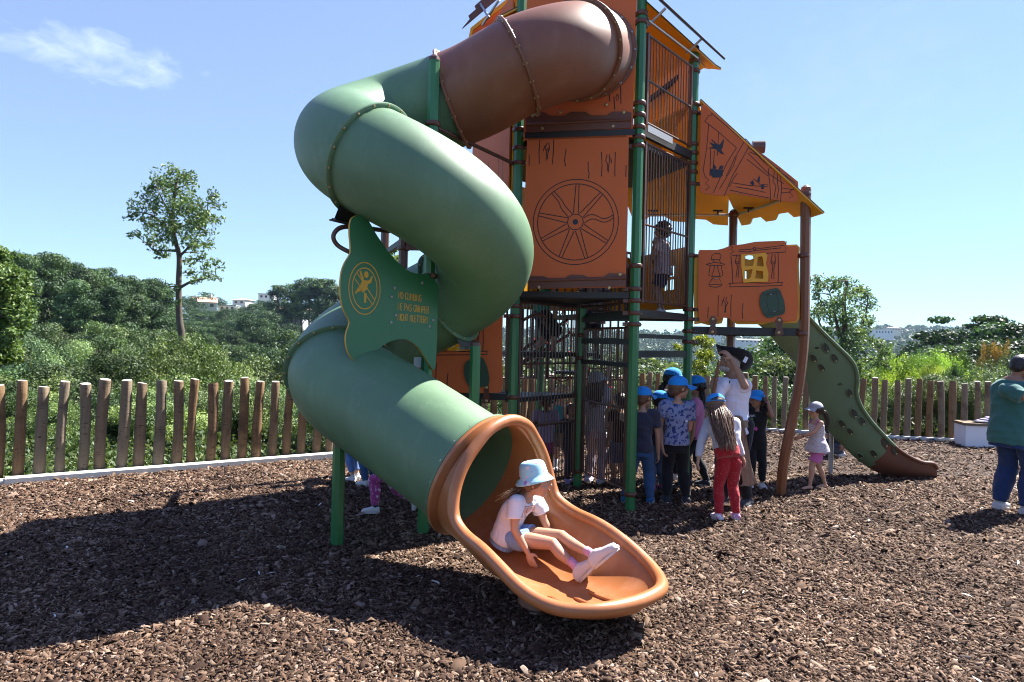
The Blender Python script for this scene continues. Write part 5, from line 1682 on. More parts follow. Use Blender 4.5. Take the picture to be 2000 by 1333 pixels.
# ---- individually shaped near trees
def custom_tree(name, label, base, stem, limbs, clumps, nleaf, leaf, color, r0, cat='tree', tone=None):
    """stem: list of 3D points; limbs: list of polylines; clumps: (point, radius)"""
    t = thing(name, tuple(base), label, cat)
    mb = MB(); st = catmull(stem, 5)
    mb.tube(st, [r0 * (1 - .72 * k / (len(st) - 1)) for k in range(len(st))], 9)
    for lm in limbs:
        l = catmull(lm, 4); mb.tube(l, [r0 * .42 * (1 - .8 * k / (len(l) - 1)) for k in range(len(l))], 7)
    r_ = random.Random(3)
    allp = st[len(st) // 3:] + [p for lm in limbs for p in catmull(lm, 4)[3:]]
    cl = []
    for c, r in clumps:
        b = min(allp, key=lambda p: (p - c).length + max(0, p.z - c.z) * 1.2)
        mb.tube([b, b.lerp(c, .55) + Vector((r_.uniform(-.05, .05), 0, .04)), c], [r0 * .16, r0 * .10, r0 * .05], 5)
        for _ in range(6):
            dlt = Vector((r_.gauss(0, 1), r_.gauss(0, 1), r_.gauss(0, .8))).normalized() * r * r_.uniform(.45, 1.0)
            e_ = c + dlt
            mb.tube([c, c.lerp(e_, .5) + Vector((0, 0, .01)), e_], [r0 * .06, r0 * .04, r0 * .02], 4, caps=False)
            s_ = r * r_.uniform(.5, 1.0); cl.append(((e_.x, e_.y, e_.z), (s_, s_, s_ * .8)))
    mb.build('trunk', M['bark'], t)
    P, u, tn = clump_points(cl, nleaf)
    L = rng.uniform(.6, 1.3, nleaf) * leaf
    me = quads_mesh('crown', P - np.array(base), L, L * .5, tn * .5 + rng.random(nleaf) * .5, M['leaf'], u, .9)
    o = bpy.data.objects.new('crown', me); col.objects.link(o); o.parent = t; o.color = (*color, 1)
    return t
def C_(px, py, Y, r): return (at(px, py, Y + rl.uniform(-.7, .7)), r / FPX * Y)
# lone slender tree at the left
Yl = 23.0
b = at(352, 700, Yl); b.z = terr(b.x, b.y) - .1
stem = [b, at(355, 690, Yl), at(350, 620, Yl), at(349, 560, Yl), at(350, 500, Yl), at(341, 465, Yl), at(338, 420, Yl), at(342, 370, Yl), at(350, 335, Yl)]
limbs = [[at(350, 500, Yl), at(362, 490, Yl), at(385, 460, Yl), at(405, 420, Yl)], [at(341, 465, Yl), at(320, 440, Yl), at(295, 420, Yl), at(262, 415, Yl)], [at(352, 562, Yl), at(375, 550, Yl), at(400, 545, Yl), at(422, 540, Yl)],
         [at(338, 430, Yl), at(322, 400, Yl), at(305, 365, Yl)], [at(345, 490, Yl), at(325, 490, Yl), at(300, 490, Yl)], [at(351, 565, Yl), at(340, 560, Yl), at(325, 562, Yl)]]
cl = [C_(*a) for a in ((345, 335, Yl, 18), (362, 345, Yl, 15), (375, 360, Yl, 15), (330, 355, Yl, 15), (305, 355, Yl, 20), (288, 368, Yl, 16), (320, 375, Yl, 22), (350, 375, Yl, 24), (372, 392, Yl, 20), (285, 395, Yl, 20), (268, 412, Yl, 16), (250, 424, Yl, 9), (300, 415, Yl, 22), (330, 410, Yl, 24), (360, 415, Yl, 24), (390, 400, Yl, 18), (410, 382, Yl, 14), (420, 398, Yl, 14), (405, 420, Yl, 20), (425, 432, Yl, 14), (382, 435, Yl, 24), (350, 445, Yl, 22), (315, 445, Yl, 24), (288, 440, Yl, 18), (262, 460, Yl, 10), (300, 470, Yl, 20), (330, 470, Yl, 18), (370, 462, Yl, 20), (400, 452, Yl, 18), (305, 492, Yl, 16), (318, 500, Yl, 9), (380, 485, Yl, 18), (400, 478, Yl, 14), (370, 510, Yl, 12), (395, 508, Yl, 12), (420, 520, Yl, 14), (405, 532, Yl, 14), (425, 545, Yl, 9), (375, 535, Yl, 12), (388, 548, Yl, 10), (330, 556, Yl, 7), (340, 568, Yl, 8), (352, 590, Yl, 7), (385, 495, Yl, 12))]
custom_tree('slender_tree', 'lone tall slender tree with an airy crown rising above the valley at the left', b, stem, limbs, cl, 6600, .060, (1.35, 1.4, 1.15), .13)
# low leafy tree below it
Yb = 21
for px, yt, w in ((345, 655, .8), (400, 672, .7), (300, 690, .75)):
    place('bush', 'near', px, yt, Yb, w, cj(LT_G), 'light green sapling at the foot of the lone slender tree', 'saplings below the slender tree')
# dense tree cut by the left edge
Ye = 15.0
b = at(-25, 800, Ye); b.z = terr(b.x, b.y)
stem = [b, at(-25, 700, Ye), at(-20, 600, Ye), at(-10, 520, Ye), at(0, 480, Ye)]
limbs = [[at(-22, 640, Ye), at(0, 620, Ye), at(25, 590, Ye)], [at(-20, 580, Ye), at(5, 560, Ye), at(35, 545, Ye)], [at(-22, 680, Ye), at(0, 670, Ye), at(25, 660, Ye)]]
cl = [C_(*a) for a in ((-5, 490, Ye, 16), (8, 505, Ye, 18), (-20, 500, Ye, 25), (20, 530, Ye, 20), (40, 545, Ye, 16), (0, 540, Ye, 28), (-30, 550, Ye, 34), (30, 570, Ye, 24), (50, 578, Ye, 12), (5, 590, Ye, 30), (-30, 600, Ye, 34), (35, 605, Ye, 22), (15, 625, Ye, 26), (40, 632, Ye, 16), (-15, 650, Ye, 30), (20, 660, Ye, 24), (-25, 690, Ye, 30), (5, 690, Ye, 24), (30, 650, Ye, 14), (-60, 560, Ye, 34), (-60, 640, Ye, 34))]
custom_tree('leafy_tree', 'dense leafy green tree cut off by the left edge of the picture', b, stem, limbs, cl, 18000, .050, (1.2, 1.3, .85), .16)
# big grey-green tree right of the cabin
Yr = 17.5
b = at(1640, 800, Yr); b.z = terr(b.x, b.y)
stem = [b, at(1640, 740, Yr), at(1645, 690, Yr), at(1650, 640, Yr), at(1648, 590, Yr), at(1655, 550, Yr)]
limbs = [[at(1645, 690, Yr), at(1620, 660, Yr), at(1600, 630, Yr), at(1598, 580, Yr)], [at(1648, 680, Yr), at(1670, 660, Yr), at(1690, 620, Yr), at(1695, 580, Yr)], [at(1645, 720, Yr), at(1665, 705, Yr), at(1710, 700, Yr), at(1730, 690, Yr)], [at(1640, 660, Yr), at(1630, 610, Yr), at(1620, 570, Yr)]]
cl = [C_(*a) for a in ((1598, 545, Yr, 14), (1612, 552, Yr, 16), (1590, 575, Yr, 14), (1605, 590, Yr, 18), (1630, 560, Yr, 14), (1625, 590, Yr, 18), (1650, 552, Yr, 12), (1655, 575, Yr, 18), (1675, 560, Yr, 14), (1690, 572, Yr, 14), (1672, 590, Yr, 18), (1695, 598, Yr, 14), (1640, 610, Yr, 22), (1610, 620, Yr, 20), (1590, 610, Yr, 14), (1670, 620, Yr, 22), (1690, 630, Yr, 16), (1645, 645, Yr, 24), (1615, 650, Yr, 20), (1680, 655, Yr, 20), (1660, 680, Yr, 24), (1690, 690, Yr, 20), (1715, 680, Yr, 18), (1730, 692, Yr, 14), (1705, 710, Yr, 18), (1670, 712, Yr, 24), (1640, 700, Yr, 22), (1735, 715, Yr, 10), (1685, 740, Yr, 24), (1655, 745, Yr, 24), (1620, 690, Yr, 18), (1700, 665, Yr, 12))]
custom_tree('olive_green_tree', 'large grey-green tree with fine branches right behind the cabin and climbing slide', b, stem, limbs, cl, 8500, .042, (1.5, 1.6, 1.6), .12)
# thin whippy tree top behind the slide
Yt = 14.5
b = at(765, 700, Yt); b.z = terr(b.x, b.y)
stem = [b, at(765, 600, Yt), at(760, 520, Yt), at(752, 470, Yt)]
cl = [C_(*a) for a in ((755, 500, Yt, 10), (765, 510, Yt, 12), (748, 488, Yt, 7), (752, 470, Yt, 6), (768, 490, Yt, 6), (760, 525, Yt, 12), (775, 530, Yt, 12), (770, 560, Yt, 14), (755, 560, Yt, 14), (765, 600, Yt, 18))]
custom_tree('thin_tree', 'thin leafy tree top peeping out between the sign and the spiral slide', b, stem, [[at(763, 560, Yt), at(768, 520, Yt), at(772, 490, Yt)]], cl, 3200, .04, (1.3, 1.35, .9), .05)
# yellowing sapling seen under the tower
Ys = 17
b = at(1366, 800, Ys); b.z = terr(b.x, b.y)
stem = [b, at(1366, 760, Ys), at(1368, 710, Ys), at(1372, 660, Ys)]
cl = [C_(*a) for a in ((1372, 662, Ys, 12), (1382, 668, Ys, 10), (1355, 672, Ys, 9), (1330, 678, Ys, 7), (1380, 685, Ys, 12), (1365, 690, Ys, 12), (1385, 700, Ys, 11), (1362, 712, Ys, 12), (1378, 720, Ys, 10), (1340, 682, Ys, 7), (1355, 735, Ys, 11), (1370, 738, Ys, 11), (1318, 676, Ys, 5))]
custom_tree('yellowing_sapling', 'sapling with yellowing leaves seen behind the green post under the tower', b, stem, [[at(1368, 700, Ys), at(1350, 685, Ys), at(1325, 677, Ys)]], cl, 1500, .05, (2.5, 2.0, .7), .04)
# dark clump of a tree by the right far slope seen under the slide
place('round', 'mid', 1540, 640, 40, 1.0, (.9, 1.05, 1.0), 'grey-green tree seen below the raised end of the climbing slide', None)

# every tree and shrub of a group is told apart by its place in its row
ORD = 'first second third fourth fifth sixth seventh eighth ninth tenth eleventh twelfth thirteenth fourteenth fifteenth sixteenth seventeenth eighteenth nineteenth twentieth'.split() + ['twenty-' + w for w in 'first second third fourth fifth sixth seventh eighth ninth'.split()] + ['thirtieth'] + ['thirty-' + w for w in 'first second third fourth fifth'.split()]
gg = {}
for o in list(col.objects):
    if o.parent is None and o.get('group') and o.get('category') in ('tree', 'shrub'): gg.setdefault(o['group'], []).append(o)
for k_, l in gg.items():
    l.sort(key=lambda o: o.location.x / o.location.y)
    for i, o in enumerate(l): o['label'] = o['label'] + ', ' + ORD[i] + ' from the left'
# ---- houses
q = NT('pink roof tile'); v = q.tex(); wv = q.n("ShaderNodeTexWave"); wv.inputs['Scale'].default_value = 3; q.l(v, wv.inputs['Vector'])
q.col(q.mix(wv.outputs['Fac'], (.50, .25, .19), (.62, .34, .26))); q.set(.8); M['tile'] = q.m
M['wall_cream'] = plastic('cream render', (.80, .70, .52), .85, .05, .2, .3); M['wall_white'] = plastic('white render', (.85, .84, .80), .85, .04, .2, .3)
M['wall_grey'] = plastic('grey render', (.38, .40, .43), .85, .05, .2, .3); M['win'] = plastic('dark window', (.03, .04, .05), .15, .1, .05)
def house(px, ybase, Y, w, dpt, h, roofh, wallm, roofm, label, rot=0.0, wins=3, hip=False, chim=False):
    if px < 560: w *= .72; h *= .68; roofh *= .9
    c = at(px, ybase, Y)
    t = thing('house', (c.x, c.y, c.z), label, 'house')
    U = Vector((math.cos(rot), math.sin(rot), 0)); N = Vector((U.y, -U.x, 0)); zb_ = c.z - 6
    mb = MB(); mb.box(Vector((c.x, c.y, (zb_ + c.z + h) / 2)), (w, dpt, c.z + h - zb_), (U, -N, UP)); mb.build('wall', wallm, t, smooth=False)
    P = Vector((c.x, c.y, c.z + h)); o_ = .5
    if roofh > 0:
        a = [P + U * (sx * (w / 2 + o_)) + N * (sn * (dpt / 2 + o_)) for sx in (-1, 1) for sn in (-1, 1)]
        k = (w / 2 - dpt / 2 if hip else w / 2 + o_)
        r1 = P - U * max(k, .5) + UP * roofh; r2 = P + U * max(k, .5) + UP * roofh
        mb = MB(); V_ = [p + UP * .02 for p in a] + [r1, r2]
        mb.add(V_, [[1, 3, 5, 4], [2, 0, 4, 5], [0, 1, 4], [3, 2, 5], [0, 2, 3, 1]]); rf = mb.build('roof', roofm, t, smooth=False)
        if chim:
            mb = MB(); mb.box(P + U * (w * .2) + UP * roofh, (.9, .9, 2.2)); mb.build('chimney', wallm, rf, smooth=False)
    else:
        mb = MB(); mb.box(P + UP * .1, (w + .4, dpt + .4, .35), (U, -N, UP)); mb.build('roof', roofm, t, smooth=False)
    for k in range(wins):
        u = (k + .5) / wins - .5
        mb = MB(); mb.box(P + U * (u * w * .9) + N * (dpt / 2 + .01) - UP * (h * .42), (w / wins * .42, .08, h * .38), (U, -N, UP)); mb.build('window', M['win'], t, smooth=False)
    return t
house(404, 606, 262, 8.5, 8, 4.2, 2.3, M['wall_cream'], M['tile'], 'cream house with a pink tiled gable roof among the trees right of the lone tree', .5, 2, chim=True)
house(388, 601, 268, 6, 7, 3.4, 2.0, M['wall_cream'], M['tile'], 'low pink-roofed wing half hidden behind the lone tree trunk', .2, 1)
house(448, 610, 270, 9, 6, 3.6, 0, M['wall_white'], M['wall_grey'], 'flat-roofed white house nearest right of the cream pink-roofed house', .1, 3)
house(476, 598, 285, 8, 7, 3.4, .9, M['wall_white'], M['tile'], 'small white house with a shallow reddish roof on the skyline', -.2, 2, hip=True)
house(524, 587, 300, 9, 8, 3.6, 0, M['wall_white'], M['wall_grey'], 'white boxy house highest on the skyline left of the tall eucalypts', .1, 3)
house(576, 624, 215, 7.4, 8, 2.9, 1.2, M['wall_grey'], M['tile'], 'grey house with a pink roof and balcony just left of the slide', -.1, 3, hip=False)
house(1722, 655, 900, 26, 12, 7, 0, M['wall_white'], M['wall_white'], 'long low white building on the distant skyline left of the dark evergreens', 0, 6)
house(1790, 690, 560, 13, 9, 7, 0, M['wall_white'], M['wall_grey'], 'small pale block of flats below the far skyline beside the evergreens', .2, 3)
house(1925, 652, 850, 45, 14, 6, 1.5, M['wall_white'], M['wall_grey'], 'wide pale building on the skyline between the dark evergreens', 0, 8, hip=True)
house(1478, 672, 620, 38, 14, 3.2, 1.0, M['wall_white'], M['wall_white'], 'long white greenhouse-like shed on the valley hillside above the pirate hat', 0, 9)
house(1745, 648, 980, 18, 9, 5, 1.5, M['wall_cream'], M['tile'], 'distant cream house on the ridge right of the grey-green tree', .3, 3, hip=True)
house(1395, 660, 900, 16, 9, 5, 1.5, M['wall_white'], M['tile'], 'tiny white house on the blue hillside behind the cabin posts', .1, 3, hip=True)
# thin mast on the left skyline
p = at(176, 545, 120); mb = MB(); mb.tube([Vector((p.x, p.y, terr(p.x, p.y))), at(176, 532, 120)], .12, 6); q1 = at(171, 537, 120); q2 = at(181, 537, 120); mb.tube([q1, q2], .10, 6)
o = mb.build('power_pole', M['greysteel']); tag(o, 'thin power pole rising from the eucalypts on the left ridge', 'pole')

# ---- haze
mb = MB(); mb.box(Vector((0, 1140, 40)), (7000, 2600, 200))
q = NT('haze')
for n_ in list(q.t.nodes):
    if n_.type == 'BSDF_PRINCIPLED': q.t.nodes.remove(n_)
pv = q.n("ShaderNodeVolumePrincipled"); pv.inputs['Density'].default_value = .00008; pv.inputs['Color'].default_value = (.50, .70, 1.0, 1); pv.inputs['Anisotropy'].default_value = .2
q.l(pv.outputs[0], q.o.inputs['Volume'])
o = mb.build('haze', q.m, smooth=False); tag(o, 'thin blue haze over the valley', 'haze', kind='stuff')
# ------------------------------------------------------------------ people
def fabric(name, c, c2=None, kind='plain', sc=30, rough=.85, thr=.5):
    c = tuple(x * .68 for x in c)
    c2 = tuple(x * .74 for x in c2) if c2 else None
    q = NT(name); v = q.tex()
    w = q.noise(q.mapping(v, (1, 1, .5)), 9, 4, .6)
    base = q.mix(w, tuple(x * .88 for x in c), tuple(min(1, x * 1.08) for x in c))
    if kind == 'spots':
        vo = q.n("ShaderNodeTexVoronoi"); vo.inputs['Scale'].default_value = sc; q.l(v, vo.inputs['Vector'])
        base = q.mix(q.ramp(vo.outputs['Distance'], [(thr - .08, (1, 1, 1)), (thr, (0, 0, 0))]), base, c2)
    elif kind == 'blotch':
        n = q.noise(v, sc, 3, .55, .3)
        base = q.mix(q.ramp(n, [(thr, (0, 0, 0)), (thr + .05, (1, 1, 1))]), base, c2)
    elif kind == 'flowers':
        vo = q.n("ShaderNodeTexVoronoi"); vo.inputs['Scale'].default_value = sc; q.l(v, vo.inputs['Vector'])
        cc = q.ramp(q.math('FRACT', q.math('MULTIPLY', vo.outputs['Color'], 3.7)), [(0, (.55, .06, .10)), (.3, (.7, .22, .3)), (.55, (.06, .10, .28)), (.8, (.12, .30, .22)), (1, (.6, .3, .2))], 'CONSTANT')
        n = q.noise(v, sc * 1.6, 2)
        base = q.mix(q.ramp(q.math('ADD', vo.outputs['Distance'], q.math('MULTIPLY', q.math('SUBTRACT', n, .5), .5)), [(thr - .05, (1, 1, 1)), (thr, (0, 0, 0))]), base, cc)
    elif kind == 'denim':
        n = q.noise(q.mapping(v, (1, 1, .15)), 60, 5, .7)
        base = q.mix(n, tuple(x * .65 for x in c), tuple(min(1, x * 1.45) for x in c))
    elif kind == 'lace':
        vo = q.n("ShaderNodeTexVoronoi"); vo.inputs['Scale'].default_value = sc; q.l(v, vo.inputs['Vector'])
        base = q.mix(q.ramp(vo.outputs['Distance'], [(.15, (0, 0, 0)), (.5, (1, 1, 1))]), base, c2)
    q.col(base); q.set(rough, .25)
    q.b.inputs['Sheen Weight'].default_value = .15
    q.bump(q.math('ADD', q.math('MULTIPLY', q.noise(v, 420, 2), .15), q.noise(q.mapping(v, (1, 1, .6)), 26, 4, .55, .8)), .6, .013)
    return q.m
def skinmat(name, c):
    c = tuple(x * .72 for x in c)
    q = NT(name); v = q.tex(); n = q.noise(v, 14, 4, .6)
    q.col(q.mix(n, tuple(x * .88 for x in c), tuple(min(1, x * 1.1) for x in c))); q.set(.5, .35)
    q.b.inputs['Subsurface Weight'].default_value = .12; q.b.inputs['Subsurface Radius'].default_value = (.012, .005, .003)
    q.bump(q.noise(v, 260, 2), .08, .002); return q.m
def hairmat(name, c):
    q = NT(name); v = q.tex(); n = q.noise(q.mapping(v, (1, 1, .06)), 130, 5, .65); n2 = q.noise(q.mapping(v, (1, 1, .2)), 20, 3)
    q.col(q.mix(q.math('MULTIPLY', q.math('ADD', n, n2), .5), tuple(x * .45 for x in c), tuple(min(1, x * 1.6) for x in c))); q.set(.42, .5); q.bump(n, .7, .006); return q.m
SK = {'light': skinmat('fair skin', (.58, .33, .22)), 'tan': skinmat('tanned skin', (.42, .225, .14)), 'brown': skinmat('brown skin', (.16, .075, .045)), 'pale': skinmat('pale skin', (.66, .42, .31))}
HR_ = {'dark': hairmat('dark brown hair', (.022, .012, .009)), 'brown': hairmat('brown hair', (.12, .062, .034)), 'blond': hairmat('blond hair', (.42, .29, .15)), 'grey': hairmat('grey hair', (.34, .32, .30)), 'black': hairmat('black hair', (.010, .008, .009))}
M['eye'] = plastic('dark eye', (.015, .010, .008), .15, 0, 0); M['lip'] = plastic('lips', (.42, .12, .10), .45, .05, .05)
M['capblue'] = fabric('bright blue cap cloth', (.02, .36, 1.0)); M['sole'] = plastic('pale shoe sole', (.62, .60, .57), .6)
M['shoewhite'] = fabric('white sneaker', (.72, .70, .72), rough=.6)
VOX = .0075
def blob(name, mb, mat, parent, vox=None, smooth=3, disp=None, cut=None, label=None, sub=None):
    """fuse overlapping closed shapes into ONE continuous surface"""
    me = bpy.data.meshes.new('tmp'); me.from_pydata([tuple(v) for v in mb.V], [], mb.F); me.update()
    o = bpy.data.objects.new('tmp', me); col.objects.link(o)
    r = o.modifiers.new('r', 'REMESH'); r.mode = 'VOXEL'; r.voxel_size = vox or VOX; r.adaptivity = 0; r.use_smooth_shade = True
    if smooth:
        sm = o.modifiers.new('s', 'SMOOTH'); sm.factor = .5; sm.iterations = smooth
    dg = bpy.context.evaluated_depsgraph_get(); ev = o.evaluated_get(dg)
    m2 = bpy.data.meshes.new_from_object(ev)
    bpy.data.objects.remove(o); bpy.data.meshes.remove(me)
    n = len(m2.vertices)
    if n == 0: print('EMPTY BLOB', name); return None
    co = np.empty(n * 3); m2.vertices.foreach_get('co', co); co = co.reshape(-1, 3)
    if disp:
        no = np.empty(n * 3); m2.vertices.foreach_get('normal', no); no = no.reshape(-1, 3)
        co = co + no * disp(co, no)[:, None]
    off = np.array(worldloc(parent)); m2.vertices.foreach_set('co', (co - off).reshape(-1)); m2.update()
    m2.polygons.foreach_set('use_smooth', np.ones(len(m2.polygons), dtype=bool))
    m2.materials.clear(); m2.materials.append(mat)
    ob = bpy.data.objects.new(name, m2); col.objects.link(ob); ob.parent = parent
    if label: ob['label'] = label
    return ob
def folds(amp, fx=26, seed=0, axis=None):
    def f(co, no):
        x, y, z = co[:, 0] + seed, co[:, 1], co[:, 2]
        a = np.sin(fx * z + 5 * np.sin(9 * x + seed) + 4 * np.cos(11 * y)) * .5 + np.sin(fx * 1.9 * z + 14 * x - 11 * y + seed * 3) * .3 + np.sin(30 * x + 34 * y + 8 * z) * .25
        a += .45 * (1 - 2 * np.abs(np.sin(13 * x + 9 * z + 2.2 * np.sin(17 * z + 6 * y + seed) + seed))) 
        return amp * a
    return f
def strandsf(c, amp, seed=0, n=34):
    c = np.array(c)
    def f(co, no):
        a = np.arctan2(co[:, 1] - c[1], co[:, 0] - c[0])
        z = co[:, 2]
        return amp * (np.sin(a * n + 3 * np.sin(z * 22 + seed)) * .6 + np.sin(a * n * 2.3 + z * 30 + seed) * .4)
    return f
def curlf(amp, k=75):
    def f(co, no): return amp * (np.sin(k * co[:, 0]) * np.sin(k * co[:, 1] + 1) * np.sin(k * co[:, 2] + 2) * 1.6 + .5 * np.sin(k * 1.9 * co[:, 0] + k * co[:, 2]))
    return f
def limb(mb, pts, rs, n=12):
    """rounded tapered chain"""
    P = catmull(pts, 4)
    m = len(P); R_ = list(np.interp(np.linspace(0, len(pts) - 1, m), range(len(pts)), rs))
    mb.tube(P, R_, n)
    mb.ball(P[0], R_[0], n, k=6); mb.ball(P[-1], R_[-1], n, k=6)
def chain(mb, P, rr, n=16, flat=True):
    """straight tapered segments fused at the joints; the far end is cut flat like a hem"""
    for i in range(len(P) - 1):
        mb.tube([P[i], P[i + 1]], [rr[i], rr[i + 1]], n)
        if i: mb.ball(P[i], rr[i] * 1.005, n, k=8)
    mb.ball(P[0], rr[0], n, k=8)
def loft(mb, rings, n=22, p=2.3):
    """rings: (centre, axis1, r1, axis2, r2)"""
    V = []; F = []
    for (c, a1, r1, a2, r2) in rings:
        for k in range(n):
            t = 2 * PI * k / n; ct, st = math.cos(t), math.sin(t)
            x = math.copysign(abs(ct) ** (2 / p), ct); y = math.copysign(abs(st) ** (2 / p), st)
            V.append(c + a1 * (x * r1) + a2 * (y * r2))
    for i in range(len(rings) - 1):
        for k in range(n): F.append([i * n + k, i * n + (k + 1) % n, (i + 1) * n + (k + 1) % n, (i + 1) * n + k])
    F.append(list(range(n))[::-1]); F.append([(len(rings) - 1) * n + k for k in range(n)])
    mb.add(V, F)
def V3(*a): return Vector(a)
class Person:
    def __init__(s, label, cat, base, H, face=90, lean=(0, 0), skin='light', adult=False, slim=1.0, group=None, j=None, headf=None, headtilt=0, leg=None, arms=None, squat=0, vox=None):
        """base: point between the feet; face: heading in degrees (0 = +X, 90 = away from the camera)"""
        s.H = H; s.vox = vox or (.0075 if H < 1.5 else .009)
        f = e(face); r = Vector((f.y, -f.x, 0)); s.f, s.r = f, r
        s.root = thing('person', tuple(base), label, cat, group)
        k = slim; s.k = k; s.adult = adult
        hh = H / (7.4 if adult else 5.75); s.hh = hh
        J = {}
        hipz, kneez, ankz = (.515, .28, .048) if adult else (.475, .265, .05)
        s.hw = H * (.050 if adult else .045) * k; s.sw = H * (.115 if adult else .105) * k
        b = Vector(base) + UP * (.018 if abs(base[2]) < .01 else 0)
        J['P'] = b + UP * (H * (hipz - squat)) 
        tl = H * (.815 if adult else .795) - H * hipz
        tdir = (UP + f * lean[0] + r * lean[1]).normalized(); 
        J['N'] = J['P'] + tdir * tl
        s.tdir = tdir
        hf = e(headf) if headf is not None else f
        J['H'] = J['N'] + (tdir * .5 + UP * .5).normalized() * (hh * .70) + hf * (hh * .08)
        s.hf = (hf + UP * math.sin(R(headtilt))).normalized()
        for sd, sg in (('R', 1), ('L', -1)):
            hp = J['P'] + r * (s.hw * sg) - UP * (H * .02); J['hip' + sd] = hp
            fx, fy = (leg or {}).get(sd, (0.0, .062 * sg))  # forward, sideways of the foot
            an = b + f * (fx * H) + r * (fy * H) + UP * (H * ankz)
            J['an' + sd] = an
            L1, L2 = H * (hipz - kneez), H * (kneez - ankz)
            d = (an - hp).length
            d = min(d, (L1 + L2) * .998)
            x = (L1 * L1 - L2 * L2 + d * d) / (2 * d); h_ = math.sqrt(max(0, L1 * L1 - x * x))
            u = (an - hp).normalized(); ff = (f - u * f.dot(u)).normalized()
            J['kn' + sd] = hp + u * x + ff * h_
            J['toe' + sd] = (f * 1.0 + r * (.12 * sg)).normalized()
            sh = J['N'] - tdir * (H * .022) + r * (s.sw * sg); J['sh' + sd] = sh
            e_ = sh - tdir * (H * .155) + r * (H * .03 * sg) - f * (H * .01); J['el' + sd] = e_
            J['wr' + sd] = e_ - UP * (H * .13) + f * (H * .03) + r * (H * .005 * sg)
        for a, b_ in (j or {}).items(): J[a] = Vector(b_)
        for sd in 'RL':
            if arms and sd in arms:
                J['el' + sd], J['wr' + sd] = [Vector(q) for q in arms[sd]]
        if j and 'tdir' in j: s.tdir = Vector(j['tdir'])
        elif j and ('P' in j or 'N' in j): s.tdir = (J['N'] - J['P']).normalized()
        s.J = J; s.skin = SK[skin]
        # head axes
        hu = (UP - s.hf * UP.dot(s.hf)).normalized()
        if j and 'hu' in j: hu = Vector(j['hu']); hu = (hu - s.hf * hu.dot(s.hf)).normalized()
        s.hu = hu; s.hr = s.hf.cross(hu).normalized()
        s.depth = s.r.cross(s.tdir).normalized()
        if s.depth.dot(s.f) < 0: s.depth = -s.depth
        s.lat = s.tdir.cross(s.depth).normalized()
        if s.lat.dot(s.r) < 0: s.lat = -s.lat
    def torso_rings(s, g=0.0, z0=-.10, z1=1.0, belly=0.0):
        """rings along the trunk, t from pelvis (0) to neck base (1)"""
        H, k = s.H, s.k; P, N = s.J['P'], s.J['N']
        prof = [(-.14, .090, .068), (0, .094, .072), (.12, .088, .067), (.35, .074, .058), (.6, .086, .062), (.80, .098, .060), (.92, .090, .050), (.99, .052, .040), (1.06, .036, .036)]
        if s.adult: prof = [(-.14, .098, .070), (0, .104, .076), (.12, .100, .076), (.35, .090, .068), (.6, .104, .070), (.80, .118, .068), (.92, .108, .056), (.99, .06, .045), (1.06, .040, .040)]
        ts = [p[0] for p in prof]
        out = []
        t = z0
        n = max(4, int((z1 - z0) / .1))
        bend = s.J.get('bend', Vector((0, 0, 0)))
        for i in range(n + 1):
            t = z0 + (z1 - z0) * i / n
            rx = np.interp(t, ts, [p[1] for p in prof]) * H * k + g; ry = np.interp(t, ts, [p[2] for p in prof]) * H * k + g
            bl = belly * math.exp(-((t - .3) / .22) ** 2)
            c = P + (N - P) * t + bend * math.sin(PI * min(1, max(0, t))) + s.depth * bl * .5
            out.append((c, s.lat, rx + bl * .3, s.depth, ry + bl * .6))
        return out
    def body(s, barefoot=False, hands=True, curl=.5, fingers=None):
        J, H, k = s.J, s.H, s.k; mb = MB(); hh = s.hh
        loft(mb, s.torso_rings(-.004, -.12, 1.06))
        a = .9 if not s.adult else 1.0
        limb(mb, [J['N'] - s.tdir * H * .03, J['N'] + (J['H'] - J['N']) * .35, J['H'] - s.hu * hh * .18 - s.hf * hh * .10], [H * .036, H * .030 * a, H * .031 * a])
        for sd, sg in (('R', 1), ('L', -1)):
            limb(mb, [J['sh' + sd] - s.lat * sg * H * .012, J['sh' + sd].lerp(J['el' + sd], .5), J['el' + sd]], [H * .033 * k, H * .028 * k, H * .0225 * k])
            limb(mb, [J['el' + sd], J['el' + sd].lerp(J['wr' + sd], .35), J['wr' + sd]], [H * .0235 * k, H * .0235 * k, H * .0150])
            hp, kn, an = J['hip' + sd], J['kn' + sd], J['an' + sd]
            limb(mb, [hp, hp.lerp(kn, .5), kn], [H * .050 * k, H * .046 * k, H * .033 * k])
            d = (an - kn).normalized(); back = -(J['toe' + sd] - d * J['toe' + sd].dot(d)).normalized()
            limb(mb, [kn, kn.lerp(an, .33) + back * H * .008, kn.lerp(an, .75) + back * H * .002, an], [H * .033 * k, H * .034 * k, H * .0215, H * .0195])
            mb.ball(kn - back * H * .008, H * .026 * k, 10)
            # foot
            t = J['toe' + sd]; upf = J.get('fup' + sd, UP); upf = (upf - t * upf.dot(t)).normalized(); lf = t.cross(upf)
            h0 = an - upf * H * .028 - t * H * .018
            limb(mb, [h0, an - upf * H * .026 + t * H * .04, an - upf * H * .033 + t * H * .082], [H * .020, H * .019, H * .014])
            mb.ball(an - upf * H * .034 + t * H * .072, (H * .030, H * .024, H * .013), 12, (t, lf, upf))
            if barefoot:
                for q_ in range(5):
                    limb(mb, [an - upf * H * .034 + t * H * .085 + lf * ((q_ - 2) * H * .0095), an - upf * H * .038 + t * H * (.104 - .003 * abs(q_ - 1)) + lf * ((q_ - 2) * H * .0100)], [H * .0062, H * .0056], 8)
            if hands: s.hand(mb, sd, sg, curl)
        # head
        c = J['H']; A3 = (s.hr, s.hf, s.hu)
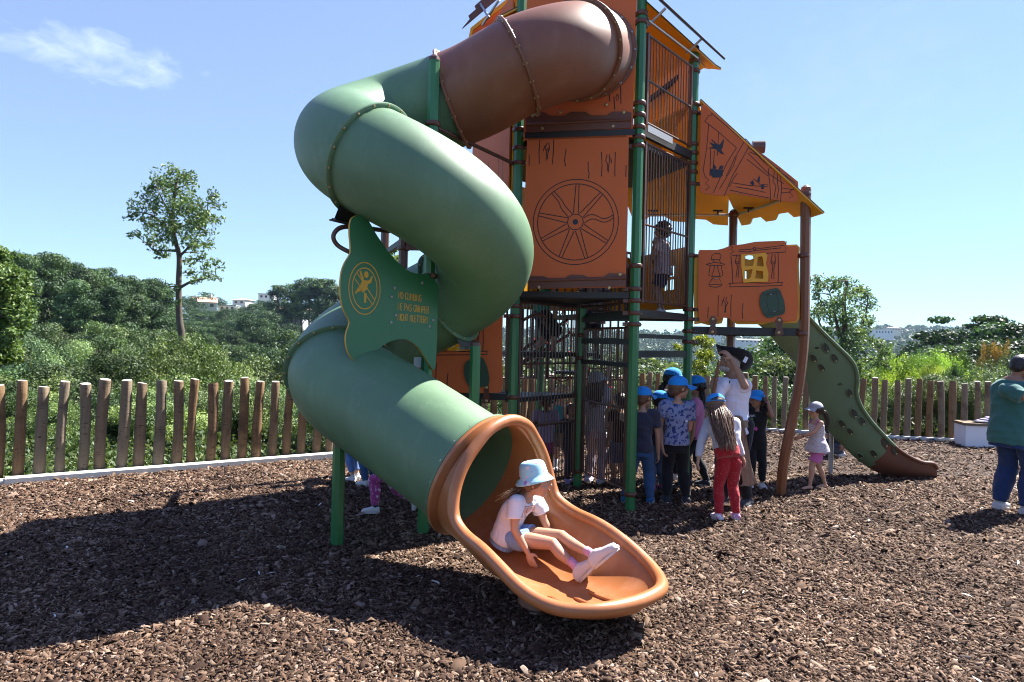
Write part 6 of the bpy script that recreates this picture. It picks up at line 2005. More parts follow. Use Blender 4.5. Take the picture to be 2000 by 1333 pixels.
        q = lambda x, y, z: c + s.hr * (x * hh) + s.hf * (y * hh) + s.hu * (z * hh)
        mb.ball(q(0, -.03, .08), (.385 * hh, .46 * hh, .42 * hh), 20, A3, k=14)
        mb.ball(q(0, .07, -.15), (.30 * hh, .345 * hh, .31 * hh), 18, A3, k=12)
        mb.ball(q(0, .24, -.40), (.15 * hh, .13 * hh, .095 * hh), 12, A3, k=8)
        for sg in (-1, 1):
            mb.ball(q(.17 * sg, .25, -.14), (.13 * hh, .12 * hh, .14 * hh), 12, A3, k=8)
            mb.ball(q(.395 * sg, -.03, -.03), (.035 * hh, .075 * hh, .115 * hh), 10, A3, k=8)
            mb.ball(q(.15 * sg, .37, .10), (.12 * hh, .045 * hh, .035 * hh), 10, A3, k=6)
        limb(mb, [q(0, .38, .06), q(0, .445, -.03), q(0, .49, -.10)], [.035 * hh, .045 * hh, .055 * hh], 10)
        mb.ball(q(0, .45, -.115), (.075 * hh, .05 * hh, .04 * hh), 10, A3)
        mb.ball(q(0, .385, -.225), (.11 * hh, .055 * hh, .032 * hh), 10, A3); mb.ball(q(0, .375, -.275), (.09 * hh, .055 * hh, .035 * hh), 10, A3)
        s.bodyo = blob('body', mb, s.skin, s.root, s.vox, 2)
        for sg in (-1, 1):
            m2 = MB(); m2.ball(q(.155 * sg, .372, .015), (.062 * hh, .04 * hh, .042 * hh), 12, A3); m2.ball(q(.155 * sg, .404, .015), (.030 * hh, .018 * hh, .034 * hh), 10, A3, m=1)
            m2.build('eye', [M['sole'], M['eye']], s.root, autosmooth=R(180))
        m2 = MB(); m2.ball(q(0, .425, -.25), (.105 * hh, .035 * hh, .022 * hh), 12, A3); m2.build('mouth', M['lip'], s.root, autosmooth=R(180))
        return s
    def hand(s, mb, sd, sg, curl=.5):
        J, H = s.J, s.H; el, wr = J['el' + sd], J['wr' + sd]
        d = J.get('hd' + sd); d = (Vector(d) if d else (wr - el)).normalized()
        # palm normal: faces the body for hanging arms
        pn = J.get('pn' + sd); pn = Vector(pn) if pn else -s.lat * sg
        pn = (pn - d * pn.dot(d)).normalized(); w = d.cross(pn).normalized()
        # w towards thumb side
        tw = J.get('th' + sd); tw = Vector(tw) if tw else s.f
        if w.dot(tw) < 0: w = -w
        L = H * .052
        mb.ball(wr + d * L * .55, (L * .62, L * .46, L * .25), 12, (d, w, pn))
        for i, ln in enumerate((.80, .92, .86, .66)):
            o_ = w * (L * (.33 - .22 * i)); b0 = wr + d * L * .95 + o_
            c1 = curl * (.8 + .12 * i)
            d1 = (d * math.cos(c1 * .7) + pn * math.sin(c1 * .7)).normalized(); d2 = (d * math.cos(c1 * 1.7) + pn * math.sin(c1 * 1.7)).normalized()
            k1 = b0 + d1 * (L * ln * .5); k2 = k1 + d2 * (L * ln * .48)
            rr = max(H * .0062, .0058)
            mb.tube([b0 - d * L * .15, b0, k1, k2], [rr * 1.15, rr * 1.1, rr, rr * .85], 8); mb.ball(k2, rr * .85, 8)
        t0 = wr + d * L * .25 + w * L * .35; t1 = t0 + (d * .55 + w * .75 + pn * .2).normalized() * L * .42; t2 = t1 + (d * .9 + w * .2 + pn * .4).normalized() * L * .38
        rr = max(H * .0070, .0062); mb.tube([t0, t1, t2], [rr * 1.3, rr * 1.05, rr * .85], 8); mb.ball(t2, rr * .85, 8)
    # ---- clothes
    def top(s, mat, sleeve=.5, hem=-.1, g=.010, neck=.985, name='shirt', amp=.0035, flare=0.0, belly=0.0, seed=0, hemshape=None, straps=False, label=None):
        J, H, k = s.J, s.H, s.k; mb = MB()
        rs = s.torso_rings(g, hem, neck, belly)
        if flare:
            out = []
            for i, (c, a1, r1, a2, r2) in enumerate(rs):
                t = hem + (neck - hem) * i / (len(rs) - 1); fl = flare * max(0, (.45 - t) / .6)
                out.append((c, a1, r1 + fl, a2, r2 + fl))
            rs = out
        loft(mb, rs)
        if sleeve > 0:
            for sd, sg in (('R', 1), ('L', -1)):
                sh, el, wr = J['sh' + sd], J['el' + sd], J['wr' + sd]
                inn = sh - s.lat * sg * H * .03
                L1 = (el - sh).length; L2 = (wr - el).length; tot = L1 + L2
                if sleeve <= .55:
                    end = sh + (el - sh) * min(1.0, sleeve * tot / L1)
                    chain(mb, [inn, sh, end], [H * .038 * k + g * .8, H * .036 * k + g, H * .033 * k + g * 1.3])
                else:
                    end = el + (wr - el) * min(1.0, (sleeve * tot - L1) / L2)
                    chain(mb, [inn, sh, el, end], [H * .036 * k + g, H * .035 * k + g, H * .0265 * k + g, H * .018 * k + g])
        return blob(name, mb, mat, s.root, s.vox, 2, folds(amp, 26, seed + H * 7), label=label)
    def legs(s, mat, length=1.0, g=.008, waist=.14, name='trousers', amp=.003, loose=1.0, seed=0, label=None):
        J, H, k = s.J, s.H, s.k; mb = MB()
        loft(mb, s.torso_rings(g * .55, -.22, waist))
        for sd in 'RL':
            hp, kn, an = J['hip' + sd], J['kn' + sd], J['an' + sd]
            L1 = (kn - hp).length; L2 = (an - kn).length; tot = L1 + L2
            r0 = H * .052 * k + g; r1 = (H * .036 * k + g) * loose; r2 = (H * .024 * k + g) * loose
            d_ = (an - kn).normalized(); bk = -(J['toe' + sd] - d_ * J['toe' + sd].dot(d_)).normalized()
            mb.ball(hp + UP * H * .005, r0 * 1.0, 16, k=10)
            if length * tot <= L1:
                t = length * tot / L1; end = hp + (kn - hp) * t
                chain(mb, [hp, end], [r0, r0 + (r1 - r0) * t * .7 + .006])
            else:
                t = min(1.0, (length * tot - L1) / L2); end = kn + (an - kn) * t
                rm = r1 + (r2 - r1) * .4
                chain(mb, [hp, hp.lerp(kn, .5), kn, kn.lerp(end, .4) + bk * H * .007, end], [r0, (r0 * .55 + r1 * .45), r1, (r1 * 1.03 + g * .2), r1 + (r2 - r1) * t])
                mb.ball(kn - bk * H * .007, H * .028 * k + g, 12)
        return blob(name, mb, mat, s.root, s.vox, 2, folds(amp, 32, seed + H * 3), label=label)
    def shoes(s, mat, sole=None, g=.006, socks=None, sockh=.06, big=1.0, fat=1.0):
        J, H = s.J, s.H
        for sd in 'RL':
            an, t = J['an' + sd], J['toe' + sd]; upf = J.get('fup' + sd, UP); upf = (upf - t * upf.dot(t)).normalized(); lf = t.cross(upf)
            mb = MB(); w = H * .033 * big
            rows = [(-.036, .9, .034), (-.02, 1.0, .047), (.015, 1.0, .052), (.05, 1.08, .038), (.08, 1.08, .032), (.100, .86, .026)]
            rings = []
            for (x, ww, hgt) in rows:
                hgt *= fat
                c = an + t * (x * H * big) - upf * (H * .048) + upf * (hgt * H * .5)
                rings.append((c, lf, w * ww * .92, upf, hgt * H * .5 + .003))
            loft(mb, rings, 16, 2.6)
            mb.ball(an + t * (H * .100 * big) - upf * (H * .037), (H * .014, w * .8, H * .013), 12, (t, lf, upf))
            limb(mb, [an - upf * H * .01 + t * H * .0, an + upf * H * .004], [H * .025, H * .024])
            o = blob('shoe', mb, mat, s.root, .006, 2)
            m2 = MB(); loop = []
            for kx in range(24):
                a = 2 * PI * kx / 24; x = math.cos(a); y = math.sin(a)
                loop.append(((.033 + .072 * x) * H * big, w * y * (1.10 if x > 0 else .95)))
            m2.prism(ccw(loop), an - upf * H * .050, t, lf, upf, -.004, H * .010)
            m2.build('sole', sole or M['sole'], o, smooth=False)
            if mat in LACED:
                m3 = MB()
                for q_ in range(4):
                    c = an + t * (H * (.022 + .014 * q_)) + upf * (H * (.004 - .0065 * q_))
                    m3.tube([c - lf * w * .5, c + upf * .004, c + lf * w * .5], .0028, 6)
                for a_ in (-1, 1):
                    c = an + t * H * .018 + upf * H * .008
                    m3.tube([c, c + lf * (a_ * .018) + upf * .018 , c + lf * (a_ * .03) + upf * .004], .0028, 6)
                m3.build('laces', M['sole'], o)
            if socks:
                m2 = MB(); top = an + (J['kn' + sd] - an).normalized() * (H * sockh); m2.tube([an - upf * H * .01, an.lerp(top, .5), top], [H * .026, H * .0235, H * .0255], 14)
                m2.build('sock', socks, s.root, autosmooth=R(180))
        return s
    def hq(s):
        c = s.J['H']; hh = s.hh
        return (lambda x, y, z: c + s.hr * (x * hh) + s.hf * (y * hh) + s.hu * (z * hh)), (s.hr, s.hf, s.hu), hh
    def hair(s, mat, kind='short', length=.35, tail=None, amp=.004, wide=1.0, capped=False):
        q, A3, hh = s.hq(); mb = MB()
        mb.ball(q(0, -.075, .10), (.425 * hh, .465 * hh, .425 * hh), 20, A3, k=14)
        if kind == 'short':
            mb.ball(q(0, -.24, -.12), (.34 * hh, .26 * hh, .26 * hh), 16, A3, k=10)
            disp = strandsf(s.J['H'], amp * .6)
        elif kind == 'long':
            L = length; sh_ = s.J.get('hairsh', Vector((0, 0, 0))); P0 = q(0, -.26, .0)
            rings = []
            for i in range(8):
                t = i / 7
                c = P0 - UP * (L * .80 * t) + sh_ * (t ** .8 * .85)
                rings.append((c, s.hr, (.34 + .08 * math.sin(t * 3.0) - .24 * t * t) * hh * wide, s.hf, (.17 - .10 * t) * hh))
            loft(mb, rings, 20, 2.2)
            r_ = random.Random(int(L * 1000)); st = MB()
            for i in range(210):
                ph = R(r_.uniform(-112, 112)); hx, hy = math.sin(ph), -math.cos(ph)
                rr0 = r_.uniform(.98, 1.05)
                pts = ([q(.39 * hx * rr0, -.05 + .43 * hy * rr0, .14)] if capped else [q(.30 * hx * rr0, -.05 + .34 * hy * rr0, .42), q(.41 * hx * rr0, -.06 + .45 * hy * rr0, .20)]) + [q(.42 * hx * rr0, -.05 + .46 * hy * rr0, -.05)]
                xe = hx * (.44 + .10 * r_.random()) * wide * hh; ye = (-.20 + min(0, hy) * .30 - r_.uniform(-.03, .07)) * hh
                Lk = L * r_.uniform(.80, 1.08); w1 = r_.gauss(0, .010); w2 = r_.gauss(0, .016)
                for t in (.25, .5, .75, 1.0):
                    pts.append(s.J['H'] + s.hr * (xe * (1 - .38 * t * t) + w1 * math.sin(t * 5) + w2 * t) + s.hf * (ye + .008 * math.sin(t * 6 + i)) - UP * (Lk * t + .0) + sh_ * (t ** .8 * Lk / L))
                P = catmull(pts, 3); m_ = len(P); r0 = r_.uniform(.0032, .0058)
                st.tube(P, [r0 * (1 - .65 * (k_ / (m_ - 1)) ** 2) for k_ in range(m_)], 5, caps=False)
            st.build('hair_strands', mat, s.root, autosmooth=R(180))
            disp = strandsf(rings[3][0], amp * .75, n=64)
        elif kind == 'pony':
            mb.ball(q(0, -.22, -.08), (.36 * hh, .28 * hh, .26 * hh), 16, A3, k=10)
            P = [Vector(p) for p in tail]
            limb(mb, P, [hh * .08] + [hh * .12] * (len(P) - 2) + [hh * .03], 12)
            r_ = random.Random(3); st = MB(); PP = catmull(P, 4); m_ = len(PP)
            for i in range(60):
                a_ = r_.uniform(0, 2 * PI); b_ = r_.uniform(.5, 1.1); tt = PP[-1] - PP[0]; u_ = tt.orthogonal().normalized(); v_ = tt.normalized().cross(u_)
                o_ = (u_ * math.cos(a_) + v_ * math.sin(a_)) * (hh * .17 * b_); ex = tt.normalized() * (r_.uniform(-.02, .05))
                st.tube([p_ + o_ * min(1, .35 + 3.0 * k_ / m_) * (1 - .35 * k_ / m_) + ex * (k_ / m_) for k_, p_ in enumerate(PP)], [r_.uniform(.0028, .0045)] * m_, 5, caps=False)
            for i in range(110):
                ph = R(r_.uniform(-115, 115)); hx, hy = math.sin(ph), -math.cos(ph)
                st.tube(catmull([q(.34 * hx, -.07 + .38 * hy, .38), q(.43 * hx, -.08 + .47 * hy, .12), q(.38 * hx, -.12 + .44 * hy, -.12), P[0] + Vector((r_.gauss(0, .006), r_.gauss(0, .006), r_.gauss(0, .006)))], 3), r_.uniform(.0028, .0045), 5, caps=False)
            st.build('hair_strands', mat, s.root, autosmooth=R(180))
            disp = strandsf(s.J['H'], amp, n=30)
        elif kind == 'curly':
            mb.ball(q(0, -.08, .10), (.50 * hh, .52 * hh, .50 * hh), 20, A3, k=14); mb.ball(q(0, -.22, -.10), (.46 * hh, .34 * hh, .34 * hh), 16, A3, k=10)
            disp = curlf(amp * 2.2)
        if kind != 'curly':
            for sg in (-1, 1): mb.ball(q(.33 * sg, .02, .04), (.085 * hh, .17 * hh, .21 * hh), 10, A3)
        return blob('hair', mb, mat, s.root, s.vox * .9, 2, disp)
    def cap(s, mat, brimdir=None, opening=False, brim=.42, tilt=0.0, name='cap'):
        q, A3, hh = s.hq()
        hf, hr, hu = s.hf, s.hr, s.hu
        if tilt:
            hu = (s.hu * math.cos(R(tilt)) - s.hf * math.sin(R(tilt))).normalized(); hf = (s.hf * math.cos(R(tilt)) + s.hu * math.sin(R(tilt))).normalized()
        c = q(0, -.05, .15); mb = MB()
        N = 26; K = 9; V = []; F = []
        for t_ in (0, .004):
            for i in range(K + 1):
                a = PI / 2 * i / K
                for k in range(N):
                    b_ = 2 * PI * k / N
                    rr = math.cos(a) ** .82; zz = math.sin(a) ** .95
                    V.append(c + hr * ((.436 * hh - t_) * rr * math.cos(b_)) + hf * ((.485 * hh - t_) * rr * math.sin(b_)) + hu * ((.42 * hh - t_) * zz + .0))
        m = (K + 1) * N
        for o_ in (0, m):
            for i in range(K):
                for k in range(N):
                    f_ = [o_ + i * N + k, o_ + i * N + (k + 1) % N, o_ + (i + 1) * N + (k + 1) % N, o_ + (i + 1) * N + k]
                    F.append(f_ if o_ == 0 else f_[::-1])
        for k in range(N): F.append([k, m + k, m + (k + 1) % N, (k + 1) % N])
        mb.add(V, F)
        o = mb.build(name, mat, s.root, autosmooth=R(60))
        m2 = MB(); V = []; F = []; n = 16; kk = 6
        for t_ in (0, -.004):
            for j in range(kk + 1):
                w = j / kk
                for i in range(n + 1):
                    a = R(-68 + 136 * i / n)
                    x = math.sin(a); y = math.cos(a)
                    rx = .436 * hh * (1 + .06 * w); ext = brim * hh * w * (max(0, math.cos(a)) ** .7)
                    V.append(c + hr * (rx * x) + hf * (.475 * hh * y + ext) + hu * (t_ - .10 * hh * w * (1 - .0 * y) - .16 * hh * x * x * w + .02 * hh))
        m = (kk + 1) * (n + 1)
        for o_ in (0, m):
            for j in range(kk):
                for i in range(n):
                    f_ = [o_ + j * (n + 1) + i, o_ + j * (n + 1) + i + 1, o_ + (j + 1) * (n + 1) + i + 1, o_ + (j + 1) * (n + 1) + i]
                    F.append(f_[::-1] if o_ == 0 else f_)
        for i in range(n): F.append([kk * (n + 1) + i, kk * (n + 1) + i + 1, m + kk * (n + 1) + i + 1, m + kk * (n + 1) + i])
        m2.add(V, F); m2.build('cap_brim', mat, o, autosmooth=R(60))
        m3 = MB(); m3.ball(c + hu * .42 * hh, (.03 * hh, .03 * hh, .018 * hh), 8); 
        m3.build('cap_button', mat, o)
        if opening:
            m4 = MB(); V = []
            for i in range(13):
                a = R(-52 + 104 * i / 12)
                for z in (0.035, .035 + .17 * math.cos(a * 1.6)):
                    kz = math.sqrt(max(0, 1 - (z / .42) ** 2))
                    V.append(c + hr * ((.455 * hh * kz + .003) * math.sin(a) ) - hf * ((.50 * hh * kz + .003) * math.cos(a)) + hu * (z * hh))
            m4.add(V, [[2 * i, 2 * i + 1, 2 * i + 3, 2 * i + 2] for i in range(12)])
            m4.build('strap_opening', HR_['dark'], o)
        return o
LACED = [M['shoewhite']]
def onsurf(person_obj, o_, d_):
    """first hit of a ray on an object's mesh, in world coordinates"""
    dg = bpy.context.evaluated_depsgraph_get()
    off = worldloc(person_obj)
    hit, loc, nrm, _ = person_obj.ray_cast(o_ - off, d_)
    return (loc + off, nrm) if hit else (None, None)
EYE0 = Vector((0, 0, CAMH))
def feet(px, py): return gr(px, py)
def Hof(py, Y, px=1000): return at(px, py, Y).z
CB = M['capblue']
W = lambda *a: tuple(at(*a))
# --- girl sitting in the scoop of the slide
j = dict(P=W(989, 1048, 4.80), N=W(1029, 974, 4.76), H=W(1047, 941, 4.74),
         hipR=W(999, 1052, 4.74), knR=W(1079, 1062, 4.60), anR=W(1131, 1113, 4.42), hipL=W(1004, 1044, 4.87), knL=W(1096, 1047, 4.68), anL=W(1162, 1086, 4.36),
         shR=W(1008, 984, 4.67), shL=W(1050, 983, 4.86), hdR=(.35, -.1, -.8), hdL=(.4, 0, -.8),
         toeR=Vector((.62, -.25, .80)).normalized(), toeL=Vector((.72, -.20, .72)).normalized(), fupR=Vector((-.72, .35, .55)), fupL=Vector((-.65, .3, .6)), bend=Vector((-.035, .01, .01)), hu=(.12, 0, 1))
g1 = Person('girl in a light blue bucket hat and denim shorts sitting in the orange slide mouth', 'child', (at(989, 1048, 4.8).x, 4.8, at(989, 1070, 4.8).z), 1.22, -28, skin='light', j=j, headf=-12, headtilt=1, vox=.0058,
            arms={'R': (W(1005, 1034, 4.62), W(1031, 1080, 4.60)), 'L': (W(1062, 1016, 4.86), W(1076, 1046, 4.84))})
g1.body(curl=.35)
M['tee_white'] = fabric('white cotton', (.90, .93, 1.05)); M['denim_light'] = fabric('light blue denim', (.26, .42, .78), kind='denim')
sh = g1.top(M['tee_white'], sleeve=.30, hem=-.10, g=.016, amp=.004)
g1.legs(M['denim_light'], .20, g=.014, waist=.06, name='shorts', amp=.004)
M['sock_pink'] = fabric('pink sock with dark dashes', (.80, .42, .62), (.10, .08, .30), 'spots', 55, thr=.22)
g1.shoes(M['shoewhite'], socks=M['sock_pink'], sockh=.075, big=1.22, fat=1.45)
g1.hair(HR_['brown'], 'pony', tail=[g1.J['H'] - g1.hf * .08 - UP * .03, g1.J['H'] - g1.hf * .125 - UP * .06, g1.J['H'] - g1.hf * .16 - UP * .12, g1.J['H'] - g1.hf * .17 - UP * .18], amp=.003)
# flyaway strands; the blond colour imitates sunlight on her brown hair
mb = MB(); r_ = random.Random(4)
for k in range(26):
    a = g1.J['H'] - g1.hf * .10 - UP * .05; d_ = Vector((-.10 - .09 * r_.random(), r_.uniform(-.05, .05), -.02 - .09 * r_.random()))
    mb.tube([a, a + d_ * .5 + UP * r_.uniform(-.01, .02), a + d_ + UP * r_.uniform(-.01, .01)], .0011, 4, caps=False)
mb.build('loose_hair', HR_['blond'], g1.root)
# printed stripes on the chest
M['print_pink'] = fabric('pale pink shirt print', (.72, .45, .42)); M['print_line'] = fabric('dark print line', (.16, .14, .18))
def decal(person, obj, polys, mats, name='print', lift=.002, dens=.006):
    """flat print pressed onto the cloth: polygons given in photo pixels, projected from the viewer's side onto the cloth"""
    mb = MB()
    for (pl, m) in polys:
        xs_ = [p[0] for p in pl]; ys_ = [p[1] for p in pl]
        tri = tessellate_polygon([[Vector((p[0], p[1], 0)) for p in pl]])
        # refine
        T = [[Vector((pl[i][0], pl[i][1], 0)) for i in t] for t in tri]
        for _ in range(2):
            T2 = []
            for a, b, c in T:
                ab, bc, ca = (a + b) / 2, (b + c) / 2, (c + a) / 2
                T2 += [[a, ab, ca], [ab, b, bc], [ca, bc, c], [ab, bc, ca]]
            T = T2
        for t in T:
            V = []
            for p in t:
                d_ = (at(p.x, p.y, 1.0) - EYE0).normalized(); h, n_ = onsurf(obj, EYE0, d_)
                if h is None: break
                V.append(h - d_ * lift)
            if len(V) == 3: mb.add(V, [[0, 1, 2]], m)
    if mb.n: return mb.build(name, mats, obj, smooth=True, autosmooth=R(180))
decal(g1, sh, [([(1024, 992), (1029, 991), (1027, 1005), (1019, 1018), (1017, 1013)], 0), ([(1032, 990), (1037, 989), (1036, 1002), (1027, 1018), (1026, 1010)], 0), ([(1040, 988), (1045, 987), (1044, 1000), (1037, 1014), (1036, 1008)], 0),
               ([(1024, 990), (1046, 986), (1046, 987), (1024, 991)], 1), ([(1030, 992), (1031, 992), (1026, 1012), (1024, 1012)], 1), ([(1038, 990), (1039, 990), (1034, 1012), (1033, 1012)], 1)], [M['print_pink'], M['print_line']])
# bucket hat
q, A3, hh = g1.hq()
qh = NT('bucket hat cloth'); v = qh.tex()
vo = qh.n("ShaderNodeTexVoronoi"); vo.inputs['Scale'].default_value = 24; qh.l(v, vo.inputs['Vector'])
nn_ = qh.noise(v, 55, 2)
cc = qh.ramp(qh.math('FRACT', qh.math('MULTIPLY', vo.outputs['Color'], 5.3)), [(0, (.75, .62, .60)), (.35, (.70, .66, .62)), (.6, (.42, .22, .52)), (.85, (.78, .50, .55))], 'CONSTANT')
base = qh.mix(qh.noise(v, 8), (.30, .56, .66), (.40, .66, .74))
qh.col(qh.mix(qh.ramp(qh.math('ADD', vo.outputs['Distance'], qh.math('MULTIPLY', qh.math('SUBTRACT', nn_, .5), .55)), [(.30, (1, 1, 1)), (.36, (0, 0, 0))]), base, cc)); qh.set(.8, .2); qh.bump(qh.noise(v, 300, 2), .2, .003); M['bucket'] = qh.m
V = []; F = []; N = 32
prof = [(.10, .66), (.28, .64), (.38, .58), (.42, .50), (.445, .36), (.465, .20), (.475, .16), (.53, .09), (.59, .02), (.64, -.04), (.635, -.055), (.58, .01), (.49, .12), (.45, .16)]
hu2 = (g1.hu - g1.hf * .20).normalized(); hf2 = (g1.hf + g1.hu * .20).normalized()
V.append(q(0, -.04, .60))
for (r_0, z) in prof:
    for k in range(N):
        a = 2 * PI * k / N; wv = 1 + .02 * math.sin(3 * a + 1) * (r_0 > .5)
        V.append(g1.J['H'] + g1.hr * (r_0 * hh * wv * math.cos(a) * .96) + hf2 * (hh * (-.04 + r_0 * wv * math.sin(a) * 1.02)) + hu2 * (hh * (z + .05 + .02 * math.sin(2 * a) * (r_0 > .5))))
for k in range(N): F.append([0, 1 + k, 1 + (k + 1) % N])
for i in range(len(prof) - 1):
    for k in range(N): F.append([1 + i * N + k, 1 + (i + 1) * N + k, 1 + (i + 1) * N + (k + 1) % N, 1 + i * N + (k + 1) % N])
mk('bucket_hat', V, F, M['bucket'], g1.root, autosmooth=R(180))

# --- girl in red leggings, seen from behind, leaning forward
b = feet(1421, 1019)
M['red_spot'] = fabric('red leggings with tiny white marks', (.50, .018, .028), (.78, .55, .52), 'spots', 62, thr=.17)
M['white_knit'] = fabric('white long-sleeved jersey', (.62, .61, .70)); M['shoe_pink'] = fabric('pink and white trainer', (.74, .36, .55), (.80, .78, .82), 'blotch', 18, thr=.5)
g2 = Person('girl in red spotted leggings with very long brown hair under a blue cap', 'child', b, 1.23, 92, lean=(.36, -.10), skin='light', leg={'R': (.02, .075), 'L': (-.01, -.075)}, headf=95, headtilt=-10,
            j=dict(P=W(1419, 880, 6.55), N=W(1404, 822, 6.66), H=W(1397, 793, 6.71)), arms={'L': (W(1370, 862, 6.62), W(1364, 897, 6.55)), 'R': (W(1438, 860, 6.65), W(1450, 893, 6.62))})
g2.body(); g2.legs(M['red_spot'], 1.0, g=.008, waist=.22, name='leggings', amp=.0025); g2.top(M['white_knit'], .96, hem=.08, g=.013, amp=.004); g2.shoes(M['shoe_pink'], socks=None)
g2.J['hairsh'] = Vector((.03, -.24, 0)); g2.hair(HR_['brown'], 'long', length=.38, amp=.004, wide=.92, capped=True); g2.cap(CB, opening=True, tilt=-6)

# --- boy in the blue floral T-shirt
b = feet(1318, 984)
M['floral_blue'] = fabric('pale blue T-shirt with navy flowers', (.30, .36, .58), (.035, .055, .22), 'blotch', 26, thr=.52); M['black_cloth'] = fabric('black trousers', (.012, .012, .016)); M['shoe_dark'] = fabric('dark shoe', (.03, .035, .05))
H_ = Hof(727, b.y + .05)
p = Person('boy in a pale blue flower-print T-shirt, black trousers and blue cap', 'child', b, H_ * .975, 88, skin='light', leg={'R': (-.01, .088), 'L': (-.02, -.070)}, headf=18, slim=1.02,
           arms={'L': (W(1289, 836, b.y + .05), W(1294, 872, b.y - .0)), 'R': (W(1346, 838, b.y + .03), W(1350, 800, b.y + .25))})
p.body(); p.legs(M['black_cloth'], 1.0, g=.010, loose=1.05); sh = p.top(M['floral_blue'], .27, hem=-.04, g=.015, amp=.005, seed=2); p.shoes(M['shoe_dark']); p.hair(HR_['brown'], 'short'); p.cap(CB, brim=.50)
decal(p, sh, [([(1341 + 2.6 * math.cos(a), 823 + 2.6 * math.sin(a)) for a in [k * PI / 5 for k in range(10)]], 0)], [M['tee_white']], 'badge')
# --- boy in jeans next to the front green post
b = feet(1250, 984)
M['slate'] = fabric('dark slate T-shirt', (.050, .052, .085)); M['denim'] = fabric('blue jeans', (.045, .105, .24), kind='denim'); M['shoe_blue'] = fabric('blue trainer', (.02, .12, .30))
p = Person('boy in a slate T-shirt, jeans and blue cap beside the front green post', 'child', b, Hof(750, b.y + .1) * .98, 75, skin='light', leg={'R': (.0, .085), 'L': (-.05, -.13)}, headf=38,
           arms={'R': (W(1285, 853, b.y), W(1286, 888, b.y + .05)), 'L': (W(1236, 850, b.y + .1), W(1240, 890, b.y + .2))})
p.body(); p.legs(M['denim'], 1.0, g=.011, loose=1.08, amp=.004); p.top(M['slate'], .30, hem=-.10, g=.016, amp=.005, seed=4); p.shoes(M['shoe_blue']); p.hair(HR_['brown'], 'short'); p.cap(CB, brim=.45)
# --- small child mostly hidden between them
b = feet(1284, 960); M['jeans_grey'] = fabric('faded jeans', (.10, .15, .26), kind='denim'); M['shoe_magenta'] = fabric('magenta shoe', (.55, .10, .28))
p = Person('small child in faded jeans and blue cap, mostly hidden between the two boys', 'child', b, Hof(762, b.y), 110, skin='tan', headf=20)
p.body(); p.legs(M['jeans_grey'], 1.0, g=.010, loose=1.1); p.top(M['slate'], .3, hem=-.06); p.shoes(M['shoe_magenta']); p.hair(HR_['dark'], 'short'); p.cap(CB)
# --- pink T-shirt girl behind the second green post
b = feet(1357, 951); M['tee_pink'] = fabric('pink T-shirt', (.66, .24, .46)); 
p = Person('girl in pink T-shirt and black leggings with black ponytail behind a green post', 'child', b, Hof(729, b.y) * .99, 155, skin='tan', leg={'R': (-.10, .04), 'L': (.05, -.05)}, headf=170,
           arms={'R': (W(1346, 832, b.y + .15), W(1336, 800, b.y + .1)), 'L': (W(1352, 850, b.y - .12), W(1340, 880, b.y - .1))})
p.body(); p.legs(M['black_cloth'], 1.0, g=.008); p.top(M['tee_pink'], .28, hem=-.14, g=.013, amp=.004, seed=5); p.shoes(M['shoe_dark'], socks=M['tee_white']); p.hair(HR_['black'], 'pony', tail=[W(1366, 750, b.y), W(1371, 775, b.y - .02), W(1370, 800, b.y - .02), W(1366, 815, b.y)]); p.cap(CB)
# --- tallest cap behind the floral boy
b = feet(1308, 938); 
p = Person('dark-haired child whose blue cap shows above the boy in the flower-print T-shirt', 'child', b, Hof(717, b.y), 40, skin='tan', headf=10)
p.body(); p.legs(M['black_cloth'], 1.0); p.top(M['slate'], .3); p.shoes(M['shoewhite']); p.hair(HR_['black'], 'pony', tail=[W(1300, 745, b.y), W(1292, 758, b.y - .05), W(1289, 775, b.y - .05), W(1291, 790, b.y)]); p.cap(CB)

# --- entertainer dressed as a pirate
b = feet(1437, 988)
M['shirt_white'] = fabric('loose white shirt', (.98, .96, 1.12)); M['hat_black'] = fabric('black felt', (.012, .010, .014)); M['sash'] = fabric('beige sash', (.30, .22, .15), kind='denim'); M['wood'] = plastic('carved brown wood', (.20, .075, .035), .5, .2, .2, 9)
yb = b.y
pr = Person('man dressed as a pirate with big black hat, white shirt and beige sash', 'man', b, 1.70, -140, lean=(-.03, .02), skin='tan', adult=True, leg={'R': (.02, .07), 'L': (-.03, -.06)}, headf=-160, headtilt=10,
            j=dict(P=W(1430, 838, yb), N=W(1429, 738, yb), H=W(1425, 707, yb - .02), shR=W(1408, 751, yb - .10), shL=W(1452, 753, yb + .05), pnL=(0, .2, -.3), pnR=(.6, .6, 0)),
            arms={'R': (W(1396, 792, yb - .20), W(1393, 762, yb - .25)), 'L': (W(1455, 754, yb - .30), W(1428, 700, yb - .22))})
pr.J['hdL'] = tuple(at(1418, 690, yb - .22) - at(1428, 700, yb - .22)); pr.J['hdR'] = (.04, 0, 1)
pr.body(curl=.9); pr.legs(M['black_cloth'], 1.0, g=.012, loose=1.05); sh = pr.top(M['shirt_white'], .40, hem=-.22, g=.014, amp=.006, flare=.015, seed=1); pr.shoes(M['shoe_dark']); pr.hair(HR_['grey'], 'short')
# beard
q, A3, hh = pr.hq(); mb = MB(); mb.ball(q(0, .20, -.36), (.26 * hh, .22 * hh, .16 * hh), 14, A3); mb.ball(q(0, .36, -.33), (.14 * hh, .10 * hh, .13 * hh), 12, A3)
blob('beard', mb, HR_['grey'], pr.root, .006, 2, curlf(.003, 140))
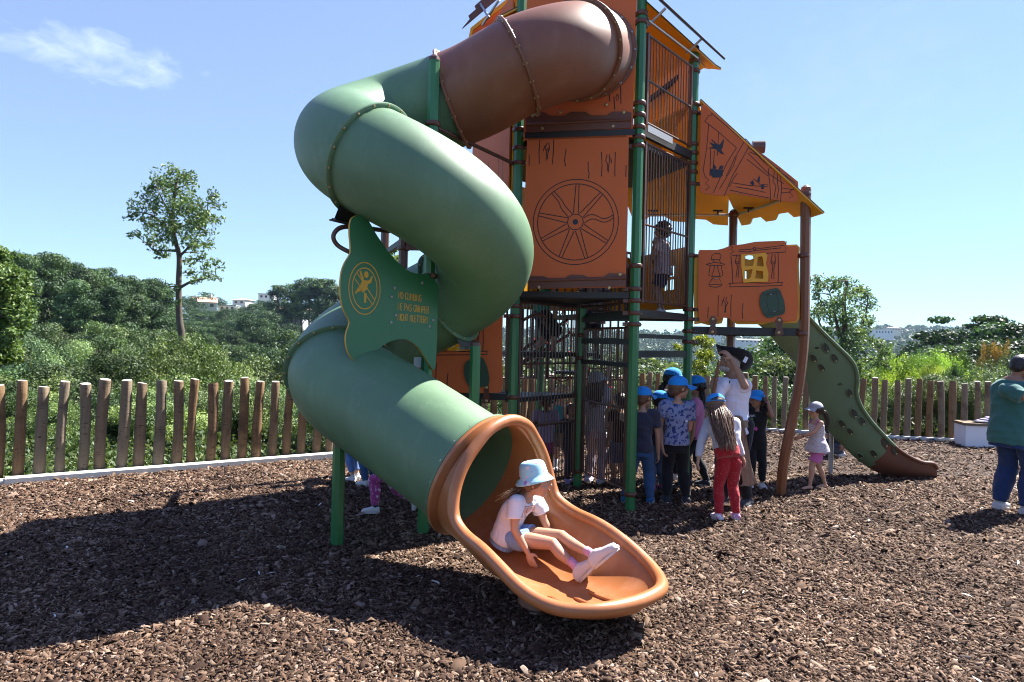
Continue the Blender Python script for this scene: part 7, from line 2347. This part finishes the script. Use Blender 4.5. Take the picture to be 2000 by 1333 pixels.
# belt and hanging sash
rs = pr.torso_rings(.022, .06, .20); mb = MB(); V = []; F = []; n = 28
for (c, a1, r1, a2, r2) in (rs[0], rs[-1]):
    for (k_) in range(n): V.append(c + a1 * (math.cos(2 * PI * k_ / n) * (r1 + .008)) + a2 * (math.sin(2 * PI * k_ / n) * (r2 + .008)))
F = [[k_, (k_ + 1) % n, n + (k_ + 1) % n, n + k_] for k_ in range(n)]
mb.add(V, F); mb.build('belt', M['sash'], pr.root, autosmooth=R(180))
for (pts, w0) in (([(1441, 812), (1445, 840), (1452, 880), (1456, 915), (1462, 945), (1455, 950)], .055), ([(1446, 814), (1451, 850), (1459, 900), (1466, 930), (1470, 946)], .045)):
    P = catmull([at(x, y, yb - .21) for x, y in pts], 5); mb = MB(); V = []; n = len(P)
    for i, p_ in enumerate(P):
        w_ = w0 * (.5 + .7 * i / n); 
        for kx in range(5):
            u = kx / 4 - .5; V.append(p_ + Vector((u * w_ * 2, .012 * math.sin(kx * 2.2 + i * .4), 0)))
    F = [[i * 5 + kx, i * 5 + kx + 1, (i + 1) * 5 + kx + 1, (i + 1) * 5 + kx] for i in range(n - 1) for kx in range(4)]
    mb.add(V, F)
    mb.add([v_ + Vector((0, .006, 0)) for v_ in V], [f_[::-1] for f_ in F])
    mb.build('sash', M['sash'], pr.root, autosmooth=R(180))
# hat: low crown, big brim turned up at the sides
q, A3, hh = pr.hq(); V = []; F = []; N = 40
hc = q(.03, -.12, .16); hu = (pr.hu * .92 - pr.hf * .38 + pr.hr * .05).normalized(); hf_ = (pr.hf - hu * pr.hf.dot(hu)).normalized(); hr_ = hf_.cross(hu)
prof = [(.0, .56), (.22, .55), (.38, .48), (.46, .30), (.50, .10), (.52, .0), (.70, -.02), (.90, .04), (1.12, .18)]
for t_ in (0, -.012):
    for i, (r0, z) in enumerate(prof):
        for k in range(N):
            a = 2 * PI * k / N
            up_ = max(0, (r0 - .55)) * (.80 * abs(math.sin(a + .35)) ** 1.4 - .26)
            rr = r0 * (1 - .45 * max(0, r0 - .6) * abs(math.sin(a + .35)) ** 1.4)
            V.append(hc + hr_ * (rr * hh * .94 * math.sin(a)) + hf_ * (rr * hh * .98 * math.cos(a)) + hu * (hh * (z + up_) * .92 + t_))
m = len(prof) * N
for o_ in (0, m):
    for i in range(len(prof) - 1):
        for k in range(N):
            f_ = [o_ + i * N + k, o_ + (i + 1) * N + k, o_ + (i + 1) * N + (k + 1) % N, o_ + i * N + (k + 1) % N]; F.append(f_ if o_ == 0 else f_[::-1])
for k in range(N): F.append([m - N + k, m - N + (k + 1) % N, 2 * m - N + (k + 1) % N, 2 * m - N + k][::-1])
ht = mk('pirate_hat', V, F, M['hat_black'], pr.root, autosmooth=R(180))
mb = MB(); c = at(1456, 703, yb - .27); mb.box(c, (.035, .006, .06), (Vector((.9, 0, -.45)), Vector((0, 1, 0)), Vector((.45, 0, .9)))); mb.build('hat_patch', M['tee_white'], ht, smooth=False)
decal(pr, sh, [([(1424, 744), (1427, 743), (1426, 749), (1424, 750)], 0)], [M['hat_black']], 'lace_tie')
# the wooden toy in his right hand
mb = MB(); hnd = pr.J['wrR']; limb(mb, [hnd + V3(.0, -.01, -.03), hnd + V3(.012, -.02, .07), hnd + V3(.03, -.02, .17), hnd + V3(.042, -.02, .30)], [.018, .020, .016, .010], 10)
mb.box(hnd + V3(.03, -.02, .19), (.05, .02, .04)); mb.box(hnd + V3(.045, -.02, .25), (.03, .015, .03))
o = mb.build('wooden_toy', M['wood']); tag(o, 'carved brown wooden toy held upright in the raised hand of the pirate', 'toy')

# --- girl in the black palm T-shirt
b = feet(1475, 955); M['tee_black'] = fabric('black T-shirt', (.010, .010, .012)); M['leg_pat'] = fabric('black leggings with grey marks', (.012, .012, .016), (.10, .09, .13), 'blotch', 22, thr=.66)
yb = b.y
p = Person('girl in a black flower-print T-shirt and blue cap shading her eyes behind the pirate', 'child', b, Hof(756, yb) * 1.0, -100, skin='tan', leg={'R': (.02, .055), 'L': (.03, -.06)}, headf=-135, headtilt=4,
           j=dict(shL=W(1492, 803, yb), shR=W(1460, 802, yb)), arms={'L': (W(1507, 812, yb - .12), W(1499, 784, yb - .10)), 'R': (W(1456, 835, yb - .05), W(1452, 812, yb - .15))})
p.J['hdL'] = (-.25, -.1, .9)
p.body(); p.legs(M['leg_pat'], .93, g=.007, name='leggings'); sh = p.top(M['tee_black'], .25, hem=-.22, g=.014, amp=.004, seed=8); p.shoes(M['shoewhite']); p.cap(CB)
p.hair(HR_['dark'], 'long', length=.16, wide=1.15, capped=True)
mb = MB(); c = p.J['wrL'] - V3(0, 0, .012); mb.tube([c - V3(0, 0, .006), c + V3(0, 0, .006)], .024, 14); mb.build('wristband', M['tee_pink'], p.root)
M['print_white'] = fabric('white print', (.70, .68, .72)); M['pr_pink'] = fabric('hot pink print', (.75, .10, .42)); M['pr_yel'] = fabric('yellow print', (.62, .48, .05)); M['pr_green'] = fabric('green print', (.08, .22, .10)); M['pr_grey'] = fabric('grey print', (.35, .42, .40))
def flower(x, y, r, m): return ([(x + r * (1 + .35 * math.cos(5 * a)) * math.cos(a), y + r * (1 + .35 * math.cos(5 * a)) * math.sin(a)) for a in [2 * PI * k / 20 for k in range(20)]], m)
pol = [flower(1476, 838, 3.6, 1), flower(1464, 829, 3.4, 1), flower(1469, 846, 3.0, 2), flower(1462, 840, 3.4, 4), flower(1467, 824, 2.6, 5), flower(1460, 846, 2.2, 3), ([(1463, 822), (1470, 816), (1472, 818), (1467, 824)], 3), ([(1457, 834), (1460, 828), (1461, 834)], 1)]
# lettering strokes "Hawaii" across the chest
def stroke(pts, w=.85):
    out = []
    for a_, b_ in zip(pts[:-1], pts[1:]):
        dx, dy = b_[0] - a_[0], b_[1] - a_[1]; L = math.hypot(dx, dy) or 1; nx, ny = -dy / L * w / 2, dx / L * w / 2
        out.append(([(a_[0] + nx, a_[1] + ny), (b_[0] + nx, b_[1] + ny), (b_[0] - nx, b_[1] - ny), (a_[0] - nx, a_[1] - ny)], 0))
    return out
x0, y0 = 1450.5, 816
for st in ([(0, 0), (1, -7)], [(3.6, 0), (4.6, -7)], [(0.4, -3.6), (4.2, -3.8)],
           [(9, -4), (7, -4.4), (6, -2), (7, -.2), (8.6, -1.4), (9.2, -4), (9.2, -.4)], [(11, -4.4), (11.4, -.6), (13, -3), (13.8, -.6), (15.2, -4.6)],
           [(19, -4.4), (17, -4.6), (16.2, -2.4), (17, -.6), (18.6, -1.8), (19.2, -4.4), (19.2, -.8)], [(21.4, -5), (21.6, -.8)], [(23.8, -5.2), (24, -1)], [(21.5, -6.6), (21.6, -6.0)], [(24, -6.8), (24, -6.2)]):
    pol += stroke([(x0 + a_[0], y0 + a_[1] - a_[0] * .03) for a_ in st], .9)
decal(p, sh, pol, [M['print_white'], M['pr_pink'], M['pr_yel'], M['pr_green'], M['pr_grey'], M['tee_pink']])

# --- barefoot girl pushing along at the bent post
b = feet(1594, 958); yb = b.y; M['floral_top'] = fabric('white top with small flowers', (.70, .64, .66), None, 'flowers', 36, thr=.24); M['short_pink'] = fabric('pink shorts', (.70, .20, .46)); M['cap_grey'] = fabric('pale grey cap', (.42, .44, .52))
p = Person('barefoot girl in flowered top and grey cap at the bent brown post', 'child', b, Hof(776, yb) * 1.0, 188, lean=(.06, 0), skin='light', leg={'R': (-.13, .03), 'L': (.10, -.035)}, headf=192,
           arms={'L': (W(1588, 845, yb - .12), W(1566, 853, yb - .06)), 'R': (W(1592, 846, yb + .14), W(1570, 852, yb + .08))})
p.body(barefoot=True); p.legs(M['short_pink'], .36, g=.011, name='shorts', waist=.12); p.top(M['floral_top'], 0, hem=-.12, g=.012, neck=.86, amp=.005, flare=.05, seed=3, name='top'); p.cap(M['cap_grey'], brim=.40)
p.hair(HR_['dark'], 'pony', tail=[p.J['H'] - p.hf * .07, p.J['H'] - p.hf * .125 - UP * .03, p.J['H'] - p.hf * .165 - UP * .11, p.J['H'] - p.hf * .15 - UP * .20])
mb = MB()
for sg in (-1, 1):
    a_ = p.J['N'] + p.lat * (p.sw * .62 * sg); mb.tube(catmull([a_ + p.depth * .055 - UP * .06, a_ + p.depth * .02 + UP * .006, a_ - p.depth * .05 - UP * .05], 5), .008, 8)
mb.build('strap', M['tee_pink'], p.root)
mb = MB(); c = p.J['wrL'].lerp(p.J['elL'], .15); d_ = (p.J['wrL'] - p.J['elL']).normalized(); mb.tube([c - d_ * .005, c + d_ * .005], .021, 14); mb.build('bracelet', M['navy'], p.root)
q, A3, hh = p.hq(); mb = MB()
for sg in (-1, 1): mb.tube([q(.16 * sg + .11 * math.cos(a), .435, .015 + .085 * math.sin(a)) for a in [2 * PI * k / 12 for k in range(12)]], .0022, 6, closed=True); mb.tube([q(.27 * sg, .43, .03), q(.40 * sg, .05, .05)], .002, 6)
mb.build('glasses', M['post_brown'], p.root)

# --- man at the right edge
b = feet(1980, 1003); yb = b.y; M['polo'] = fabric('teal green polo shirt', (.055, .19, .17)); M['jeans'] = fabric('dark blue jeans', (.018, .045, .145), kind='denim')
p = Person('heavy-set man in teal polo shirt and blue jeans at the right edge', 'man', b, 1.70, 28, lean=(.10, 0), skin='tan', adult=True, slim=.97, leg={'R': (-.01, .075), 'L': (.0, -.085)}, headf=8, headtilt=-22,
           j=dict(P=W(1969, 850, yb), N=W(1980, 742, yb), H=W(1996, 716, yb - .02), shL=W(1966, 758, yb + .16), shR=W(1977, 764, yb - .19)),
           arms={'R': (W(1999, 776, yb - .28), W(2012, 742, yb - .10)), 'L': (W(1990, 790, yb + .3), W(2015, 760, yb + .15))})
p.body(); p.legs(M['jeans'], 1.0, g=.016, loose=1.25, amp=.005); p.top(M['polo'], .27, hem=-.16, g=.022, amp=.007, belly=.035, seed=6); p.shoes(M['shoewhite'], big=1.05); p.hair(HR_['black'], 'short')

# --- children behind the barred panels
M['lavender'] = fabric('lavender T-shirt', (.46, .36, .62)); M['magenta'] = fabric('magenta shorts', (.45, .05, .22)); M['teal'] = fabric('teal vest', (.03, .42, .45)); M['khaki'] = fabric('grey-green shorts', (.12, .12, .085))
b = gr(1063, 938); p = Person('small child with dark curly hair in a lavender T-shirt behind the left barred panel', 'child', b, Hof(772, b.y), -88, skin='brown', headf=-95, headtilt=-8)
p.body(); p.legs(M['magenta'], .38, name='shorts', g=.014); p.top(M['lavender'], .3, hem=-.12, g=.014); p.shoes(M['shoe_dark']); p.hair(HR_['black'], 'curly')
b = gr(1095, 922); p = Person('child with curly blond hair in a teal vest behind the left barred panel', 'child', b, Hof(755, b.y), -95, skin='light', headf=-120, arms={'L': (W(1108, 822, b.y - .1), W(1104, 800, b.y - .2))})
p.body(); p.legs(M['khaki'], .42, name='shorts', g=.016); p.top(M['teal'], .0, hem=-.06, g=.012, neck=.93); p.shoes(M['shoewhite'], socks=M['tee_white'], sockh=.10); p.hair(HR_['blond'], 'curly')
b = gr(1160, 946); p = Person('girl with long black hair and pale trousers reaching up at the rope net', 'child', b, Hof(728, b.y), 60, skin='light', headf=50, headtilt=20, arms={'R': (W(1183, 745, b.y + .1), W(1191, 712, b.y + .15))})
p.body(); p.legs(fabric('pale lilac trousers', (.58, .48, .60)), 1.0, g=.01); p.top(M['white_knit'], .3, hem=-.02, g=.012); p.shoes(fabric('white and lilac trainer', (.70, .62, .80))); p.hair(HR_['black'], 'long', length=.28, capped=True); p.cap(M['cap_grey'])
b = gr(1207, 948); p = Person('child in a black T-shirt and denim shorts standing behind the right barred panel', 'child', b, Hof(766, b.y), 120, skin='tan', headf=110)
p.body(); p.legs(M['denim'], .50, name='shorts', g=.016); p.top(M['tee_black'], .3, hem=-.04, g=.014); p.shoes(M['shoe_dark']); p.hair(HR_['black'], 'short')
b = gr(1112, 944); p = Person('child in navy with lilac shoes almost hidden behind the short green post', 'child', b, Hof(790, b.y), -70, skin='tan', leg={'R': (.03, .05), 'L': (.03, -.05)})
p.body(); p.legs(M['slate'], 1.0); p.top(M['slate'], .5); p.shoes(fabric('lilac shoe', (.38, .28, .62))); p.hair(HR_['dark'], 'short')
# --- on the decks
b = at(1292, 612, 8.0); b.z = 2.045; H_ = (at(1290, 436, 8.0).z - 2.045)
M['blouse'] = fabric('white patterned blouse', (.55, .47, .50), (.30, .20, .24), 'blotch', 34, thr=.55); M['navy_short'] = fabric('navy shorts', (.02, .035, .08))
p = Person('dark-haired girl in a pale blouse standing on the tower deck', 'child', b, H_, 150, skin='tan', headf=175, headtilt=-5,
           arms={'L': (W(1273, 505, 7.85), W(1278, 478, 7.75)), 'R': (W(1276, 512, 8.1), W(1280, 480, 8.0))})
p.body(); p.legs(M['navy_short'], .34, name='shorts', g=.014, waist=.2); p.top(M['blouse'], .3, hem=-.12, g=.014, flare=.03); p.shoes(M['shoewhite']); p.hair(HR_['dark'], 'curly')
b = at(1056, 700, 8.0); M['teal2'] = fabric('teal T-shirt', (.03, .30, .28))
zf = at(1056, 700, 8.05).z
p = Person('climber in teal T-shirt and black shorts on the rope ladder inside the tower', 'child', (b.x, 8.05, zf), 1.25, 20, lean=(.35, 0), skin='tan', leg={'R': (.10, .05), 'L': (-.04, -.05)}, squat=.03)
p.body(); p.legs(M['black_cloth'], .50, name='shorts', g=.018, loose=1.2); p.top(M['teal2'], .3, hem=-.10, g=.014); p.shoes(M['shoe_dark']); p.hair(HR_['dark'], 'short')
b = at(1155, 702, 8.5); zf = b.z
p = Person('child in a blotchy patterned dress standing on a step under the tower floor', 'child', (b.x, 8.5, zf), 1.22, 100, skin='brown')
p.body(); p.legs(M['slate'], .4, name='shorts'); p.top(fabric('blotchy dress', (.45, .34, .34), (.10, .10, .14), 'blotch', 20), .3, hem=-.35, g=.016, flare=.03, name='dress'); p.shoes(M['shoe_dark']); p.hair(HR_['black'], 'short')
mb = MB(); mb.box(Vector((b.x, 8.5, zf - .03)), (.35, .3, .04)); mb.build('tread', M['black'], tower, smooth=False)
# --- children behind the lowest tube (only their legs show)
M['legg_blue'] = fabric('light blue leggings', (.14, .26, .55)); M['pink_pat'] = fabric('pink leggings with white marks', (.48, .06, .30), (.78, .55, .72), 'blotch', 34, thr=.56)
b = gr(690, 941); p = Person('child in light blue leggings behind the support post of the lowest tube', 'child', b, 1.12, 140, skin='light', leg={'R': (.0, .05), 'L': (-.06, -.05)})
p.body(); p.legs(M['legg_blue'], .88, name='leggings'); p.top(M['white_knit'], .4); p.shoes(M['shoewhite']); p.hair(HR_['dark'], 'short')
b = gr(722, 950); p = Person('child in darker blue jeans standing behind the crouching pink-legged child', 'child', b, 1.15, 150, skin='light')
p.body(); p.legs(M['denim'], 1.0); p.top(M['teal2'], .4); p.shoes(M['shoewhite']); p.hair(HR_['brown'], 'short')
b = gr(745, 1003); yb = b.y
p = Person('child in pink patterned leggings lunging forward under the lowest tube', 'child', b, 1.12, 178, skin='light', j=dict(P=W(758, 916, yb), N=W(742, 855, yb + .05), H=W(733, 828, yb + .05), hipR=W(757, 924, yb + .06), hipL=W(758, 926, yb - .06),
            knL=W(730, 937, yb - .08), anL=W(733, 990, yb - .08), knR=W(775, 958, yb + .08), anR=W(806, 975, yb + .08), toeR=Vector((-.25, 0, -.95)), fupR=Vector((-.9, 0, .3))))
p.body(); p.legs(M['pink_pat'], .96, name='leggings', g=.010, amp=.004); p.top(M['white_knit'], .4); p.shoes(M['shoewhite'], socks=M['navy_short'], big=1.05); p.hair(HR_['brown'], 'short')
# child playing far behind the climbing slide
b = gr(1637, 892); p = Person('child crouching low in dark clothes far behind the climbing slide', 'child', b, 1.1, 200, skin='tan', squat=.30, lean=(.4, 0), leg={'R': (.05, .06), 'L': (-.02, -.06)})
p.body(); p.legs(M['slate'], 1.0); p.top(M['slate'], .5); p.shoes(M['shoewhite']); p.hair(HR_['black'], 'short')

# ------------------------------------------------------------------ bench with folded clothes
q = NT('white bench panel'); v = q.tex(); q.col(q.mix(q.noise(v, 5, 5), (.60, .62, .66), (.74, .75, .78))); q.set(.6); M['benchw'] = q.m
P0 = gr(1888, 872); c = gr(1945, 880)
bn = thing('bench', (8.6, 12.2, 0), 'white block bench with a brown timber seat by the right fence', 'bench')
Ub = Vector((.97, -.22, 0)).normalized(); Nb = Vector((Ub.y, -Ub.x, 0)); A0 = at(1886, 874, 12.2); A0.z = 0
mb = MB(); mb.box(A0 + Ub * .72 - Nb * .26 + UP * .18, (1.44, .50, .40), (Ub, -Nb, UP)); mb.build('base', M['benchw'], bn, smooth=False)
mb = MB(); mb.box(A0 + Ub * .60 + Nb * .005 - Nb * .01 + UP * .18, (.006, .02, .38), (Ub, -Nb, UP)); mb.build('joint', M['greysteel'], bn, smooth=False)
for k in range(4):
    mb = MB(); mb.box(A0 + Ub * .72 - Nb * (.05 + .14 * k) + UP * .405, (1.50, .125, .045), (Ub, -Nb, UP)); mb.build('slat', M['timber'], bn, smooth=False)
mb = MB(); cc_ = A0 + Ub * .52 - Nb * .25 + UP * .46
for k in range(3): mb.ball(cc_ + V3(.05 * k - .05, 0, .028 * k), (.26 - .04 * k, .16, .022), 16)
o = mb.build('folded_clothes', fabric('lilac cloth', (.55, .46, .62)), autosmooth=R(180)); tag(o, 'small pile of folded lilac and dark clothes lying on the bench', 'clothes')
mb = MB(); mb.ball(cc_ + V3(-.10, -.04, -.012), (.28, .17, .02), 16); o = mb.build('folded_clothes', M['slate'], autosmooth=R(180)); tag(o, 'dark garment spread under the lilac clothes on the bench', 'clothes')
